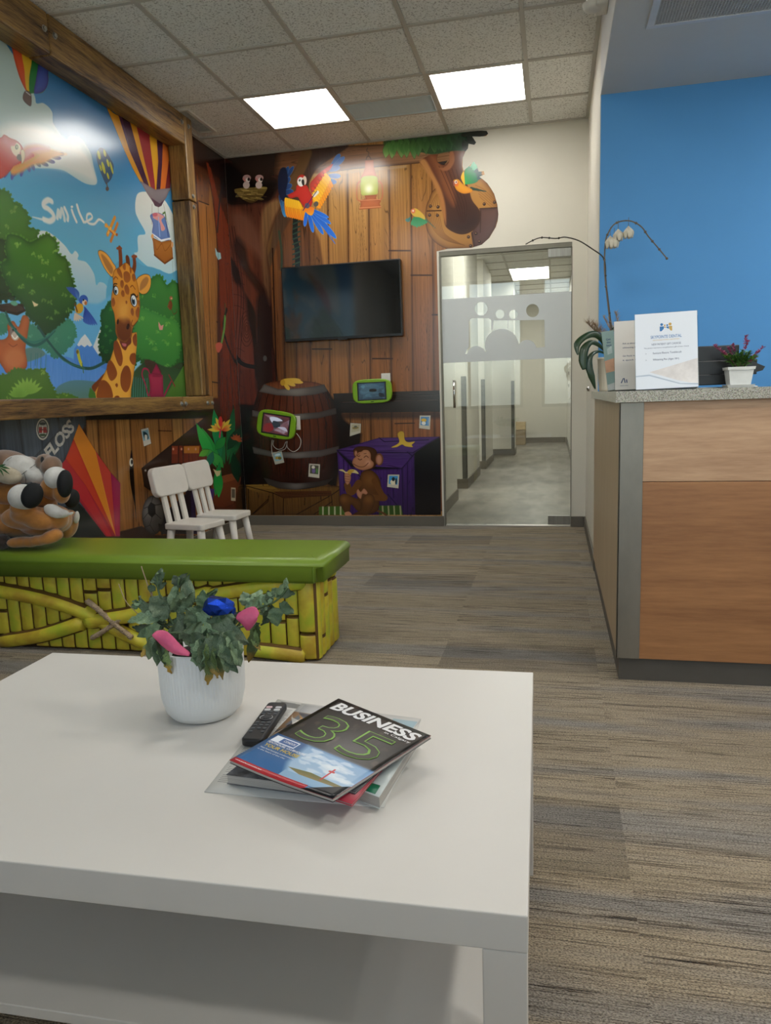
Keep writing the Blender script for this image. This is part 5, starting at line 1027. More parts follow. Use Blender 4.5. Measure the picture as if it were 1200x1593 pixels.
# ------------------------------------------------------------------ murals: thin printed sheets on the walls
GAIN_L, GAIN_B = 1.1, 1.08
def sheet(name, outline, ax, val, x0, wid, z1, hgt, img_c, rough, label, gain):
    img_c.a = np.clip(img_c.a*gain, 0, 1)
    img = img_c.image(name); mt = img_mat(name, img, rough, spec=.6)
    o = [p for p in outline]; tri = tessellate_polygon([[Vector((p[0], p[1], 0)) for p in o]])
    bm = new(); l = bm.loops.layers.uv.new('UVMap'); fr = []
    d = .0015
    mk = (lambda p, q: (p[0], val-q, p[1])) if ax == 'Y' else (lambda p, q: (val+q, p[0], p[1]))
    A = [bm.verts.new(mk(p, d)) for p in o]; B = [bm.verts.new(mk(p, .0002)) for p in o]
    for t in tri:
        f = bm.faces.new([A[k] for k in t])
    for k in range(len(o)): bm.faces.new((A[k], A[(k+1) % len(o)], B[(k+1) % len(o)], B[k]))
    bmesh.ops.recalc_face_normals(bm, faces=bm.faces[:])
    for f in bm.faces:
        for lp in f.loops:
            c = lp.vert.co; lp[l].uv = (((c.x if ax == 'Y' else c.y)-x0)/wid, 1-(z1-c.z)/hgt)
    return tag(obj(name, bm, mt), label, 'mural')
bc = back_mural()
F_ = lambda x, y, o=(590, 195), s=6: (lambda p: (p.x, p.z))(at(o[0]+x/s, o[1]+y/s, 'Y', YB))
out = [(XL+.002, BZ0+.001), (DX0-.016, BZ0+.001), (DX0-.016, DZ+.004)]
out += [F_(*q) for q in ((640, 1152), (740, 1148), (860, 1143), (960, 1113), (1030, 1050), (1090, 950), (1108, 890), (1114, 830), (1105, 740), (1075, 640), (1045, 590), (1010, 540), (970, 505), (935, 480), (985, 458), (978, 428), (930, 432), (912, 375), (885, 340), (835, 385), (790, 425), (779, 380), (783, 300), (805, 245), (830, 215), (835, 172), (890, 182), (906, 160), (870, 104), (940, 106), (1000, 100), (1019, 78), (1005, 52), (960, 50))]
out = [(x, min(z, CEIL-.006)) for x, z in out]; out += [(out[-1][0]-.03, CEIL-.0061), (XL+.002, CEIL-.006)]
sheet('wall_mural', out, 'Y', YB, XL, bc.w/BK, CEIL, bc.h/BK, bc, .2, 'glossy printed mural of a tree house wall with parrots, barrel and monkey', GAIN_B)
lc = left_mural()
sheet('wall_mural', [(LY0, BH+.002), (YB-.002, BH+.002), (YB-.002, CEIL-.006), (LY0, CEIL-.006)], 'X', XL, LY0, lc.w/LK, CEIL, lc.h/LK, lc, .2, 'glossy printed jungle mural with giraffe and balloons above plank wall', GAIN_L)
me = text_mesh('FLOSS', .098, bold=.035, shear=0, spacing=.92)
p0_, p1_ = at(76, 717, 'X', XL), at(112, 672, 'X', XL); d_ = (p1_-p0_).normalized(); u_ = Vector((1, 0, 0)).cross(d_).normalized()
Mx = Matrix((( 0, 0, 1, XL+.0022), (d_.y, u_.y, 0, p0_.y), (d_.z, u_.z, 0, p0_.z), (0, 0, 0, 1)))
lm_ = [o for o in bpy.data.objects if o.name == 'wall_mural.001'][0]
me.transform(Matrix.Diagonal((1.16, 1, 1, 1))); me.transform(Mx); obj('lettering', me, mat('chalk_white_print', '#dedcd6', .5, nscale=60, col2='#b5b2ac'), lm_)

# ------------------------------------------------------------------ timber frame round the mural
tf = tag(empty('timber_frame', (-2.5, 5.05, 1.0)), 'rustic brown timber frame of beams and bolts around the sky mural', 'frame')
XF = -2.452
def plankbox(name, x0, x1, y0, y1, z0, z1, m, bev=.008):
    bm = bx(x0, x1, y0, y1, z0, z1, bev, 2); return obj(name, bm, m, tf)
for y0, y1 in ((1.9, 3.585), (3.592, 5.0)): plankbox('top_beam', XL+.002, XF, y0, y1, 2.795, CEIL-.004, M['beam'])
for z0, z1 in ((1.105, 2.438), (2.446, CEIL-.004)): plankbox('post', XL+.002, XF, 5.003, 5.118, z0, z1, M['beamz'])
for y0, y1 in ((1.9, 4.665), (4.672, 5.135)): plankbox('ledge', XL+.002, XF+.018, y0, y1, 1.005, 1.100, M['beam'])
M['bolt'] = mat('galvanised_bolt', '#a9a9a4', .35, metal=.8)
def bolt(y, z, x=XF):
    bm = new(); tube(bm, [(x-.001, y, z), (x+.003, y, z)], .016, 16); tube(bm, [(x+.003, y, z), (x+.011, y, z)], .011, 6); obj('bolt', bm, M['bolt'], tf)
for y in (3.55, 3.63): bolt(y, 2.90)
bolt(4.965, 2.93); bolt(5.06, 2.93); bolt(5.06, 2.475); bolt(5.06, 2.405)
for y in (4.64, 4.70): bolt(y, 1.052, XF+.018)
for y in (5.03, 5.105): bolt(y, 1.052, XF+.018)
M['fill_spot'] = lampmat('added_fill_diffuser', 62.0)  # emission of the fill lamps added over the reception desk
# ------------------------------------------------------------------ television
r = tag(empty('television', (-1.645, YB, 1.52)), 'flat black wall-mounted television with a dark glossy screen', 'television')
T = Matrix.Translation((-1.645, 0, 1.812)) @ Matrix.Rotation(-.004, 4, 'Y')
obj('housing', rbox(new(), -.487, .487, YB-.07, YB-.012, -.291, .291, .008, 'Y', 4, .003, M=T), M['black'], r)
sm = mat('dark_glass_screen', '#07090c', .07, spec=.6, var=.02, coat=.3); obj('screen', box(new(), -.477, .477, YB-.0715, YB-.0695, -.270, .281, M=T), sm, r)
obj('wall_bracket', box(new(), -.2, .2, YB-.014, YB-.003, -.15, .15, M=T), M['steeldark'], r); obj('sensor_lip', box(new(), -.04, .04, YB-.072, YB-.06, -.298, -.289, .001, M=T), M['blackrub'], r)

# ------------------------------------------------------------------ green play tablets
M['lime'] = mat('lime_green_plastic', '#7fae1c', .3, nscale=5, var=.04)
def screen_img(name, seed, cols, figs):
    C = Canvas(256, 190); C.a[:] = hx(cols[0]); rg = random.Random(seed)
    for _ in range(26): C.fill([(rg.uniform(0, 256)+60*math.cos(a)*rg.uniform(.3, 1), rg.uniform(0, 190)+20*math.sin(a)) for a in np.linspace(0, 6, 5)], cols[rg.randrange(len(cols))], soft=2, al=.5)
    for f, c in figs: C.fill(f, c, smooth=True)
    return C.image(name)
def emis_img(name, img, s, k=.5):
    m, nt, b = base_mat(name); t = N(nt, 'ShaderNodeTexImage'); t.image = img; uv = N(nt, 'ShaderNodeUVMap'); nt.links.new(uv.outputs[0], t.inputs[0])
    b.inputs['Base Color'].default_value = (.02, .02, .02, 1); b.inputs['Roughness'].default_value = .12
    nt.links.new(t.outputs[0], b.inputs['Emission Color']); b.inputs['Emission Strength'].default_value = s; return m
def tablet(c4, cut, label, img, sc=(.80, .80)):
    """c4: the four corners of the case in the photograph (tl, tr, br, bl) on a plane 9 cm off the wall"""
    P = [at(*q, 'Y', YB-.10) for q in c4]; c = sum(P, Vector())/4
    ux = ((P[1]-P[0])+(P[2]-P[3])); uz = ((P[0]-P[3])+(P[1]-P[2])); w_, h_ = ux.length/2, uz.length/2; ux.normalize(); uz = (uz-ux*uz.dot(ux)).normalized()
    uy = uz.cross(ux).normalized(); tilt = Matrix.Rotation(cut[0], 4, 'X') @ Matrix.Rotation(cut[1], 4, 'Z')
    B = Matrix(((ux.x, uy.x, uz.x, c.x), (ux.y, uy.y, uz.y, c.y), (ux.z, uy.z, uz.z, c.z), (0, 0, 0, 1))) @ tilt
    r = tag(empty('wall_tablet', c), label, 'tablet', 'green play tablets on the back wall')
    bm = new(); pts = []                                   # case outline with gently bowed sides
    for i in range(48):
        t = 2*PI*i/48; cx, cy = math.cos(t), math.sin(t); e = 4.2
        rr = (abs(cx)**e+abs(cy)**e)**(-1/e); pts.append((rr*cx*w_/2, rr*cy*h_/2))
    A = [bm.verts.new((x, -.016, z)) for x, z in pts]; Bv = [bm.verts.new((x*.96, -.020, z*.95)) for x, z in pts]; D = [bm.verts.new((x, .012, z)) for x, z in pts]
    for k in range(48): k2 = (k+1) % 48; bm.faces.new((A[k], A[k2], Bv[k2], Bv[k])); bm.faces.new((D[k], D[k2], A[k2], A[k]))
    bm.faces.new(Bv); bm.faces.new(D[::-1]); bmesh.ops.recalc_face_normals(bm, faces=bm.faces[:]); bmesh.ops.transform(bm, matrix=B, verts=bm.verts)
    obj('case', bm, M['lime'], r, label='lime green bowed case')
    sx, sz = w_*.37, h_*.375
    obj('bezel', box(new(), -sx, sx, -.0215, -.0195, -sz, sz, M=B), M['black'], r)
    q = [B @ Vector(p) for p in ((-sx*.9, -.0222, -sz*.88), (sx*.9, -.0222, -sz*.88), (sx*.9, -.0222, sz*.88), (-sx*.9, -.0222, sz*.88))]
    quad('screen', q, emis_img('tablet_picture', img, .28), r)
    bm = new(); tube(bm, [B @ Vector((0, .01, 0)), Vector((c.x, YB-.012, c.z))], .02, 10); box(bm, c.x-.05, c.x+.05, YB-.014, YB-.002, c.z-.05, c.z+.05); obj('mount', bm, M['blackrub'], r)
    bm = new(); box(bm, -.012, .012, -.0208, -.0198, -h_/2*.9, -h_/2*.84, M=B); obj('home_button', bm, M['blackrub'], r)
    return r
i1 = screen_img('camouflage_puzzle', 2, ['#5a2a30', '#7a4a50', '#8c6a72', '#b0a8b8', '#3a3438'], [([(60, 30), (130, 20), (190, 45), (130, 60), (90, 80)], '#c9cfe0'), ([(100, 60), (160, 70), (170, 110), (120, 130), (95, 100)], '#25303a'), ([(20, 110), (80, 90), (110, 150), (60, 185), (10, 170)], '#7a1f24'), ([(150, 120), (220, 110), (250, 150), (200, 140)], '#b9b4c4')])
i2 = screen_img('undersea_puzzle', 5, ['#2c4a5e', '#345a6e', '#27404f', '#4a7080', '#1f3440'], [([(110, 70), (170, 70), (170, 100), (110, 100)], '#0c1216'), ([(200, 120), (240, 130), (250, 170), (200, 160)], '#122028'), ([(20, 30), (60, 20), (50, 60)], '#4f7c8c')])
tablet([(401, 635), (462, 643), (459, 687), (402, 676)], (0, 0), 'lime green tablet on the barrel picture with white cable below', i1)
tablet([(546, 592), (608, 588), (612, 626), (553, 628)], (0, 0), 'lime green tablet on the dark rail picture with bluish screen', i2)
M['cable'] = mat('white_cable', '#cfcac0', .5)
zz = lambda x, y, d=.03: at(380+x/6.64, 570+y/6.64, 'Y', YB-d)
bm = new()
for pts in (((290, 760, .09), (283, 830, .05), (292, 930, .02)), ((305, 765, .09), (300, 815, .05), (345, 855, .03), (400, 840, .03), (430, 780, .09)), ((445, 775, .09), (425, 850, .04), (350, 880, .02), (300, 930, .015)), ((440, 775, .09), (450, 840, .05), (510, 880, .03), (570, 840, .02), (585, 760, .02), (540, 690, .02))):
    P_ = [zz(*q) for q in pts]; S_ = spline([tuple(p) for p in P_], False, 8); tube(bm, [Vector(p) for p in S_], .0028, 6)
tag(obj('charging_cable', bm, M['cable']), 'looped thin white charging cable hanging below the left green tablet', 'cable')
def outlet(c, w_, h_, label, dep=.012):
    r = tag(empty('wall_outlet', c), label, 'outlet'); x, y, z = c
    obj('cover_plate', bx(x-w_/2, x+w_/2, YB-dep, YB-.0015, z-h_/2, z+h_/2, .003), M['whiteplastic'], r)
    obj('plug', bx(x-w_*.2, x+w_*.2, YB-dep-.012, YB-dep, z-h_*.3, z-h_*.02, .003), M['whiteplastic'], r); return r
outlet(at(601, 592, 'Y', YB), .075, .115, 'white outlet plate peeking out behind the upper green tablet')
outlet(at(461.5, 658, 'Y', YB), .07, .115, 'white outlet plate beside the left green tablet on the barrel')

# ------------------------------------------------------------------ strobe on the soffit face, air return on the soffit
r = tag(empty('alarm_strobe', (.17, 3.91, 2.83)), 'white fire alarm strobe with clear lens on the soffit edge', 'alarm')
obj('back_box', rbox(new(), .185, XR-.001, 3.84, 3.98, 2.79, 2.95, .02, 'X', 5, .004), M['whiteplastic'], r)
bm = new(); ball(bm, (.185, 3.91, 2.87), (.05, .05, .055)); obj('lens', bm, mat('frosted_lens', '#e6e4de', .15, coat=.5), r)
bm = new(); lathe(bm, [(.0, 0), (.035, .002), (.045, .012), (.05, .03)], (.175, 3.90, 2.785), 24); obj('sounder_dome', bm, M['whiteplastic'], r)
me = text_mesh('FIRE', .028, bold=.02, align='CENTER'); me.transform(Matrix(((1, 0, 0, .213), (0, 0, 1, 3.8385), (0, 1, 0, 2.83), (0, 0, 0, 1))) @ Matrix.Rotation(PI, 4, 'Y') @ Matrix.Diagonal((-1, 1, 1, 1))); obj('lettering', me, mat('red_print', '#c23a34', .5), r)
r = tag(empty('return_air_grille', (1.0, 3.2, SOF)), 'large white framed mesh air grille in the lowered drywall ceiling', 'air vent')
vx0, vx1, vy0, vy1 = .39, 1.6, 3.1, 3.725; bm = new(); fr = .03
box(bm, vx0, vx1, vy0, vy0+fr, SOF-.008, SOF+.001, .002); box(bm, vx0, vx1, vy1-fr, vy1, SOF-.008, SOF+.001, .002); box(bm, vx0, vx0+fr, vy0+fr, vy1-fr, SOF-.008, SOF+.001, .002); box(bm, vx1-fr, vx1, vy0+fr, vy1-fr, SOF-.008, SOF+.001, .002)
obj('frame', bm, mat('grille_frame_paint', '#dadade', .45), r); obj('filter_back', bx(vx0+fr, vx1-fr, vy0+fr, vy1-fr, SOF-.0015, SOF-.0005), mat('grille_back', '#74726e', .8), r)  # even grey backing sheet behind the mesh
bm = new(); yv = vy0+fr
k = 0
while yv < vy1-fr-.004:
    box(bm, vx0+fr, vx1-fr, yv, yv+.0055, SOF-.005, SOF-.002); yv += .0125; k += 1
xv = vx0+fr
while xv < vx1-fr-.004: box(bm, xv, xv+.004, vy0+fr, vy1-fr, SOF-.0062, SOF-.0045); xv += .0125
tag(obj('mesh_grid', bm, mat('grille_mesh_paint', '#c4c0ba', .5), r), kind='stuff')

# ------------------------------------------------------------------ reception counter
M['maple1'] = wood_mat('upper_front_panel_wood', '#bf9a78', '#9c7556', 'X', 1.7, .09, .38, .06, rnd=0, contrast=(.38, .62))
M['maple2'] = wood_mat('lower_front_panel_wood', '#a6754b', '#855a39', 'X', 1.7, .09, .38, .06, contrast=(.38, .62))
M['maple3'] = wood_mat('end_panel_wood', '#b8a283', '#a68e6c', 'Z', 2.0, .12, .4, .06, contrast=(.3, .7))
CX0, CY0, CX1 = .226, 2.73, 2.9
r = tag(empty('reception_counter', (.6, 3.0, 0)), 'wood panelled reception counter with steel corner trim', 'counter')
obj('end_panel', bx(CX0, CX0+.02, CY0+.031, 4.445, .088, 1.008, .001), M['maple3'], r, label='lighter wood end panel along the walkway')
obj('front_panel', bx(CX0+.075, CX1, CY0, CY0+.02, .732, 1.008, .0012), M['maple1'], r, label='upper strip panel with paler wood'); obj('front_panel', bx(CX0+.075, CX1, CY0, CY0+.02, .086, .730, .0012), M['maple2'], r, label='lower tall panel of browner wood')
bm = new(); box(bm, CX0-.003, CX0+.077, CY0-.003, CY0+.001, .086, 1.008, .001); box(bm, CX0-.003, CX0+.001, CY0-.003, CY0+.03, .086, 1.008, .001); obj('corner_trim', bm, M['steeldark'], r, label='brushed steel corner strip')
bm = new(); box(bm, CX0+.018, CX1, CY0+.012, CY0+.022, 0, .086); box(bm, CX0+.008, CX0+.018, CY0+.012, 4.445, 0, .088); obj('toe_kick', bm, mat('grey_toe_kick', '#56524c', .45, var=.05), r)
bm = new(); box(bm, CX0+.02, CX1, CY0+.0201, CY0+.06, .09, 1.008); box(bm, CX0+.0205, .52, CY0+.0201, 4.445, .09, 1.008); box(bm, CX1-.03, CX1, CY0+.03, 3.5, 0.0, 1.008); obj('carcass', bm, M['maple3'], r)
def quartz():
    m, nt, b = base_mat('speckled_quartz'); L = nt.links; g = N(nt, 'ShaderNodeNewGeometry')
    v = N(nt, 'ShaderNodeTexVoronoi', i_Scale=620.); L.new(g.outputs['Position'], v.inputs['Vector']); n = N(nt, 'ShaderNodeTexNoise', i_Scale=330., i_Detail=3.); L.new(g.outputs['Position'], n.inputs[0])
    rp = N(nt, 'ShaderNodeValToRGB'); e = rp.color_ramp.elements; e[0].position = .36; e[0].color = lin('#6f6a60'); e[1].position = .5; e[1].color = lin('#a9a496'); x = e.new(.68); x.color = lin('#c3beb0'); L.new(n.outputs[0], rp.inputs[0])
    mx = N(nt, 'ShaderNodeMix', data_type='RGBA', blend_type='MULTIPLY'); mx.inputs[0].default_value = .22; L.new(rp.outputs[0], mx.inputs[6]); L.new(v.outputs['Color'], mx.inputs[7])
    L.new(mx.outputs[2], b.inputs['Base Color']); b.inputs['Roughness'].default_value = .25; return m
M['quartz'] = quartz()
bm = new(); prism(bm, [(CX0-.018, CY0-.022), (CX1+.02, CY0-.022), (CX1+.02, 3.16), (.56, 3.16), (.56, 4.445), (CX0-.018, 4.445)], 'Z', 1.0085, 1.046)
tag(obj('countertop', bm, M['quartz']), 'grey speckled stone countertop slab on top of the reception counter', 'countertop')
CT = 1.046

# orchid ---------------------------------------------------------------
oy = 4.1; op = at(944, 606, 'Y', oy); OX = .268
K_ = oy/3.0
r = tag(empty('potted_orchid', (OX, oy, CT)), 'tall wilting orchid in a ribbed cream pot at the counter end', 'plant')
def op_(u, v, dy=0): return at(u, v, 'Y', oy+dy)
rt, rb, hp = .049, .038, op_(944, 556).z-CT
bm = new(); lathe(bm, [(0, .002), (rb, .0), (rb*1.02, .01), (rt*.98, hp*.93), (rt*1.04, hp*.94), (rt*1.04, hp), (rt*.95, hp), (rt*.9, hp*.8), (0, hp*.8)], (OX, oy, CT), 64, rib=lambda k, j: 1+(.022 if k % 4 < 2 else -.022)*(1 if 1 < j < 3 else 0)); obj('pot', bm, mat('cream_ceramic', '#d8cdb8', .35, nscale=3, var=.03, coat=.2), r)
bm = new(); lathe(bm, [(0, .012), (rt*.8, .008), (rt*.93, 0)], (OX, oy, CT+hp*.86), 20); obj('bark_mix', bm, mat('orchid_bark', '#4d3c2c', .9, nscale=60, var=.3, bump=.6), r)
M['oleaf'] = mat('orchid_leaf_green', '#25401f', .35, nscale=7, col2='#1a3018', coat=.2); M['stem'] = mat('dark_stem', '#2c2a24', .6, nscale=30, col2='#40382c'); M['stem2'] = mat('dry_stem', '#77695a', .7, nscale=30, var=.15)
def strap(name, pts, ws, m, parent, nrm=None, cup=.25):
    """a strap leaf: centreline points, half widths"""
    P = [Vector(p) for p in spline([tuple(p) for p in pts], False, 5)]; n = len(P); W = np.interp(np.linspace(0, 1, n), np.linspace(0, 1, len(ws)), ws)*.85
    bm = new(); rows = []; nrm = nrm or Vector((0, 1, 0))
    for i, p in enumerate(P):
        d = (P[min(i+1, n-1)]-P[max(i-1, 0)]).normalized(); s = d.cross(nrm); s = s.normalized() if s.length > 1e-4 else Vector((1, 0, 0)); q = s.cross(d).normalized()
        rows.append([bm.verts.new(p+s*(a*W[i])+q*(-abs(a)*W[i]*cup)) for a in (-1, -.5, 0, .5, 1)])
    for a, b in zip(rows, rows[1:]):
        for k in range(4): f = bm.faces.new((a[k], a[k+1], b[k+1], b[k])); f.smooth = True
    o = obj(name, bm, m, parent); s = o.modifiers.new('thickness', 'SOLIDIFY'); s.thickness = .0016; return o
oz = lambda x, y, dy=0: op_(880+x/9.23, 460+y/9.23, dy)
for pts, ws in (([(590, 800, 0), (540, 640, -.02), (420, 550, -.05), (280, 590, -.09), (170, 700, -.12), (180, 850, -.13)], [.008, .018, .02, .018, .02, .004]),
                ([(580, 810, 0), (500, 720, -.05), (380, 670, -.09), (280, 760, -.12), (255, 930, -.13), (275, 1060, -.13)], [.006, .012, .014, .026, .026, .012]),
                ([(580, 830, 0), (470, 800, -.06), (370, 860, -.1), (340, 1000, -.11), (380, 1160, -.11), (430, 1340, -.10)], [.006, .008, .014, .022, .02, .003]),
                ([(600, 800, 0), (590, 650, .0), (680, 490, .0), (780, 460, .02), (830, 490, .04)], [.010, .012, .012, .008, .002]),
                ([(610, 810, 0), (650, 680, -.03), (740, 580, -.03), (800, 570, -.02)], [.010, .014, .013, .008]),
                ([(600, 815, 0), (680, 760, -.04), (760, 680, -.05)], [.010, .014, .008]),
                ([(590, 820, 0), (560, 700, .02), (500, 600, .05)], [.010, .014, .006])):
    strap('leaf', [oz(*q) for q in pts], ws, M['oleaf'], r, nrm=Vector((.15, -1, .1)))
od = lambda x, y, dy=0: op_(880+x/3.75, 320+y/3.75, dy)
def stemtube(pts, r0, r1, m, name='flower_stem', kn=()):
    S_ = spline([tuple(p) for p in pts], False, 7); n = len(S_); bm = new(); tube(bm, [Vector(p) for p in S_], list(np.linspace(r0, r1, n)), 7)
    for k in kn: ball(bm, tuple(S_[int(k*(n-1))]), r1*2.2, (8, 6))
    return obj(name, bm, m, r)
stemtube([od(270, 850), od(262, 700), od(246, 550), od(232, 420), od(228, 330), od(232, 230), od(245, 170), od(290, 105), od(370, 88), od(440, 120), od(485, 180), od(540, 245), od(592, 308)], .0042, .0030, M['stem2'], kn=(.1, .22, .35, .5, .6, .72, .8, .88, .93, 1))
stemtube([od(278, 850), od(268, 720), od(250, 560), od(236, 440), od(232, 340), od(215, 295), od(160, 255), od(80, 205), od(0, 184), op_(865, 371), op_(840, 370), op_(818, 380)], .0042, .0026, M['stem'], kn=(.15, .3, .42, .8, .86, .9, .95))
obj('support_stake', tube(new(), [od(282, 850), od(262, 690), od(244, 540), od(230, 420)], .0022, 6), M['black'], r)
M['petal'] = mat('withered_white_petal', '#e2d8c4', .6, nscale=40, var=.06, bump=.3)
def petals(x, y, s, n, seed):
    rg = random.Random(seed); b = od(x, y); e = empty('flower', b)
    e.parent = r; e.matrix_parent_inverse = world_of(r).inverted()
    for i in range(n):
        a = 2*PI*i/n; tip = b+Vector((math.cos(a)*s*.35, math.sin(a)*s*.35, -s)); mid = b+Vector((math.cos(a)*s*.45, math.sin(a)*s*.45, -s*.45))
        strap('petal', [b, mid, tip], [.004, s*.36, s*.14], M['petal'], e, nrm=Vector((math.cos(a), math.sin(a), .2)), cup=.5)
    obj('pedicel', tube(new(), [b+Vector((0, 0, .03*K_)), b], .0012, 5), M['stem2'], e)
petals(262, 175, .062, 5, 1); petals(308, 135, .060, 5, 2); petals(285, 180, .055, 5, 3); petals(368, 118, .060, 5, 4)
M['pampas'] = mat('dried_pampas', '#b39a80', .9, nscale=60, var=.12); M['pampas2'] = mat('pale_pampas', '#c9b9a0', .9, nscale=60, var=.12)
r2 = tag(empty('dried_pampas_grass', (.38, oy+.25, CT)), 'feathery tan and cream dried pampas grass behind the orchid', 'dried grass')
pb = at(955, 606, 'Y', oy+.25)
bm = new(); lathe(bm, [(0, 0), (.03, 0), (.04, .06), (.025, .12), (.03, .15)], (.40, oy+.25, CT), 20); obj('vase', bm, mat('small_glass_vase', '#a9b4b4', .1), r2)
rg = random.Random(8)
for (tx, ty, w_, n, mm) in ((300, 380, .055, 170, 'pampas'), (400, 400, .045, 120, 'pampas'), (545, 300, .022, 60, 'pampas'), (610, 300, .016, 70, 'pampas2'), (720, 240, .028, 110, 'pampas'), (740, 420, .02, 60, 'pampas2'), (820, 410, .014, 40, 'pampas2'), (930, 430, .02, 40, 'pampas')):
    tip = oz(tx, ty, .2); base = Vector((.40, oy+.25, CT+.14)); bm = new(); d = tip-base
    tube(bm, [base, base+d*.55, tip], .0016, 5)
    for i in range(n*2):
        t = rg.uniform(.45, .98); p = base+d*t; a = rg.uniform(0, 2*PI); L_ = w_*rg.uniform(.5, 1.1)*(1.15-t*.5); q = p+Vector((math.cos(a)*L_, math.sin(a)*L_, rg.uniform(.2, .9)*L_+.01))
        s = Vector((-math.sin(a), math.cos(a), 0))*.0013; v = [bm.verts.new(p-s), bm.verts.new(p+s), bm.verts.new(q+s*.3), bm.verts.new(q-s*.3)]; bm.faces.new(v)
    obj('plume', bm, M[mm], r2)
kp = at(915, 606, 'X', CX0+.005)
r = tag(empty('chrome_bell', (kp.x, kp.y, CT)), 'small chrome ball ornament at the counter edge beside the orchid', 'ornament')
bm = new(); ball(bm, (kp.x+.008, kp.y, CT+.019), .018, (20, 14)); obj('ball', bm, M['chrome'], r); bm = new(); lathe(bm, [(0, .004), (.012, .004), (.014, 0)], (kp.x+.008, kp.y, CT), 20, cap=False); obj('foot', bm, M['steeldark'], r)

# signs ------------------------------------------------------------------
M['paper'] = mat('matt_white_paper', '#dfe3ea', .5, nscale=2, var=.01); M['ink'] = mat('navy_ink', '#2a3f66', .6); M['inkgrey'] = mat('grey_ink', '#7d8794', .6); M['blueink'] = mat('logo_blue', '#2e74b0', .5); M['goldink'] = mat('logo_gold', '#c9a352', .5)
def board(c4, Y, dY, thick, label, name, cat, mtl):
    """upright sheet: bottom edge on the slab at depth Y, top leaning back by dY; c4 = tl, tr, br, bl in the photograph"""
    tl, tr = at(*c4[0], 'Y', Y+dY), at(*c4[1], 'Y', Y+dY); br, bl = at(*c4[2], 'Y', Y), at(*c4[3], 'Y', Y)
    bl.z = br.z = CT+.005; ux = (tr-tl+br-bl)/2; w_ = ux.length; ux.normalize(); up = ((tl-bl)+(tr-br))/2; h_ = up.length; nz = ux.cross(up).normalized()
    up = nz.cross(ux).normalized(); c = (bl+br)/2
    B = Matrix(((ux.x, up.x, nz.x, c.x), (ux.y, up.y, nz.y, c.y), (ux.z, up.z, nz.z, c.z), (0, 0, 0, 1)))
    r = tag(empty(name, c), label, cat)
    obj('acrylic_holder', box(new(), -w_/2-.002, w_/2+.002, -.001, h_, -thick, -.0006, M=B), M['clear'], r)
    obj('foot', box(new(), -w_/2, w_/2, 0, .003, -thick-.055, -thick, M=B), M['clear'], r)
    obj('sheet', box(new(), -w_/2, w_/2, .001, h_-.001, -.0006, .0002, M=B), mtl, r)
    return r, B, w_, h_
def letters(r, B, txt, x, y, size, m, align='CENTER', bold=0, wmax=None):
    me = text_mesh(txt, size, bold=bold, align=align)
    if wmax:
        xs = [v.co.x for v in me.vertices]; s = wmax/(max(xs)-min(xs)); me.transform(Matrix.Diagonal((s, 1, 1, 1)))
    me.transform(B @ Matrix.Translation((x, y, .0005))); return obj('lettering', me, m, r)
r, B, w_, h_ = board([(1001, 490), (1098, 481), (1087, 605), (990, 605)], 2.86, .04, .004, 'large white clinic notice in an acrylic stand with a blue and gold logo', 'notice_stand', 'sign', M['paper'])
def logo(r, B, cx, cy, s):
    bm = new(); bm2 = new()
    def disc(bm, x, y, rr): vs = [bm.verts.new((x+rr*math.cos(t), y+rr*math.sin(t), .0005)) for t in np.linspace(0, 2*PI, 17)[:-1]]; bm.faces.new(vs)
    def body(bm, x0, x1, y0, y1, cut):
        vs = [bm.verts.new(p) for p in ((x0, y1, .0005), (x0, y0, .0005), (x0+(x1-x0)*cut, y0, .0005), (x1, y0+(y1-y0)*.55, .0005), (x1, y1, .0005))]; bm.faces.new(vs)
    disc(bm, cx-1.05*s, cy+.85*s, .36*s); disc(bm, cx+.35*s, cy+.6*s, .24*s); disc(bm2, cx-.3*s, cy+.6*s, .22*s); disc(bm2, cx+1.05*s, cy+.85*s, .38*s)
    body(bm, cx-1.55*s, cx-.5*s, cy-.9*s, cy+.35*s, .45); body(bm, cx+.7*s, cx+.1*s, cy-.35*s, cy+.25*s, .2); body(bm2, cx-.05*s, cx-.5*s, cy-.1*s, cy+.25*s, .2); body(bm2, cx+1.55*s, cx+.75*s, cy-.9*s, cy+.35*s, .45)
    for b_ in (bm, bm2): bmesh.ops.transform(b_, matrix=B, verts=b_.verts)
    obj('logo', bm, M['blueink'], r, label='blue half of the family logo'); obj('logo', bm2, M['goldink'], r, label='gold half of the family logo')
logo(r, B, 0, h_*.80, .0135)
letters(r, B, 'SKYPOINTE DENTAL', 0, h_*.665, .0150, M['blueink'], wmax=w_*.50, bold=.006); letters(r, B, 'ADVANCED FAMILY DENTISTRY', 0, h_*.635, .0055, M['goldink'], wmax=w_*.43)
letters(r, B, 'NEW PATIENT GIFT CHOICES', 0, h_*.575, .0098, M['ink'], wmax=w_*.47); letters(r, B, 'The patient may have a complimentary gift of their choice', 0, h_*.535, .0062, M['ink'], wmax=w_*.72)
for k, (t, wm) in enumerate((('Sonicare Electric Toothbrush', .46), ('Whitening Pen (Ages 18+)', .42))):
    y = h_*(.46-.085*k); letters(r, B, t, -w_*.22, y, .0095, M['ink'], 'LEFT', wmax=w_*wm, bold=.004); letters(r, B, '>', -w_*.34, y, .008, M['ink'], 'LEFT')
bm = new(); vs = [bm.verts.new(B @ Vector((w_*x, h_*y, .0006))) for x, y in ((-.28, .225), (.46, .37), (.5, .375), (.5, .05), (.40, .055), (.18, .10))]; bm.faces.new(vs); obj('marble_wedge', bm, mat('printed_marble', '#ece6e2', .5, nscale=14, col2='#d2cbc8'), r)
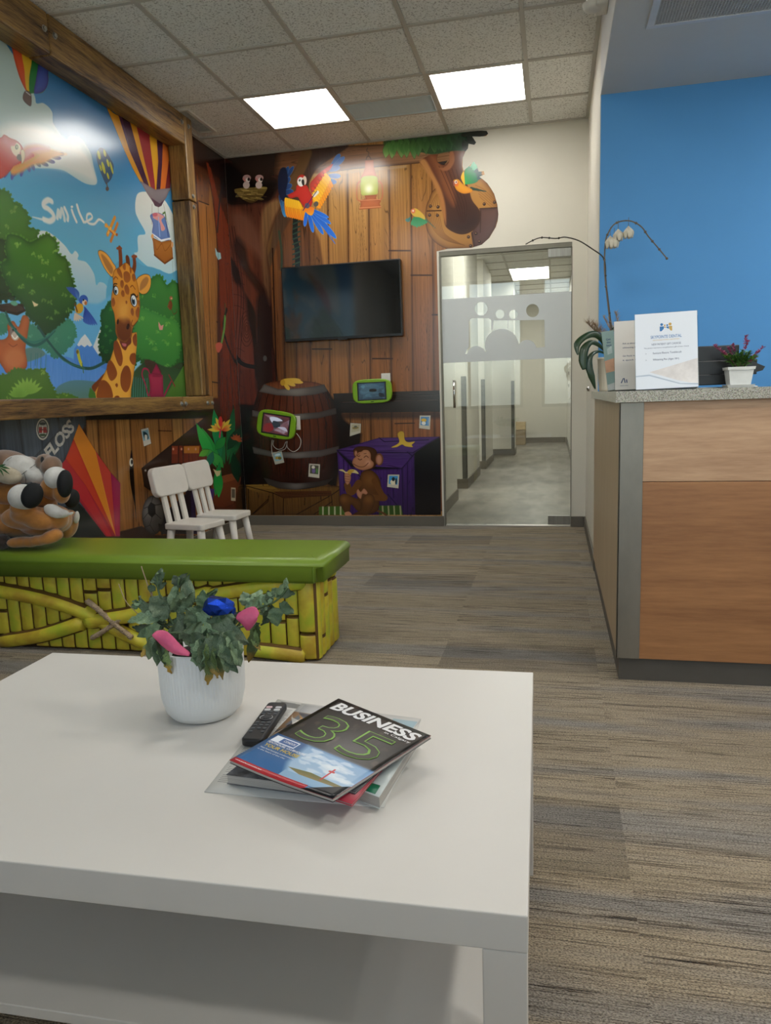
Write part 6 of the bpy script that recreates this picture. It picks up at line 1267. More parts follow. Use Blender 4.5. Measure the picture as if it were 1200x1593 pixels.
bm = new(); vs = [bm.verts.new(B @ Vector((w_*x, h_*y, .0005))) for x, y in ((-.5, .185), (-.28, .195), (.22, .06), (.5, .048), (.5, .03), (.2, .05), (-.28, .175), (-.5, .17))]; bm.faces.new(vs); obj('grey_band', bm, mat('printed_grey', '#b9c4d2', .5), r)
r, B, w_, h_ = board([(985, 502), (1046, 497), (1022, 605), (956, 607)], 3.05, .05, .004, 'cream notice leaning behind the large clinic notice', 'notice_stand', 'sign', mat('cream_paper', '#cfc9c0', .55, var=.02))
for k, t in enumerate(('Ask us about White', 'whitening kits for', 'Get Ready to Whiten,', 'a quick smile')): letters(r, B, t, -w_*.30, h_*(.66-.06*k-(.06 if k > 1 else 0)), .008, M['ink'], 'LEFT', wmax=w_*.5, bold=.008)
bm = new()
for p in (((-.36, .10), (-.33, .10), (-.28, .17), (-.30, .17)), ((-.26, .10), (-.235, .10), (-.26, .17), (-.285, .17)), ((-.215, .10), (-.19, .10), (-.20, .15), (-.225, .15))): bm.faces.new([bm.verts.new(B @ Vector((w_*x, h_*y, .0005))) for x, y in p])
obj('logo', bm, M['ink'], r); letters(r, B, 'WHITE SMILE', -w_*.27, h_*.055, .0055, M['ink'], wmax=w_*.2)
r, B, w_, h_ = board([(967, 517), (985, 512), (966, 607), (946, 608)], 3.25, .05, .003, 'narrow teal and orange leaflet beside the orchid pot', 'leaflet_stand', 'leaflet', mat('teal_leaflet', '#7d9690', .5, var=.05))
letters(r, B, 'Get', 0, h_*.84, .012, M['ink'], bold=.02); letters(r, B, 'the', 0, h_*.79, .012, M['ink'], bold=.02); letters(r, B, 'best', 0, h_*.74, .012, M['ink'], bold=.02)
for (a, b, c, hexc) in ((.30, .50, .5, '#c99a7a'), (.0, .10, .5, '#b9bcb8'), (.60, .70, .2, '#a9b9b6')):
    bm = new(); bm.faces.new([bm.verts.new(B @ Vector(p+(.0005,))) for p in ((-w_*c, h_*a), (w_*c, h_*(a+.02)), (w_*c, h_*(b+.04)), (-w_*c, h_*b))]); obj('printed_picture', bm, mat('printed_tone', hexc, .5, nscale=20, var=.1), r)

# small plant with pink flowers -----------------------------------------
pc = at(1149, 598, 'Y', 2.93); s0 = (at(1166, 598, 'Y', 2.93).x-at(1132, 598, 'Y', 2.93).x)
r = tag(empty('flowering_plant', (pc.x, 2.93, CT)), 'small artificial green plant with pink sprigs in a white square pot', 'plant')
hpz = at(1149, 571, 'Y', 2.93).z-CT; sx = s0/2
def taper(bm, x, y, z0, z1, a0, a1):
    A = [bm.verts.new((x+i*a0, y+j*a0, z0)) for i, j in ((-1, -1), (1, -1), (1, 1), (-1, 1))]; Bq = [bm.verts.new((x+i*a1, y+j*a1, z1)) for i, j in ((-1, -1), (1, -1), (1, 1), (-1, 1))]
    for k in range(4): bm.faces.new((A[k], A[(k+1) % 4], Bq[(k+1) % 4], Bq[k]))
    bm.faces.new(A[::-1]); bm.faces.new(Bq)
wp = mat('white_ceramic', '#dcdcd8', .3, coat=.2)
bm = new(); taper(bm, pc.x, 2.93, CT+.008, CT+hpz*.86, sx*.92, sx*1.12); taper(bm, pc.x, 2.93, CT+hpz*.86, CT+hpz, sx*1.22, sx*1.26); obj('pot', bm, wp, r)
bm = new(); taper(bm, pc.x, 2.93, CT, CT+.010, sx*1.12, sx*1.28); obj('saucer', bm, wp, r)
rg = random.Random(12); M['lime_leaf'] = mat('bright_leaf', '#6f9a2e', .5, nscale=30, col2='#3f6a22'); M['darkleaf'] = mat('mid_leaf', '#4f7a2c', .5, nscale=30, col2='#2f5620'); M['pink'] = mat('pink_blossom', '#b8567c', .6, nscale=50, col2='#8e4266')
def leaflet(bm, p, d, L_, w_, up=Vector((0, 0, 1))):
    s = d.cross(up); s = s.normalized() if s.length > 1e-3 else Vector((1, 0, 0)); q = s.cross(d).normalized()
    v = [bm.verts.new(p), bm.verts.new(p+d*L_*.5+s*w_), bm.verts.new(p+d*L_-q*L_*.15), bm.verts.new(p+d*L_*.5-s*w_)]; m_ = bm.verts.new(p+d*L_*.5-q*w_*.35)
    bm.faces.new((v[0], v[1], m_)); bm.faces.new((v[1], v[2], m_)); bm.faces.new((v[2], v[3], m_)); bm.faces.new((v[3], v[0], m_))
zb = CT+hpz*.9
for i in range(30):
    a = rg.uniform(0, 2*PI); rr = rg.uniform(.3, 1)**.6; e = Vector((pc.x+math.cos(a)*.055*rr, 2.93+math.sin(a)*.045*rr, zb+rg.uniform(.035, .065)*(1.25-rr*.5))); b = Vector((pc.x+math.cos(a)*.012, 2.93+math.sin(a)*.012, zb-.005))
    bm = new(); tube(bm, [b, b.lerp(e, .6)+Vector((0, 0, .012)), e], .0009, 4)
    for k in range(15):
        t = .25+.75*k/14; p = b.lerp(e, t)+Vector((0, 0, .012*math.sin(PI*t))); aa = rg.uniform(0, 2*PI); leaflet(bm, p, Vector((math.cos(aa), math.sin(aa), rg.uniform(-.1, .9))).normalized(), rg.uniform(.016, .026), .0048)
    obj('sprig', bm, M['lime_leaf' if rg.random() < .6 else 'darkleaf'], r)
for (u, v) in ((1112, 537), (1120, 543), (1140, 535), (1128, 552), (1162, 522), (1164, 530), (1188, 540), (1180, 548), (1176, 556), (1124, 546), (1133, 540)):
    tip = at(u, v, 'Y', 2.93+rg.uniform(-.03, .03)); b = Vector((pc.x, 2.93, zb)); d = (tip-b).normalized(); bm = new(); tube(bm, [b, b.lerp(tip, .5)+Vector((0, 0, .006)), tip], .0008, 4)
    for k in range(34):
        p = tip-d*.032*rg.random(); aa = rg.uniform(0, 2*PI); leaflet(bm, p, (Vector((math.cos(aa), math.sin(aa), 0))*.8+d*.7).normalized(), .011, .0034)
    obj('flower_sprig', bm, M['pink'], r)
bm = new()
for i in range(5):
    q0 = at(1150, 572, 'Y', 2.93); q1 = at(1112+i*2, 574+i*1.5, 'Y', 2.90); leaflet(bm, q0, (q1-q0).normalized(), .04, .003)
obj('dry_sprig', bm, M['pampas'], r)

# black document trays behind the plant ----------------------------------
r = tag(empty('document_tray', (.66, 3.08, CT)), 'stack of black plastic document trays behind the flowering plant', 'tray')
ty = 3.03
def ub(name, u0, v0, u1, v1, y0, y1, m=M['black']):
    a, b = at(u0, v0, 'Y', y0), at(u1, v1, 'Y', y0); obj(name, bx(a.x, b.x, y0, y1, max(b.z, CT+.001), a.z, .003), m, r)
ub('tray', 1084, 583, 1168, 597, ty, ty+.10); ub('tray', 1086, 562, 1178, 582, ty+.003, ty+.11); ub('tray', 1086, 539, 1150, 561, ty+.006, ty+.12)
A_ = at(1148, 552, 'Y', ty-.01); bm = new(); P_ = [at(q[0], q[1], 'Y', ty-.012) for q in ((1160, 560), (1176, 564), (1191, 570), (1187, 576), (1172, 580), (1160, 576))]
prism(bm, [(p.x, p.z) for p in P_], 'Y', ty-.012, ty+.10); obj('tray_lip', bm, M['black'], r)
obj('base_rail', bx(at(1083, 597, 'Y', ty-.02).x, at(1180, 597, 'Y', ty-.02).x, ty-.02, ty+.1, CT, CT+.004, .001), M['steel'], r)

# unseen fill lamps added in the soffit to brighten the counter and blue wall
for (x, y, lb_) in ((2.2, 4.0, 'added round fill lamp nearest the blue wall'), (2.9, 2.2, 'added round fill lamp above the desk end by the far side wall'), (1.3, 1.6, 'added round fill lamp in front of the counter'), (1.3, .2, 'added round fill lamp nearest the windows')):
    r = tag(empty('added_fill_light', (x, y, SOF)), lb_, 'ceiling light', 'added fill lamps over reception')
    bm = new(); lathe(bm, [(.115, .002), (.135, -.003), (.138, .001)], (x, y, SOF), 32); obj('trim_ring', bm, M['grid'], r)
    bm = new(); lathe(bm, [(0, -.001), (.115, -.001)], (x, y, SOF), 32); obj('diffuser', bm, M['fill_spot'], r)
# ------------------------------------------------------------------ coffee table
TA = .0185; TR = Vector((-.043, 1.588)); TW, TD, TZ = 1.18, .785, .45
r = tag(empty('coffee_table', (TR.x, TR.y, 0), (0, 0, TA)), 'large white laminate coffee table with a lower shelf', 'table')
obj('tabletop', bx(-TW, 0, -TD, 0, TZ-.049, TZ, .0018), M['white'], r, local=True)
for x, y in ((-.055, -.055), (-TW, -.055), (-.055, -TD), (-TW, -TD)): obj('leg', bx(x+.001, x+.054, y+.001, y+.054, 0, TZ-.0495, .0015), M['white'], r, local=True)
obj('lower_shelf', bx(-TW+.0005, -.0565, -TD+.006, -.006, .205, .222, .0015), M['white'], r, local=True)

# ------------------------------------------------------------------ planter with drooping plant
pc = Vector((-.672, 1.285)); PR = .0815
r = tag(empty('potted_plant', (pc.x, pc.y, TZ)), 'drooping green plant in a fluted white pot on the coffee table', 'plant')
hpt = .142; rib = lambda k, j: 1+(.013 if k % 4 < 2 else -.0) if 5 <= j <= 8 else 1
prof = [(0, .0), (.050, .0), (.064, .004), (.0735, .016), (.0785, .036), (.0795, .045), (.0805, .07), (.081, .105), (.0815, .138), (.0820, .142), (.0785, .142), (.0775, .125), (0, .12)]
bm = new(); lathe(bm, prof, (pc.x, pc.y, TZ+.0005), 300, rib=rib); obj('pot', bm, mat('white_fluted_plastic', '#d5d6d4', .4, var=.01), r)
bm = new(); lathe(bm, [(0, .006), (.04, .01), (.0755, .0)], (pc.x, pc.y, TZ+.118), 24); obj('soil', bm, mat('potting_soil', '#2e251c', .95, nscale=70, var=.3, bump=.7), r)
def leaf_mat(name, c1, c2, c3=None):
    m, nt, b = base_mat(name); L = nt.links; tc = N(nt, 'ShaderNodeTexCoord'); n = N(nt, 'ShaderNodeTexNoise', i_Scale=34., i_Detail=4.); L.new(tc.outputs['Object'], n.inputs[0])
    rp = N(nt, 'ShaderNodeValToRGB'); e = rp.color_ramp.elements; e[0].position = .35; e[0].color = lin(c1); e[1].position = .66; e[1].color = lin(c2); L.new(n.outputs[0], rp.inputs[0]); out = rp.outputs[0]
    if c3:   # withered tip: colour along the leaf (local y)
        sx_ = N(nt, 'ShaderNodeSeparateXYZ'); L.new(tc.outputs['Object'], sx_.inputs[0]); ad = N(nt, 'ShaderNodeMath', operation='MULTIPLY_ADD'); ad.inputs[1].default_value = .5; L.new(n.outputs[0], ad.inputs[0]); L.new(sx_.outputs['Y'], ad.inputs[2])
        r2_ = N(nt, 'ShaderNodeValToRGB'); r2_.color_ramp.elements[0].position = .93; r2_.color_ramp.elements[1].position = 1.12 if False else 1.0; L.new(ad.outputs[0], r2_.inputs[0])
        mx = N(nt, 'ShaderNodeMix', data_type='RGBA'); L.new(r2_.outputs[0], mx.inputs[0]); L.new(out, mx.inputs[6]); mx.inputs[7].default_value = lin(c3); out = mx.outputs[2]
    oi = N(nt, 'ShaderNodeObjectInfo'); hs = N(nt, 'ShaderNodeHueSaturation'); mr = N(nt, 'ShaderNodeMapRange'); mr.inputs['To Min'].default_value = .42; mr.inputs['To Max'].default_value = 1.25; L.new(oi.outputs['Random'], mr.inputs[0]); L.new(mr.outputs[0], hs.inputs['Value']); L.new(out, hs.inputs['Color'])
    L.new(hs.outputs[0], b.inputs['Base Color']); b.inputs['Roughness'].default_value = .55
    bn = N(nt, 'ShaderNodeTexNoise', i_Scale=60., i_Detail=3.); L.new(tc.outputs['Object'], bn.inputs[0]); bp = N(nt, 'ShaderNodeBump', i_Strength=.3, i_Distance=.003); L.new(bn.outputs[0], bp.inputs['Height']); L.new(bp.outputs[0], b.inputs['Normal']); return m
LM = {'d': leaf_mat('plant_leaf_dark', '#40553a', '#627a56'), 'g': leaf_mat('plant_leaf', '#667d58', '#93a884'), 'y': leaf_mat('withered_leaf', '#566a3c', '#7b9058', '#a8883a')}
def leaf_variant(seed, lobes=4, droop=.5, cup=.3):
    """unit leaf: base at origin, tip near y=1; lobed, wavy outline"""
    rg = random.Random(seed); bm = new(); ny, nx = 13, 6; rows = []
    for i in range(ny+1):
        t = i/ny; w_ = (.34*math.sin(PI*min(1, t**.75))**.8+.015)*(1+.10*math.sin(lobes*2*PI*t+seed))
        row = []
        for k in range(nx+1):
            s = (k/nx-.5)*2; x = s*w_; z = -droop*t*t*.55+cup*abs(s)**1.5*w_+.045*math.sin(9*t+3*s+seed)+.05*abs(s)*math.sin(lobes*2.4*PI*t+seed*1.3+s*2)
            row.append(bm.verts.new((x+.05*math.sin(3*t+seed), t*(1-.12*droop*t), z)))
        rows.append(row)
    for a, b in zip(rows, rows[1:]):
        for k in range(nx): f = bm.faces.new((a[k], a[k+1], b[k+1], b[k])); f.smooth = True
    me = bpy.data.meshes.new('leaf'); bm.to_mesh(me); bm.free(); return me
VAR = [leaf_variant(s, 3+s % 3, .25+.22*(s % 4), .15+.12*(s % 3)) for s in range(8)]
def zp(x, y, dy=0): return at(180+x/4.138, 870+y/4.138, 'Y', pc.y+dy)
lmesh = {}
def put_leaf(b, t, w_, kind, dy0, dy1, roll=0, name='leaf', mt=None, var=None):
    global r
    B0, T0 = zp(*b, dy0), zp(*t, dy1); L_ = (T0-B0).length; y = (T0-B0).normalized(); view = (Vector((0, 0, EYE))-B0).normalized()
    z = (view-y*view.dot(y)).normalized(); z = Matrix.Rotation(roll, 3, y) @ z; x = y.cross(z).normalized()
    v = (hash((b, t)) % 8) if var is None else var; v = (int(b[0]*7+b[1]*3+t[0]) % 8) if var is None else var
    key = (v, kind)
    if key not in lmesh: me = VAR[v].copy(); me.materials.append(mt or LM[kind]); lmesh[key] = me
    o = bpy.data.objects.new(name, lmesh[key]); COL.objects.link(o); o.parent = r
    sw = w_/4.138/F_PX*(B0.y)*1.22/.68
    Mt = Matrix(((x.x*sw, y.x*L_, z.x*sw*1.6, B0.x), (x.y*sw, y.y*L_, z.y*sw*1.6, B0.y), (x.z*sw, y.z*L_, z.z*sw*1.6, B0.z), (0, 0, 0, 1)))
    o.matrix_basis = world_of(r).inverted() @ Mt if False else Matrix.Translation(-r.location) @ Mt
    return o
LV = [((330, 400), (95, 250), 90, 'g', .0, .02), ((340, 380), (190, 250), 110, 'g', -.01, -.02), ((330, 350), (60, 400), 80, 'g', 0, -.03), ((320, 430), (80, 470), 80, 'd', -.01, -.04), ((300, 430), (120, 510), 70, 'd', -.02, -.05),
      ((350, 330), (230, 190), 70, 'g', .02, .03), ((400, 340), (330, 180), 100, 'g', .01, .01), ((430, 330), (470, 170), 110, 'g', .01, .0), ((420, 300), (500, 230), 80, 'g', 0, -.02), ((380, 300), (290, 250), 70, 'd', .02, .03),
      ((470, 420), (350, 470), 95, 'g', -.03, -.06), ((480, 400), (380, 350), 80, 'g', -.02, -.03), ((500, 420), (460, 330), 70, 'g', -.03, -.05), ((510, 460), (420, 500), 70, 'g', -.03, -.06), ((560, 420), (470, 480), 80, 'g', -.04, -.07),
      ((520, 400), (590, 340), 80, 'g', -.03, -.04), ((560, 430), (620, 500), 90, 'g', -.05, -.075), ((600, 400), (830, 480), 120, 'g', -.04, -.07), ((600, 380), (700, 480), 110, 'd', -.04, -.06), ((620, 380), (760, 390), 95, 'g', -.03, -.04),
      ((640, 450), (560, 520), 60, 'd', -.05, -.07), ((690, 470), (800, 700), 130, 'g', -.05, -.095), ((720, 480), (830, 660), 80, 'g', -.045, -.085), ((640, 500), (540, 740), 110, 'g', -.055, -.09), ((520, 500), (560, 700), 100, 'd', -.06, -.09),
      ((600, 520), (655, 845), 95, 'y', -.06, -.095), ((660, 520), (690, 790), 90, 'y', -.06, -.093), ((640, 480), (780, 745), 90, 'd', -.055, -.092), ((300, 470), (170, 640), 80, 'y', -.04, -.075), ((300, 480), (260, 700), 70, 'd', -.045, -.08),
      ((320, 500), (310, 770), 78, 'y', -.05, -.085), ((280, 480), (330, 700), 70, 'd', -.05, -.085), ((270, 410), (200, 530), 70, 'd', -.03, -.06), ((880, 400), (900, 530), 70, 'd', -.01, -.02), ((900, 420), (860, 680), 70, 'y', -.02, -.03), ((880, 440), (925, 600), 50, 'y', -.02, -.03),
      ((860, 330), (900, 180), 80, 'g', .0, .01), ((840, 300), (820, 200), 70, 'g', .01, .02), ((860, 300), (960, 240), 70, 'g', 0, 0), ((960, 290), (1030, 200), 60, 'g', 0, 0), ((1000, 280), (980, 200), 50, 'd', 0, 0), ((1040, 250), (1110, 130), 70, 'g', 0, 0), ((1060, 230), (1150, 215), 60, 'd', 0, 0),
      ((1060, 280), (1140, 350), 70, 'd', 0, -.01), ((1000, 290), (950, 440), 70, 'd', 0, -.01), ((1020, 310), (1050, 430), 85, 'd', -.01, -.02), ((980, 310), (920, 340), 60, 'g', 0, -.01), ((940, 330), (1000, 340), 60, 'd', 0, -.01), ((1050, 240), (1000, 180), 50, 'd', 0, 0), ((920, 300), (880, 240), 50, 'd', .01, .01),
      ((270, 170), (270, 60), 60, 'd', .02, .02), ((260, 130), (310, 90), 45, 'd', .02, .02), ((260, 150), (215, 130), 45, 'g', .02, .02), ((270, 190), (320, 150), 45, 'd', .02, .02), ((260, 200), (200, 170), 45, 'd', .02, .02), ((400, 180), (430, 90), 60, 'd', .02, .02), ((400, 170), (360, 100), 50, 'd', .02, .02), ((420, 170), (480, 120), 45, 'd', .02, .02), ((400, 200), (350, 170), 50, 'g', .02, .02),
      ((560, 300), (560, 200), 70, 'd', 0, 0), ((580, 240), (660, 195), 40, 'd', .01, .01), ((140, 320), (90, 250), 50, 'd', .02, .03), ((150, 300), (120, 250), 45, 'g', .02, .03), ((420, 430), (300, 380), 70, 'd', 0, .0), ((500, 350), (560, 290), 60, 'd', .0, .0), ((690, 420), (640, 350), 60, 'd', 0, 0), ((760, 420), (800, 330), 60, 'd', .01, .01), ((640, 560), (720, 640), 60, 'd', -.07, -.085), ((360, 440), (420, 560), 80, 'd', -.03, -.06), ((420, 460), (520, 560), 80, 'd', -.04, -.075), ((760, 460), (700, 560), 70, 'd', -.04, -.08), ((520, 520), (590, 770), 110, 'g', -.09, -.10), ((700, 520), (770, 720), 110, 'g', -.09, -.10), ((560, 500), (520, 700), 90, 'g', -.09, -.10), ((600, 520), (640, 780), 90, 'y', -.09, -.10), ((250, 500), (215, 660), 70, 'g', -.05, -.08), ((650, 520), (680, 810), 60, 'y', -.09, -.103), ((760, 520), (815, 690), 90, 'g', -.09, -.10), ((480, 380), (560, 330), 90, 'g', -.02, -.03), ((380, 330), (440, 250), 90, 'g', .0, -.01), ((300, 360), (210, 300), 100, 'g', .0, -.02), ((560, 480), (480, 560), 80, 'd', -.05, -.08)]
for i, (b, t, w_, k, d0, d1) in enumerate(LV):
    if d1 <= -.08: d0, d1 = -.086, -.102
    put_leaf(b, t, w_, k, d0, d1, roll=((i*37) % 11-5)*.13)
M['plantstem'] = mat('green_stem', '#5a7048', .6, nscale=40, var=.15); M['drystem'] = mat('dry_flower_stem', '#a08a6c', .7, nscale=40, var=.1)
def pstem(pts, rad, m): S_ = spline([tuple(zp(*p)) for p in pts], False, 6); obj('stem', tube(new(), [Vector(p) for p in S_], rad, 6), m, r)
for pts in (((560, 560, 0), (400, 450, .0), (330, 340, .01), (275, 200, .02), (268, 90, .02)), ((560, 560, 0), (440, 400, 0), (400, 250, .02), (410, 120, .02)), ((560, 560, 0), (380, 470, 0), (240, 380, .01), (110, 270, .03)), ((640, 560, 0), (760, 450, 0), (900, 330, 0), (1030, 270, 0), (1110, 180, 0)), ((620, 560, 0), (600, 420, -.02), (570, 300, 0), (600, 230, .01), (655, 198, .01)),
            ((600, 560, 0), (700, 480, -.04), (840, 430, -.02), (890, 500, -.02)), ((560, 560, 0), (420, 480, -.05), (300, 480, -.05)), ((600, 560, -.02), (590, 480, -.06), (600, 560, -.085)), ((640, 560, 0), (800, 380, .02), (870, 230, .01))): pstem(pts, .0022, M['plantstem'])
pstem(((330, 500, .02), (240, 260, .03), (190, 120, .03), (165, 45, .03)), .0012, M['drystem']); pstem(((300, 500, .02), (120, 330, .03), (60, 260, .03), (20, 160, .04)), .0009, M['drystem']); pstem(((300, 400, .02), (240, 260, .03), (235, 170, .03)), .0012, M['drystem'])
pinkm = mat('pink_wrap', '#d0587c', .55, nscale=30, col2='#bd4a70', bump=.25, bscale=150)
def pinkp(pts, name='pink_petal', dys=None):
    Q = [zp(x, y, d) for x, y, d in pts]; n = len(Q)//2; bm = new(); top, bot = Q[:n], Q[n:][::-1]; rows = []
    for a, b in zip(top, bot): rows.append([bm.verts.new(a.lerp(b, k/4)+Vector((0, -.012*math.sin(PI*k/4), 0))) for k in range(5)])
    for a, b in zip(rows, rows[1:]):
        for k in range(4): f = bm.faces.new((a[k], a[k+1], b[k+1], b[k])); f.smooth = True
    o = obj(name, bm, pinkm, r); s = o.modifiers.new('thickness', 'SOLIDIFY'); s.thickness = .0018; subsurf(o, 1)
pinkp([(262, 452, -.09), (335, 448, -.092), (400, 530, -.10), (445, 570, -.10), (492, 600, -.098), (488, 622, -.097), (430, 622, -.098), (370, 618, -.098), (290, 560, -.094), (238, 496, -.09)])
pinkp([(780, 345, -.03), (850, 305, -.04), (905, 292, -.04), (932, 350, -.04), (925, 382, -.04), (850, 490, -.04), (830, 440, -.045), (790, 395, -.04)])
fm, nt, b = base_mat('blue_foil'); b.inputs['Base Color'].default_value = lin('#1f3f9c'); b.inputs['Metallic'].default_value = .9; b.inputs['Roughness'].default_value = .22
bm = new(); c = zp(662, 305, -.025); rg = random.Random(5); res = bmesh.ops.create_icosphere(bm, subdivisions=2, radius=1, matrix=Matrix.Translation(c) @ Matrix.Diagonal((.031, .026, .019, 1)))
for v in bm.verts: v.co += (v.co-c)*rg.uniform(-.16, .2)
c2 = zp(735, 335, -.02); bmesh.ops.create_icosphere(bm, subdivisions=1, radius=1, matrix=Matrix.Translation(c2) @ Matrix.Diagonal((.014, .014, .014, 1)))
obj('foil_flower', bm, fm, r, label='crumpled blue foil flower')

# ------------------------------------------------------------------ papers on the table
def patch(c4, nx=12, ny=12, sag=0, thick=.0, uvs=True, lift=None):
    """bilinear sheet from four 3D corners bl, br, tr, tl"""
    bl, br, tr, tl = [Vector(p) for p in c4]; bm = new(); l = bm.loops.layers.uv.new('UVMap'); G = []
    def pt(u, v): p = (bl*(1-u)+br*u)*(1-v)+(tl*(1-u)+tr*u)*v; p = p.copy(); p.z += sag*math.sin(PI*u)+(lift(u, v) if lift else 0); return p
    for j in range(ny+1): G.append([bm.verts.new(pt(i/nx, j/ny)) for i in range(nx+1)])
    for j in range(ny):
        for i in range(nx):
            f = bm.faces.new((G[j][i], G[j][i+1], G[j+1][i+1], G[j+1][i])); f.smooth = True
            for lp, (a, b) in zip(f.loops, ((i, j), (i+1, j), (i+1, j+1), (i, j+1))): lp[l].uv = (a/nx, b/ny)
    if thick:
        B_ = [[bm.verts.new(v.co-Vector((0, 0, thick))) for v in row] for row in G]
        for j in range(ny):
            for i in range(nx): f = bm.faces.new((B_[j][i], B_[j+1][i], B_[j+1][i+1], B_[j][i+1]))
        for i in range(nx): bm.faces.new((G[0][i], B_[0][i], B_[0][i+1], G[0][i+1])); bm.faces.new((G[ny][i+1], B_[ny][i+1], B_[ny][i], G[ny][i]))
        for j in range(ny): bm.faces.new((G[j][nx], B_[j][nx], B_[j+1][nx], G[j+1][nx])); bm.faces.new((G[j+1][0], B_[j+1][0], B_[j][0], G[j][0]))
    return bm, pt
tp = lambda u, v, z: at(u, v, 'Z', z)
pagesm = mat('page_edges', '#b9b5ae', .7, nscale=4, stretch=(1, 1, 260), col2='#8f8b85'); newsm = mat('newsprint', '#bdbbb5', .7, nscale=30, col2='#aaa8a2')
# newspaper lying flat, with columns of print
def news_canvas():
    C = Canvas(500, 400); C.a[:] = hx('#c9c7c1'); rg = random.Random(3)
    for cx in range(6):
        for k in range(60):
            if rg.random() < .93: C.a[8+k*6:10+k*6, 14+cx*80:14+cx*80+int(68*rg.uniform(.7, 1))] = hx('#8c8b88')
    C.fill([(280, 150), (480, 150), (480, 290), (280, 290)], '#a5815a', raw=True); C.fill([(20, 10), (250, 10), (250, 34), (20, 34)], '#7d7c79', raw=True)
    rg = random.Random(9)
    for _ in range(30): C.fill([(rg.uniform(285, 470), rg.uniform(155, 285)) for _ in range(4)], rg.choice(['#d8c9b0', '#8a5a34', '#c9a06c', '#efe6da', '#5c4636']), raw=True, soft=2, al=.7)
    return C
c4 = [tp(318, 1232, TZ+.001), tp(598, 1256, TZ+.001), tp(655, 1120, TZ+.001), tp(432, 1088, TZ+.001)]
bm, _ = patch(c4, 10, 10, 0, .0009, lift=lambda u, v: .002*math.sin(7*u)*v*(1-v)+.004*max(0, .15-u)); nz_ = obj('newspaper', bm, img_mat('newspaper_print', news_canvas().image('newspaper_print'), .75, spec=.2))
tag(nz_, 'newspaper spread flat under the stack of magazines and books', 'newspaper')
c4 = [tp(400, 1172, TZ+.003), tp(560, 1200, TZ+.003), tp(640, 1110, TZ+.003), tp(500, 1090, TZ+.003)]
bm, _ = patch([tp(402, 1165, .4545), tp(590, 1205, .4545), tp(655, 1118, .4545), tp(470, 1094, .4545)], 8, 8, 0, .0012)
def flyer():
    C = Canvas(300, 300); C.a[:] = hx('#c4c3c0'); rg = random.Random(14)
    C.fill([(0, 60), (120, 60), (120, 250), (0, 250)], '#9c7a58', raw=True)
    for _ in range(26): C.fill([(rg.uniform(0, 130)+rg.uniform(-12, 12), rg.uniform(60, 250)+rg.uniform(-12, 12)) for _ in range(4)], rg.choice(['#d9c6a6', '#b0783c', '#e2ddd6', '#6a7688', '#3d4250', '#c98f4a']), raw=True, soft=2, al=.8)
    for k in range(20): C.a[8+k*3:9+k*3, 10:200] = hx('#8f8f92')
    C.fill([(240, 20), (298, 20), (298, 200), (240, 200)], '#9db3bb', raw=True)
    return C
tag(obj('flyer', bm, img_mat('flyer_print', flyer().image('flyer_print'), .5)), 'folded colour flyer with food pictures between newspaper and magazines', 'flyer')
# book blocks: corners on the table, thickness, cover
def book(name, label, cat, c4, z0, th, cover_m, pages=pagesm, spine=None, group=None):
    bl, br, tr, tl = [tp(*q, z0+th) for q in c4]
    ce = (bl+br+tr+tl)/4; rr = tag(empty(name, (ce.x, ce.y, z0)), label, cat, group)
    def lower(p, d): q = p.copy(); q.z -= d; return q
    b1, _ = patch([bl, br, tr, tl], 2, 2, 0, .0008); obj('cover', b1, cover_m, rr)
    ins = [p.lerp(ce, .012) for p in (bl, br, tr, tl)]; b2, _ = patch([lower(p, .0009) for p in ins], 1, 1, 0, th-.0019); obj('pages', b2, pages, rr)
    b3, _ = patch([lower(p, th-.0009) for p in (bl, br, tr, tl)], 1, 1, 0, .0008); obj('back_cover', b3, cover_m, rr)
    if spine:
        a, b = spine; bb = new(); A_ = [bl, br, tr, tl][a]; B_ = [bl, br, tr, tl][b]; n_ = (ce-(A_+B_)/2).normalized()*-.0006
        v = [bb.verts.new(p) for p in (A_+n_, B_+n_, lower(B_+n_, th), lower(A_+n_, th))]; bb.faces.new(v); obj('spine', bb, cover_m, rr)
    return rr, (bl, br, tr, tl)
gmag = mat('magazine_grey_cover', '#77767a', .35, nscale=40, col2='#2c2b30'); redm = mat('red_cover', '#b32238', .35, nscale=10, var=.1); tealm = mat('white_green_cover', '#c9d0cb', .35, nscale=8, var=.05); greenm = mat('green_band', '#0f6a4a', .4)
book('thick_book', 'thick white paged paperback with a dark photo cover under the magazines', 'book', [(352, 1205), (548, 1231), (606, 1138), (450, 1126)], TZ+.0055, .016, gmag)
book('paperback', 'green and white paperback under the right side of the magazine stack', 'book', [(558, 1228), (590, 1240), (652, 1142), (616, 1134)], TZ+.0225-.017, .019, tealm)[0]
rr = [o for o in bpy.data.objects if o.name == 'paperback'][0]
q = [tp(558, 1226, TZ+.0252), tp(584, 1235, TZ+.0252), tp(592, 1222, TZ+.0252), tp(566, 1214, TZ+.0252)]; b_, _ = patch(q, 1, 1, 0, .0004); obj('colour_band', b_, greenm, rr, label='dark green band')
book('red_magazine', 'thin magazine with a red edge just under the top magazines', 'magazine', [(430, 1212), (548, 1251), (640, 1142), (500, 1120)], TZ+.0255, .004, redm)
book('grey_magazine', 'dark grey magazine lying between the red one and the top magazine', 'magazine', [(385, 1190), (553, 1232), (652, 1140), (512, 1104)], TZ+.0305, .004, mat('dark_cover', '#4a4a50', .3, nscale=12, col2='#2c2c33'))
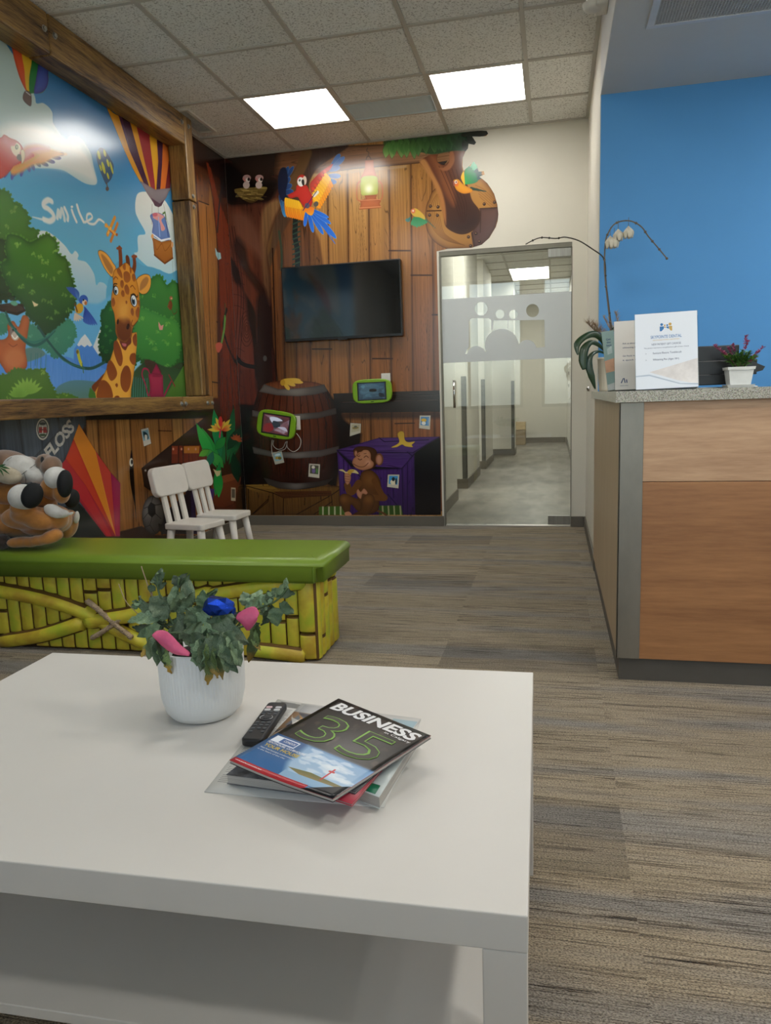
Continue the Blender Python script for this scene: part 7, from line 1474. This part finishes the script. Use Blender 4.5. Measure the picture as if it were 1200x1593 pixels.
# top magazine
def cover_canvas():
    W, H = 520, 680; C = Canvas(W, H); n = vnoise(H, W, 130, 90, 7, 4); n2 = vnoise(H, W, 40, 60, 8, 3)
    C.a[:] = hx('#221e1a')*(.3+1.1*n[..., None])+hx('#453a30')*(.5*sstep(n2, .55, .8)[..., None])
    y0 = 410; C.fill([(-5, y0), (525, y0+6), (525, 685), (-5, 685)], '#2f5687', '#3e6ea0', raw=True, soft=1)
    C.fill([(180, y0+2), (525, y0+6), (525, 640), (250, 640), (200, 560)], '#7fa3c8', '#b3c9dc', raw=True, soft=30)
    rg = random.Random(2)
    for _ in range(26):
        x, y = rg.uniform(230, 500), rg.uniform(y0+20, 560); C.fill([(x+rg.uniform(14, 50)*math.cos(t), y+rg.uniform(8, 20)*math.sin(t)) for t in np.linspace(0, 6, 9)], '#dfe6ec', raw=True, soft=8, al=.55)
    C.fill([(225, 585), (330, 570), (520, 588), (520, 604), (300, 606)], '#6a6a3c', '#8a7a50', raw=True, soft=2); C.line([(392, 500), (392, 590)], 4, '#c23a3a', raw=True); C.line([(382, 520), (402, 520)], 5, '#c23a3a', raw=True)
    C.fill([(230, 606), (520, 604), (520, 650), (230, 650)], '#8fb0cc', raw=True, soft=2)
    C.fill([(-5, 648), (380, 648), (380, 685), (-5, 685)], '#b02c34', raw=True, soft=1); C.fill([(420, 640), (525, 560), (525, 685), (360, 685)], '#0d0f14', raw=True, soft=4)
    C.fill([(18, y0+14), (150, y0+14), (150, y0+62), (18, y0+62)], '#dfe6ee', raw=True); C.fill([(60, y0+20), (145, y0+20), (145, y0+56), (60, y0+56)], '#3c5f96', raw=True)
    return C
zt = TZ+.041
c4 = [tp(357, 1184, zt+.004), tp(518, 1245, zt+.001), tp(671, 1146, zt+.012), tp(527, 1088, zt+.003)]
ce = sum(c4, Vector())/4
r = tag(empty('top_magazine', ce), 'business magazine with green 35 on its dark cover, on top of the stack', 'magazine')
lf_ = lambda u, v: .003*math.sin(PI*v)*math.sin(PI*u)-.003*(1-v)*math.sin(PI*u)+.002
ci = cover_canvas().image('magazine_cover')
bm, pt = patch(c4, 20, 20, 0, .0004, lift=lf_); obj('cover', bm, img_mat('magazine_cover', ci, .3, coat=.1, spec=.35), r)
low = [p-Vector((0, 0, .0006)) for p in c4]; bm, _ = patch([p.lerp(sum(low, Vector())/4, .008) for p in low], 12, 12, 0, .0042, lift=lf_); obj('pages', bm, pagesm, r)
low = [p-Vector((0, 0, .0050)) for p in c4]; bm, _ = patch(low, 12, 12, 0, .0004, lift=lf_); obj('back_cover', bm, mat('dark_back_cover', '#26262a', .3), r)
def on_cover(txt, u0, v0, u1, hgt, m, bold=0, shear=0, name='lettering', dz=.0006, uvdir=None):
    me = text_mesh(txt, 1, bold=bold, shear=shear); bmx = new(); bmx.from_mesh(me); bmesh.ops.triangulate(bmx, faces=bmx.faces[:])
    bmesh.ops.subdivide_edges(bmx, edges=[e for e in bmx.edges if e.calc_length() > .3], cuts=2)
    xs = [v.co.x for v in bmx.verts]; ys = [v.co.y for v in bmx.verts]; a, b = min(xs), max(xs); c, d = min(ys), max(ys)
    for v in bmx.verts:
        u = u0+(v.co.x-a)/(b-a)*(u1-u0); w_ = v0+(v.co.y-c)/(d-c)*hgt; p = pt(u, w_); v.co = (p.x, p.y, p.z+dz)
    return obj(name, bmx, m, r)
wi = mat('white_print', '#e6e6e6', .4, var=.01); gi = mat('green_print', '#7fb04c', .4, var=.02); yi = mat('yellow_print', '#d0b648', .4); dk = mat('dark_print', '#2c2a26', .4, nscale=6, col2='#4c4840')
on_cover('BUSINESS', .06, .845, .955, .115, wi, bold=.035, shear=.15); on_cover('in Calgary', .70, .805, .95, .030, wi, bold=.01)
on_cover('35', .13, .43, .89, .345, gi, bold=.006, dz=.0007); on_cover('35', .137, .436, .883, .333, dk, bold=-.012, dz=.0009)
on_cover('PENTHOUSE, CLUBHOUSE,', .04, .275, .44, .022, wi, bold=.01); on_cover('YOUR HOUSE', .05, .235, .41, .032, yi, bold=.02); on_cover('Next level boutique condominiums', .05, .205, .40, .016, wi); on_cover('in the heart of the city', .05, .182, .34, .014, wi); on_cover('CONDOS', .15, .330, .27, .022, wi, bold=.01); on_cover('www.yourhousecondos.com', .03, .018, .30, .014, wi)
# remote
ra, rb_ = tp(392, 1150, TZ+.014), tp(432, 1094, TZ+.014); d = (rb_-ra); d.z = 0; L_ = .150; d.normalize(); s = Vector((d.y, -d.x, 0)); cc_ = (ra+rb_)/2
cc_ = tp(413, 1122, TZ+.016); B = Matrix(((s.x, d.x, 0, cc_.x), (s.y, d.y, 0, cc_.y), (0, 0, 1, TZ+.0045), (0, 0, 0, 1)))
r = tag(empty('remote_control', (cc_.x, cc_.y, TZ+.004)), 'black television remote resting on the newspaper beside the pot', 'remote control')
L2 = (tp(440, 1094, TZ+.016)-tp(384, 1152, TZ+.016)).length/2; W2 = .0195
bm = new(); rbox(bm, -W2, W2, -L2, L2, 0, .015, .009, 'Z', 5, .004, M=B); obj('body', bm, mat('remote_black', '#17181a', .38, var=.05), r)
bm = new(); tube(bm, [B @ Vector((0, L2*.08, .0145)), B @ Vector((0, L2*.08, .0162))], .0125, 28); tube(bm, [B @ Vector((0, L2*.08, .0162)), B @ Vector((0, L2*.08, .0172))], .0065, 20); obj('navigation_ring', bm, mat('ring_grey', '#303236', .3), r)
bm = new()
for a0 in (-.7, 2.2):
    P_ = [B @ Vector((.0117*math.cos(a0+t*1.5), L2*.08+.0117*math.sin(a0+t*1.5), .0163)) for t in np.linspace(0, 1, 8)]; tube(bm, P_, .0006, 4)
obj('ring_arcs', bm, mat('arc_silver', '#c9cacc', .3), r)  # two thin silver arcs on the navigation ring
bt = mat('button_grey', '#55585c', .5); bw = mat('white_button', '#c9c9c9', .4); br_ = mat('pink_button', '#d8b7b7', .4)
for k, (x, y, w2, h2, m) in enumerate([(-.009, .66, .006, .0042, br_), (.0095, .66, .006, .0042, bw), (-.009, .52, .006, .0042, bw), (.0095, .52, .006, .0042, bw)]+[(x, y, .0034, .0028, bt) for y in (.42, .30) for x in (-.012, 0, .012)]+[(x, y, .0034, .0030, bt) for y in (-.16, -.30, -.46, -.62) for x in (-.011, 0, .011) if not (y < -.5 and x == 0)]):
    bm = new(); rbox(bm, x-w2, x+w2, y*L2-h2, y*L2+h2, .0146, .0160, min(w2, h2)*.7, 'Z', 3, M=B); obj('button', bm, m, r)
letters(r, B @ Matrix.Translation((0, 0, .0151)), 'INSIGNIA', 0, L2*.84, .0055, bt)

# ------------------------------------------------------------------ bamboo bench with green cushion
BX, BY0, BY1 = -.925, 2.775, 3.06; ZC0, ZC1 = .338, .438
r = tag(empty('bamboo_bench', (-1.75, 2.92, 0)), 'bench sculpted like yellow bamboo with a green padded top', 'bench')
M['green'] = mat('green_vinyl', '#76902c', .33, nscale=3, var=.03, bump=.12, bscale=420, spec=.45)
def cushion():
    bm = new(); x0, x1, y0, y1 = XL+.004, -.878, 2.715, 3.135; nx, ny = 60, 16; zc = ZC0
    box(bm, x0, x1, y0, y1, ZC0, ZC1)
    bmesh.ops.bevel(bm, geom=[e for e in bm.edges if all(v.co.z > ZC1-.001 for v in e.verts)], offset=.038, segments=7, affect='EDGES', profile=.55)
    bmesh.ops.bevel(bm, geom=[e for e in bm.edges if abs((e.verts[0].co-e.verts[1].co).z) > .03], offset=.03, segments=5, affect='EDGES')
    bmesh.ops.bevel(bm, geom=[e for e in bm.edges if all(v.co.z < ZC0+.001 for v in e.verts) and len(e.link_faces) == 2 and abs(e.calc_face_angle(0)) > .5], offset=.010, segments=2, affect='EDGES')
    for f in bm.faces: f.smooth = True
    return bm
co = obj('cushion', cushion(), M['green'], r, label='green vinyl cushion')
for o_ in (co,):
    for p in o_.data.polygons: p.use_smooth = True
bm = new(); tube(bm, [(-.916, 2.7135, ZC0+.008), (-.916, 2.7135, ZC1-.038), (-.916, 2.724, ZC1-.015), (-.920, 2.745, ZC1+.0005), (-.935, 2.775, ZC1+.0005)], .0018, 6); obj('seam', bm, mat('green_piping', '#7f9a3a', .4), r)
obj('core', bx(XL+.004, BX-.014, BY0+.016, BY1-.01, .0, ZC0-.001), mat('dark_core', '#44300f', .8), r)
def bamboo_mat(name, a, b_, c):
    m, nt, bs = base_mat(name); L = nt.links; g = N(nt, 'ShaderNodeNewGeometry'); oi = N(nt, 'ShaderNodeObjectInfo'); n = N(nt, 'ShaderNodeTexNoise', i_Scale=9., i_Detail=3.); ad = N(nt, 'ShaderNodeVectorMath', operation='ADD'); cx = N(nt, 'ShaderNodeCombineXYZ'); ml = N(nt, 'ShaderNodeMath', operation='MULTIPLY'); ml.inputs[1].default_value = 9.
    L.new(oi.outputs['Random'], ml.inputs[0]); L.new(ml.outputs[0], cx.inputs[0]); L.new(g.outputs['Position'], ad.inputs[0]); L.new(cx.outputs[0], ad.inputs[1]); L.new(ad.outputs[0], n.inputs[0])
    rp = N(nt, 'ShaderNodeValToRGB'); e = rp.color_ramp.elements; e[0].position = .34; e[0].color = lin(b_); e[1].position = .5; e[1].color = lin(a); x = e.new(.66); x.color = lin(c); L.new(n.outputs[0], rp.inputs[0]); L.new(rp.outputs[0], bs.inputs['Base Color']); bs.inputs['Roughness'].default_value = .42
    bn = N(nt, 'ShaderNodeTexNoise', i_Scale=260., i_Detail=2.); L.new(g.outputs['Position'], bn.inputs[0]); bp = N(nt, 'ShaderNodeBump', i_Strength=.25, i_Distance=.003); L.new(bn.outputs[0], bp.inputs['Height']); L.new(bp.outputs[0], bs.inputs['Normal']); return m
M['bam'] = bamboo_mat('painted_bamboo', '#cfc13a', '#b89b30', '#b0bd34'); M['outline_shade'] = mat('bamboo_outline_and_shade', '#664818', .7); BJ = [M['bam'], M['outline_shade']]  # brown outline paint on cane edges; on poles it also stands for their shadow
def cane(x0, x1, z0, z1, yc, depth, axis='X', e=.006):
    """a flattened round cane standing upright, front bulging by depth; ends pillowed"""
    bm = new(); n = 8; rows = []
    zs = [z0, z0+e*.3, z0+e, z0+e*2.2, (z0+z1)/2, z1-e*2.2, z1-e, z1-e*.3, z1]; ks = [.35, .7, .88, 1, 1, 1, .88, .7, .35]
    for z, k in zip(zs, ks):
        row = []
        for i in range(n+1):
            t = PI*i/n; a = (x0+x1)/2-(x1-x0)/2*math.cos(t)*(.93+.07*k); d = depth*k*math.sin(t)**.55
            row.append(bm.verts.new((a, yc-d, z) if axis == 'X' else (yc+d, a, z)))
        rows.append(row)
    for a, b in zip(rows, rows[1:]):
        for i in range(n): f = bm.faces.new((a[i], a[i+1], b[i+1], b[i])); f.smooth = True; f.material_index = 1 if (i in (0, n-1) or a in (rows[0], rows[1]) or b in (rows[-1], rows[-2])) else 0  # brown edge paint deepens the shading at the cane sides and ends
    bm.faces.new(rows[0]); bm.faces.new(rows[-1]); bmesh.ops.recalc_face_normals(bm, faces=bm.faces[:]); return bm
bp = lambda u, v: (lambda p: (p.x, p.z))(at(u, v, 'Y', BY0-.02))
POLES = [((bp(-30, 915), bp(60, 932), bp(130, 955), bp(200, 992), bp(300, 1040), bp(400, 1075)), .038, .032), ((bp(-30, 1003), bp(60, 990), bp(130, 968)), .033, .039), ((bp(132, 968), bp(200, 958), bp(262, 940), bp(330, 920)), .039, .033), ((bp(300, 930), bp(400, 915), bp(474, 907)), .033, .033), ((bp(390, 1012), bp(440, 1018), bp(478, 1024)), .033, .034)]
def pole_z(x):
    out_ = []
    for pts, a, b in POLES:
        for (xa, za), (xb, zb) in zip(pts, pts[1:]):
            if xa <= x <= xb: t = (x-xa)/(xb-xa); out_.append((za*(1-t)+zb*t, (a+b)/2))
    return out_
rg = random.Random(6); x = XL+.01
while x < BX-.085:
    w_ = min(rg.uniform(.060, .070), BX-.084-x)
    if w_ < .03: break
    xm = x+w_/2; zs = sorted(pole_z(xm)); cuts = [.006]
    blocks = [(z-h*.8, z+h*.8) for z, h in zs]; z = .006; segs = []
    for a, b in blocks:
        if a > z+.02: segs.append((z, a+.004))
        z = max(z, b-.004)
    if z < ZC0-.02: segs.append((z, ZC0-.001))
    for a, b in segs:
        if b-a > .15 and rg.random() < .6: c = a+(b-a)*rg.uniform(.3, .7); parts = [(a, c-.002), (c+.002, b)]
        else: parts = [(a, b)]
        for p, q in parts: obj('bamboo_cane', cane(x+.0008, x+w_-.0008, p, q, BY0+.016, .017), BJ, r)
    x += w_
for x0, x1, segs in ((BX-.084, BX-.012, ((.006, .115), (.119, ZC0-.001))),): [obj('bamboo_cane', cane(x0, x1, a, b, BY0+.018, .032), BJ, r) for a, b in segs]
for y0, y1, segs in ((2.775, 2.815, ((.006, ZC0-.001),)), (2.817, 2.868, ((.006, .09), (.093, ZC0-.001))), (2.87, 2.925, ((.006, .25), (.253, ZC0-.001))), (2.927, 2.985, ((.006, .30), (.303, ZC0-.001))), (2.987, 3.06, ((.006, .29), (.294, ZC0-.001)))):
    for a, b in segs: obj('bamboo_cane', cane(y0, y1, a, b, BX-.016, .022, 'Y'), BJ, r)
for pts, a, b in POLES:
    S_ = spline([p for p in pts], False, 6); S_ = [p for p in S_ if XL+.02 < p[0] < BX-.03 and p[1] > .02]
    if len(S_) < 2: continue
    n = len(S_); rad = [a+(b-a)*i/(n-1) for i in range(n)]; rad[0] *= .82; rad[-1] *= .6
    bm = new(); tube(bm, [(p[0], BY0+.004, p[1]) for p in S_], rad, 14, flat=1); 
    for v in bm.verts: v.co.y = BY0+.004+(v.co.y-BY0-.004)*(1.15 if v.co.y < BY0 else .3)
    for f in bm.faces:
        f.normal_update(); f.material_index = 1 if abs(f.normal.z) > .86 or len(f.verts) > 4 else 0  # brown top and bottom rims paint in the shadow of the poles
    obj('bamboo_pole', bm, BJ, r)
ropem = mat('twisted_rope', '#b8a184', .8, nscale=40, var=.2, bump=.5)
def rope(pts, rad):
    P = [Vector((*[at(u, v, 'Y', BY0-.035).x], BY0-.035+d, at(u, v, 'Y', BY0-.035).z)) for u, v, d in pts]; P = [Vector(p) for p in spline([tuple(p) for p in P], False, 14)]; acc = 0
    for ph in (0, 2*PI/3, 4*PI/3):
        Q = []; acc = 0
        for i, p in enumerate(P):
            if i: acc += (p-P[i-1]).length
            d = (P[min(i+1, len(P)-1)]-P[max(0, i-1)]).normalized(); s = d.cross(Vector((0, 1, 0))).normalized(); u_ = s.cross(d); a = ph+acc*235
            Q.append(p+s*math.cos(a)*rad*.62+u_*math.sin(a)*rad*.62)
        obj('rope_strand', tube(new(), Q, rad*.46, 7), ropem, r)
rope([(133, 936, .012), (150, 946, 0), (175, 968, 0), (205, 992, 0)], .0125); rope([(140, 994, .014), (158, 984, 0), (178, 970, .004), (192, 960, .012)], .0115)

# ------------------------------------------------------------------ two small white chairs
def kid_chair(loc, rot, label):
    r = tag(empty('childs_chair', loc, (0, 0, rot)), label, 'chair', 'small white chairs by the mural')
    m = M['whiteplastic']; bm = rbox(new(), -.145, .150, -.130, .130, .262, .300, .022, 'Z', 5, .008); obj('seat', bm, m, r, local=True)
    for sx, sy in ((1, 1), (1, -1), (-1, 1), (-1, -1)):
        obj('leg', tube(new(), [(sx*.112, sy*.095, .264), (sx*.148, sy*.125, 0)], [.025, .019], 20), m, r, local=True)
    for y in (-.085, 0, .085):
        bm = new(); P_ = [(-.128, .285), (-.168, .50)]
        A = []; 
        for x, z in P_: A.append([bm.verts.new((x+dx, y+dy, z)) for dx, dy in ((-.010, -.023), (.010, -.023), (.010, .023), (-.010, .023))])
        for k in range(4): bm.faces.new((A[0][k], A[0][(k+1) % 4], A[1][(k+1) % 4], A[1][k]))
        bm.faces.new(A[0][::-1]); bm.faces.new(A[1]); bmesh.ops.bevel(bm, geom=bm.edges[:], offset=.004, segments=2, affect='EDGES'); obj('back_slat', bm, m, r, local=True)
    Tm = Matrix.Translation((-.182, 0, .562)) @ Matrix.Rotation(-.2, 4, 'Y'); obj('backrest', rbox(new(), -.022, .022, -.166, .166, -.095, .095, .045, 'X', 6, .009, M=Tm), m, r, local=True)
    return r
kid_chair((-2.268, 4.385, 0), -.16, 'white plastic child chair nearer the bench, in front of the football picture'); kid_chair((-2.235, 4.75, 0), -.04, 'white plastic child chair standing nearer the tropical plant picture')

# ------------------------------------------------------------------ big soft toy lying on the bench
def fur(name, c, c2): return mat(name, c, .85, nscale=26, col2=c2, bump=.35, bscale=380, sheen=.5)
fo, fb, fw, fk, fn, fd = fur('tan_plush', '#b5762f', '#9c6426'), fur('brown_plush', '#80624c', '#70543f'), fur('white_plush', '#cfccc6', '#bcb8b0'), mat('black_plush', '#0c0d10', .8, nscale=26, col2='#08090b', bump=.3, bscale=380), fur('dark_nose', '#1c1816', '#141110'), fur('dark_mane', '#33221a', '#241711')
fm2 = fur('cream_plush', '#c0b49c', '#a99c84')
plush = tag(empty('plush_toy', (-2.28, 2.93, ZC1)), 'large tan plush animal with black soled white feet lying on the green bench', 'plush toy')
def dv_(v): return 2.5+4.5*min(1, max(0, (v-760)/45))
def pp(u, v, y): return at(u, v-dv_(v), 'Y', y)
def blob(name, balls, m, vox=.007, sm=6, label=None):
    bm = new()
    for c, rr_, R_ in balls: ball(bm, c, rr_, (20, 14), R_)
    me = bpy.data.meshes.new(name); bm.to_mesh(me); bm.free(); o = bpy.data.objects.new(name, me); COL.objects.link(o)
    md = o.modifiers.new('r', 'REMESH'); md.mode = 'VOXEL'; md.voxel_size = vox; s = o.modifiers.new('s', 'SMOOTH'); s.iterations = sm; s.factor = .6
    dg = bpy.context.evaluated_depsgraph_get(); me2 = bpy.data.meshes.new_from_object(o.evaluated_get(dg)); bpy.data.objects.remove(o)
    for p in me2.polygons: p.use_smooth = True
    me2.materials.clear(); return obj(name, me2, m, plush, label=label)
px = 2.9/F_PX
def B_(u, v, y, ru, rv, rd, rot=0): return (pp(u, v, y), (ru*px, rd, rv*px), (0, rot, .2))
blob('body', [B_(16, 785, 2.975, 34, 42, .08), B_(60, 790, 2.97, 34, 30, .07), B_(40, 812, 2.82, 44, 22, .06), B_(84, 812, 2.85, 26, 24, .055, .3), B_(38, 806, 2.78, 24, 18, .05), B_(34, 795, 2.76, 20, 16, .05), B_(58, 816, 2.79, 28, 17, .05, .3), B_(32, 822, 2.93, 60, 24, .09), B_(85, 815, 2.90, 30, 26, .08), B_(60, 822, 2.87, 36, 22, .06), B_(106, 822, 2.98, 18, 28, .05, .25)], fo, sm=12, label='tan body')
blob('arm', [B_(60, 848, 2.80, 18, 9.5, .035), B_(36, 850, 2.80, 18, 9.5, .035), B_(80, 842, 2.81, 14, 10, .033, .4), B_(72, 846, 2.80, 16, 9, .035, .1), B_(48, 850, 2.80, 18, 9.5, .035), B_(26, 851, 2.80, 18, 9.5, .035), B_(88, 838, 2.82, 12, 10, .03, .6)], fo)
blob('mane', [B_(4, 850, 2.80, 13, 14, .045), B_(-12, 846, 2.82, 14, 17, .05)], fd, label='dark brown shaggy mane')
# near leg with foot
blob('foot', [B_(36, 778, 2.755, 25, 23, .062, .3)], fw, label='white rounded foot')
def disc_pad(name, u, v, y, ru, rv, m, rot, tilt, th=.012):
    c = pp(u, v, y); bm = new(); ball(bm, (0, 0, 0), (ru*px, th, rv*px), (28, 14)); bmesh.ops.transform(bm, matrix=Matrix.Translation(c) @ Matrix.Rotation(tilt, 4, 'Z') @ Matrix.Rotation(rot, 4, 'Y'), verts=bm.verts); obj(name, bm, m, plush)
disc_pad('sole', 50, 775, 2.715, 17, 22.5, fk, .42, .45, .034)
blob('leg', [B_(82, 762, 2.86, 22, 20, .05, .2), B_(65, 776, 2.88, 28, 20, .05), B_(96, 768, 2.85, 14, 22, .045), B_(14, 772, 2.92, 40, 20, .05)], fo)
blob('foot', [B_(88, 746, 2.84, 21, 20, .058, .4)], fw, label='white rounded foot')
disc_pad('sole', 101, 755, 2.795, 13, 24, fk, .12, .5, .036)
blob('foot', [B_(112, 780, 2.98, 13, 18, .045, .2)], fk, label='black far foot')
blob('belly_patch', [B_(84, 802, 2.805, 20, 12, .02, .42), B_(98, 806, 2.815, 12, 8, .02)], fw); blob('tail_tip', [B_(119, 812, 2.96, 5.5, 13, .02, .2)], fw)
blob('label_tab', [B_(110, 806, 2.80, 6, 2.5, .006, -.3)], fw, vox=.003, sm=2)
blob('head', [B_(16, 722, 2.98, 40, 22, .09, .3), B_(50, 730, 2.97, 26, 20, .07, .4)], fb, label='brown head')
blob('muzzle', [B_(34, 732, 2.90, 34, 25, .06, .25), B_(58, 742, 2.895, 20, 15, .05, .35), B_(20, 740, 2.90, 24, 18, .05)], fw, label='white stitched muzzle')
blob('snout_tip', [B_(80, 728, 2.905, 18, 19, .05, .5), B_(70, 722, 2.92, 16, 16, .05)], fb)
def on_(o, u, v, off=.001):
    """the point of a soft part that shows at (u, v) in the photograph"""
    from mathutils.bvhtree import BVHTree
    best = None
    q = at(u, v-dv_(v), 'Y', 2.8); c = Vector((0, 0, EYE)); d = (q-c).normalized()
    for nm_ in o:
        o_ = bpy.data.objects[nm_]; T_ = BVHTree.FromPolygons([v_.co[:] for v_ in o_.data.vertices], [p.vertices[:] for p in o_.data.polygons]); h = T_.ray_cast(c, d)
        if h[0] is not None and (best is None or h[3] < best[3]): best = h
    return (best[0] if best else at(u, v-dv_(v), 'Y', 2.85))-d*off
bm = new()
for pts in (((24, 748), (32, 742), (40, 736), (48, 730), (55, 725)), ((37, 738), (40, 746), (40, 754)), ((6, 726), (12, 718), (18, 714))): tube(bm, [on_(('muzzle',), *q) for q in pts], .0011, 6)
obj('stitching', bm, fk, plush)
for (u, v, a_, b_, o_) in ((66, 718, 3.6, 6.5, ('snout_tip', 'muzzle')), (83, 739, 6.5, 3.4, ('snout_tip', 'muzzle'))):
    bm = new(); ball(bm, on_(o_, u, v, 0), (a_*px, .009, b_*px), (14, 10)); obj('nose', bm, fn, plush)
blob('chest_tuft', [B_(12, 742, 2.83, 26, 16, .035, .2), B_(-14, 745, 2.85, 20, 16, .04)], fm2, label='cream fluffy chest')
bm = new()
for a, L_ in ((.15, 24), (.5, 26), (.9, 20), (1.4, 18), (-.2, 16)):
    p0 = pp(-4, 728, 2.785); q0 = pp(-4+L_*math.cos(a), 728+L_*math.sin(a), 2.782); leaflet(bm, p0, (q0-p0).normalized(), (q0-p0).length, .005, Vector((0, 1, 0)))
obj('printed_leaf', bm, mat('green_applique', '#3f6a3c', .7), plush)
bm = new(); rg = random.Random(2)
for _ in range(500):
    u, v = rg.uniform(-22, 14), rg.uniform(836, 859); p = pp(u, v, 2.775+rg.uniform(0, .03)); d = Vector((rg.uniform(-1, 1), -rg.uniform(.1, .8), rg.uniform(-1, .3))).normalized(); s = Vector((.001, 0, .0006)); q = p+d*.018; bm.faces.new([bm.verts.new(x) for x in (p-s, p+s, q)])
tag(obj('shaggy_hair', bm, fd, plush), kind='stuff')
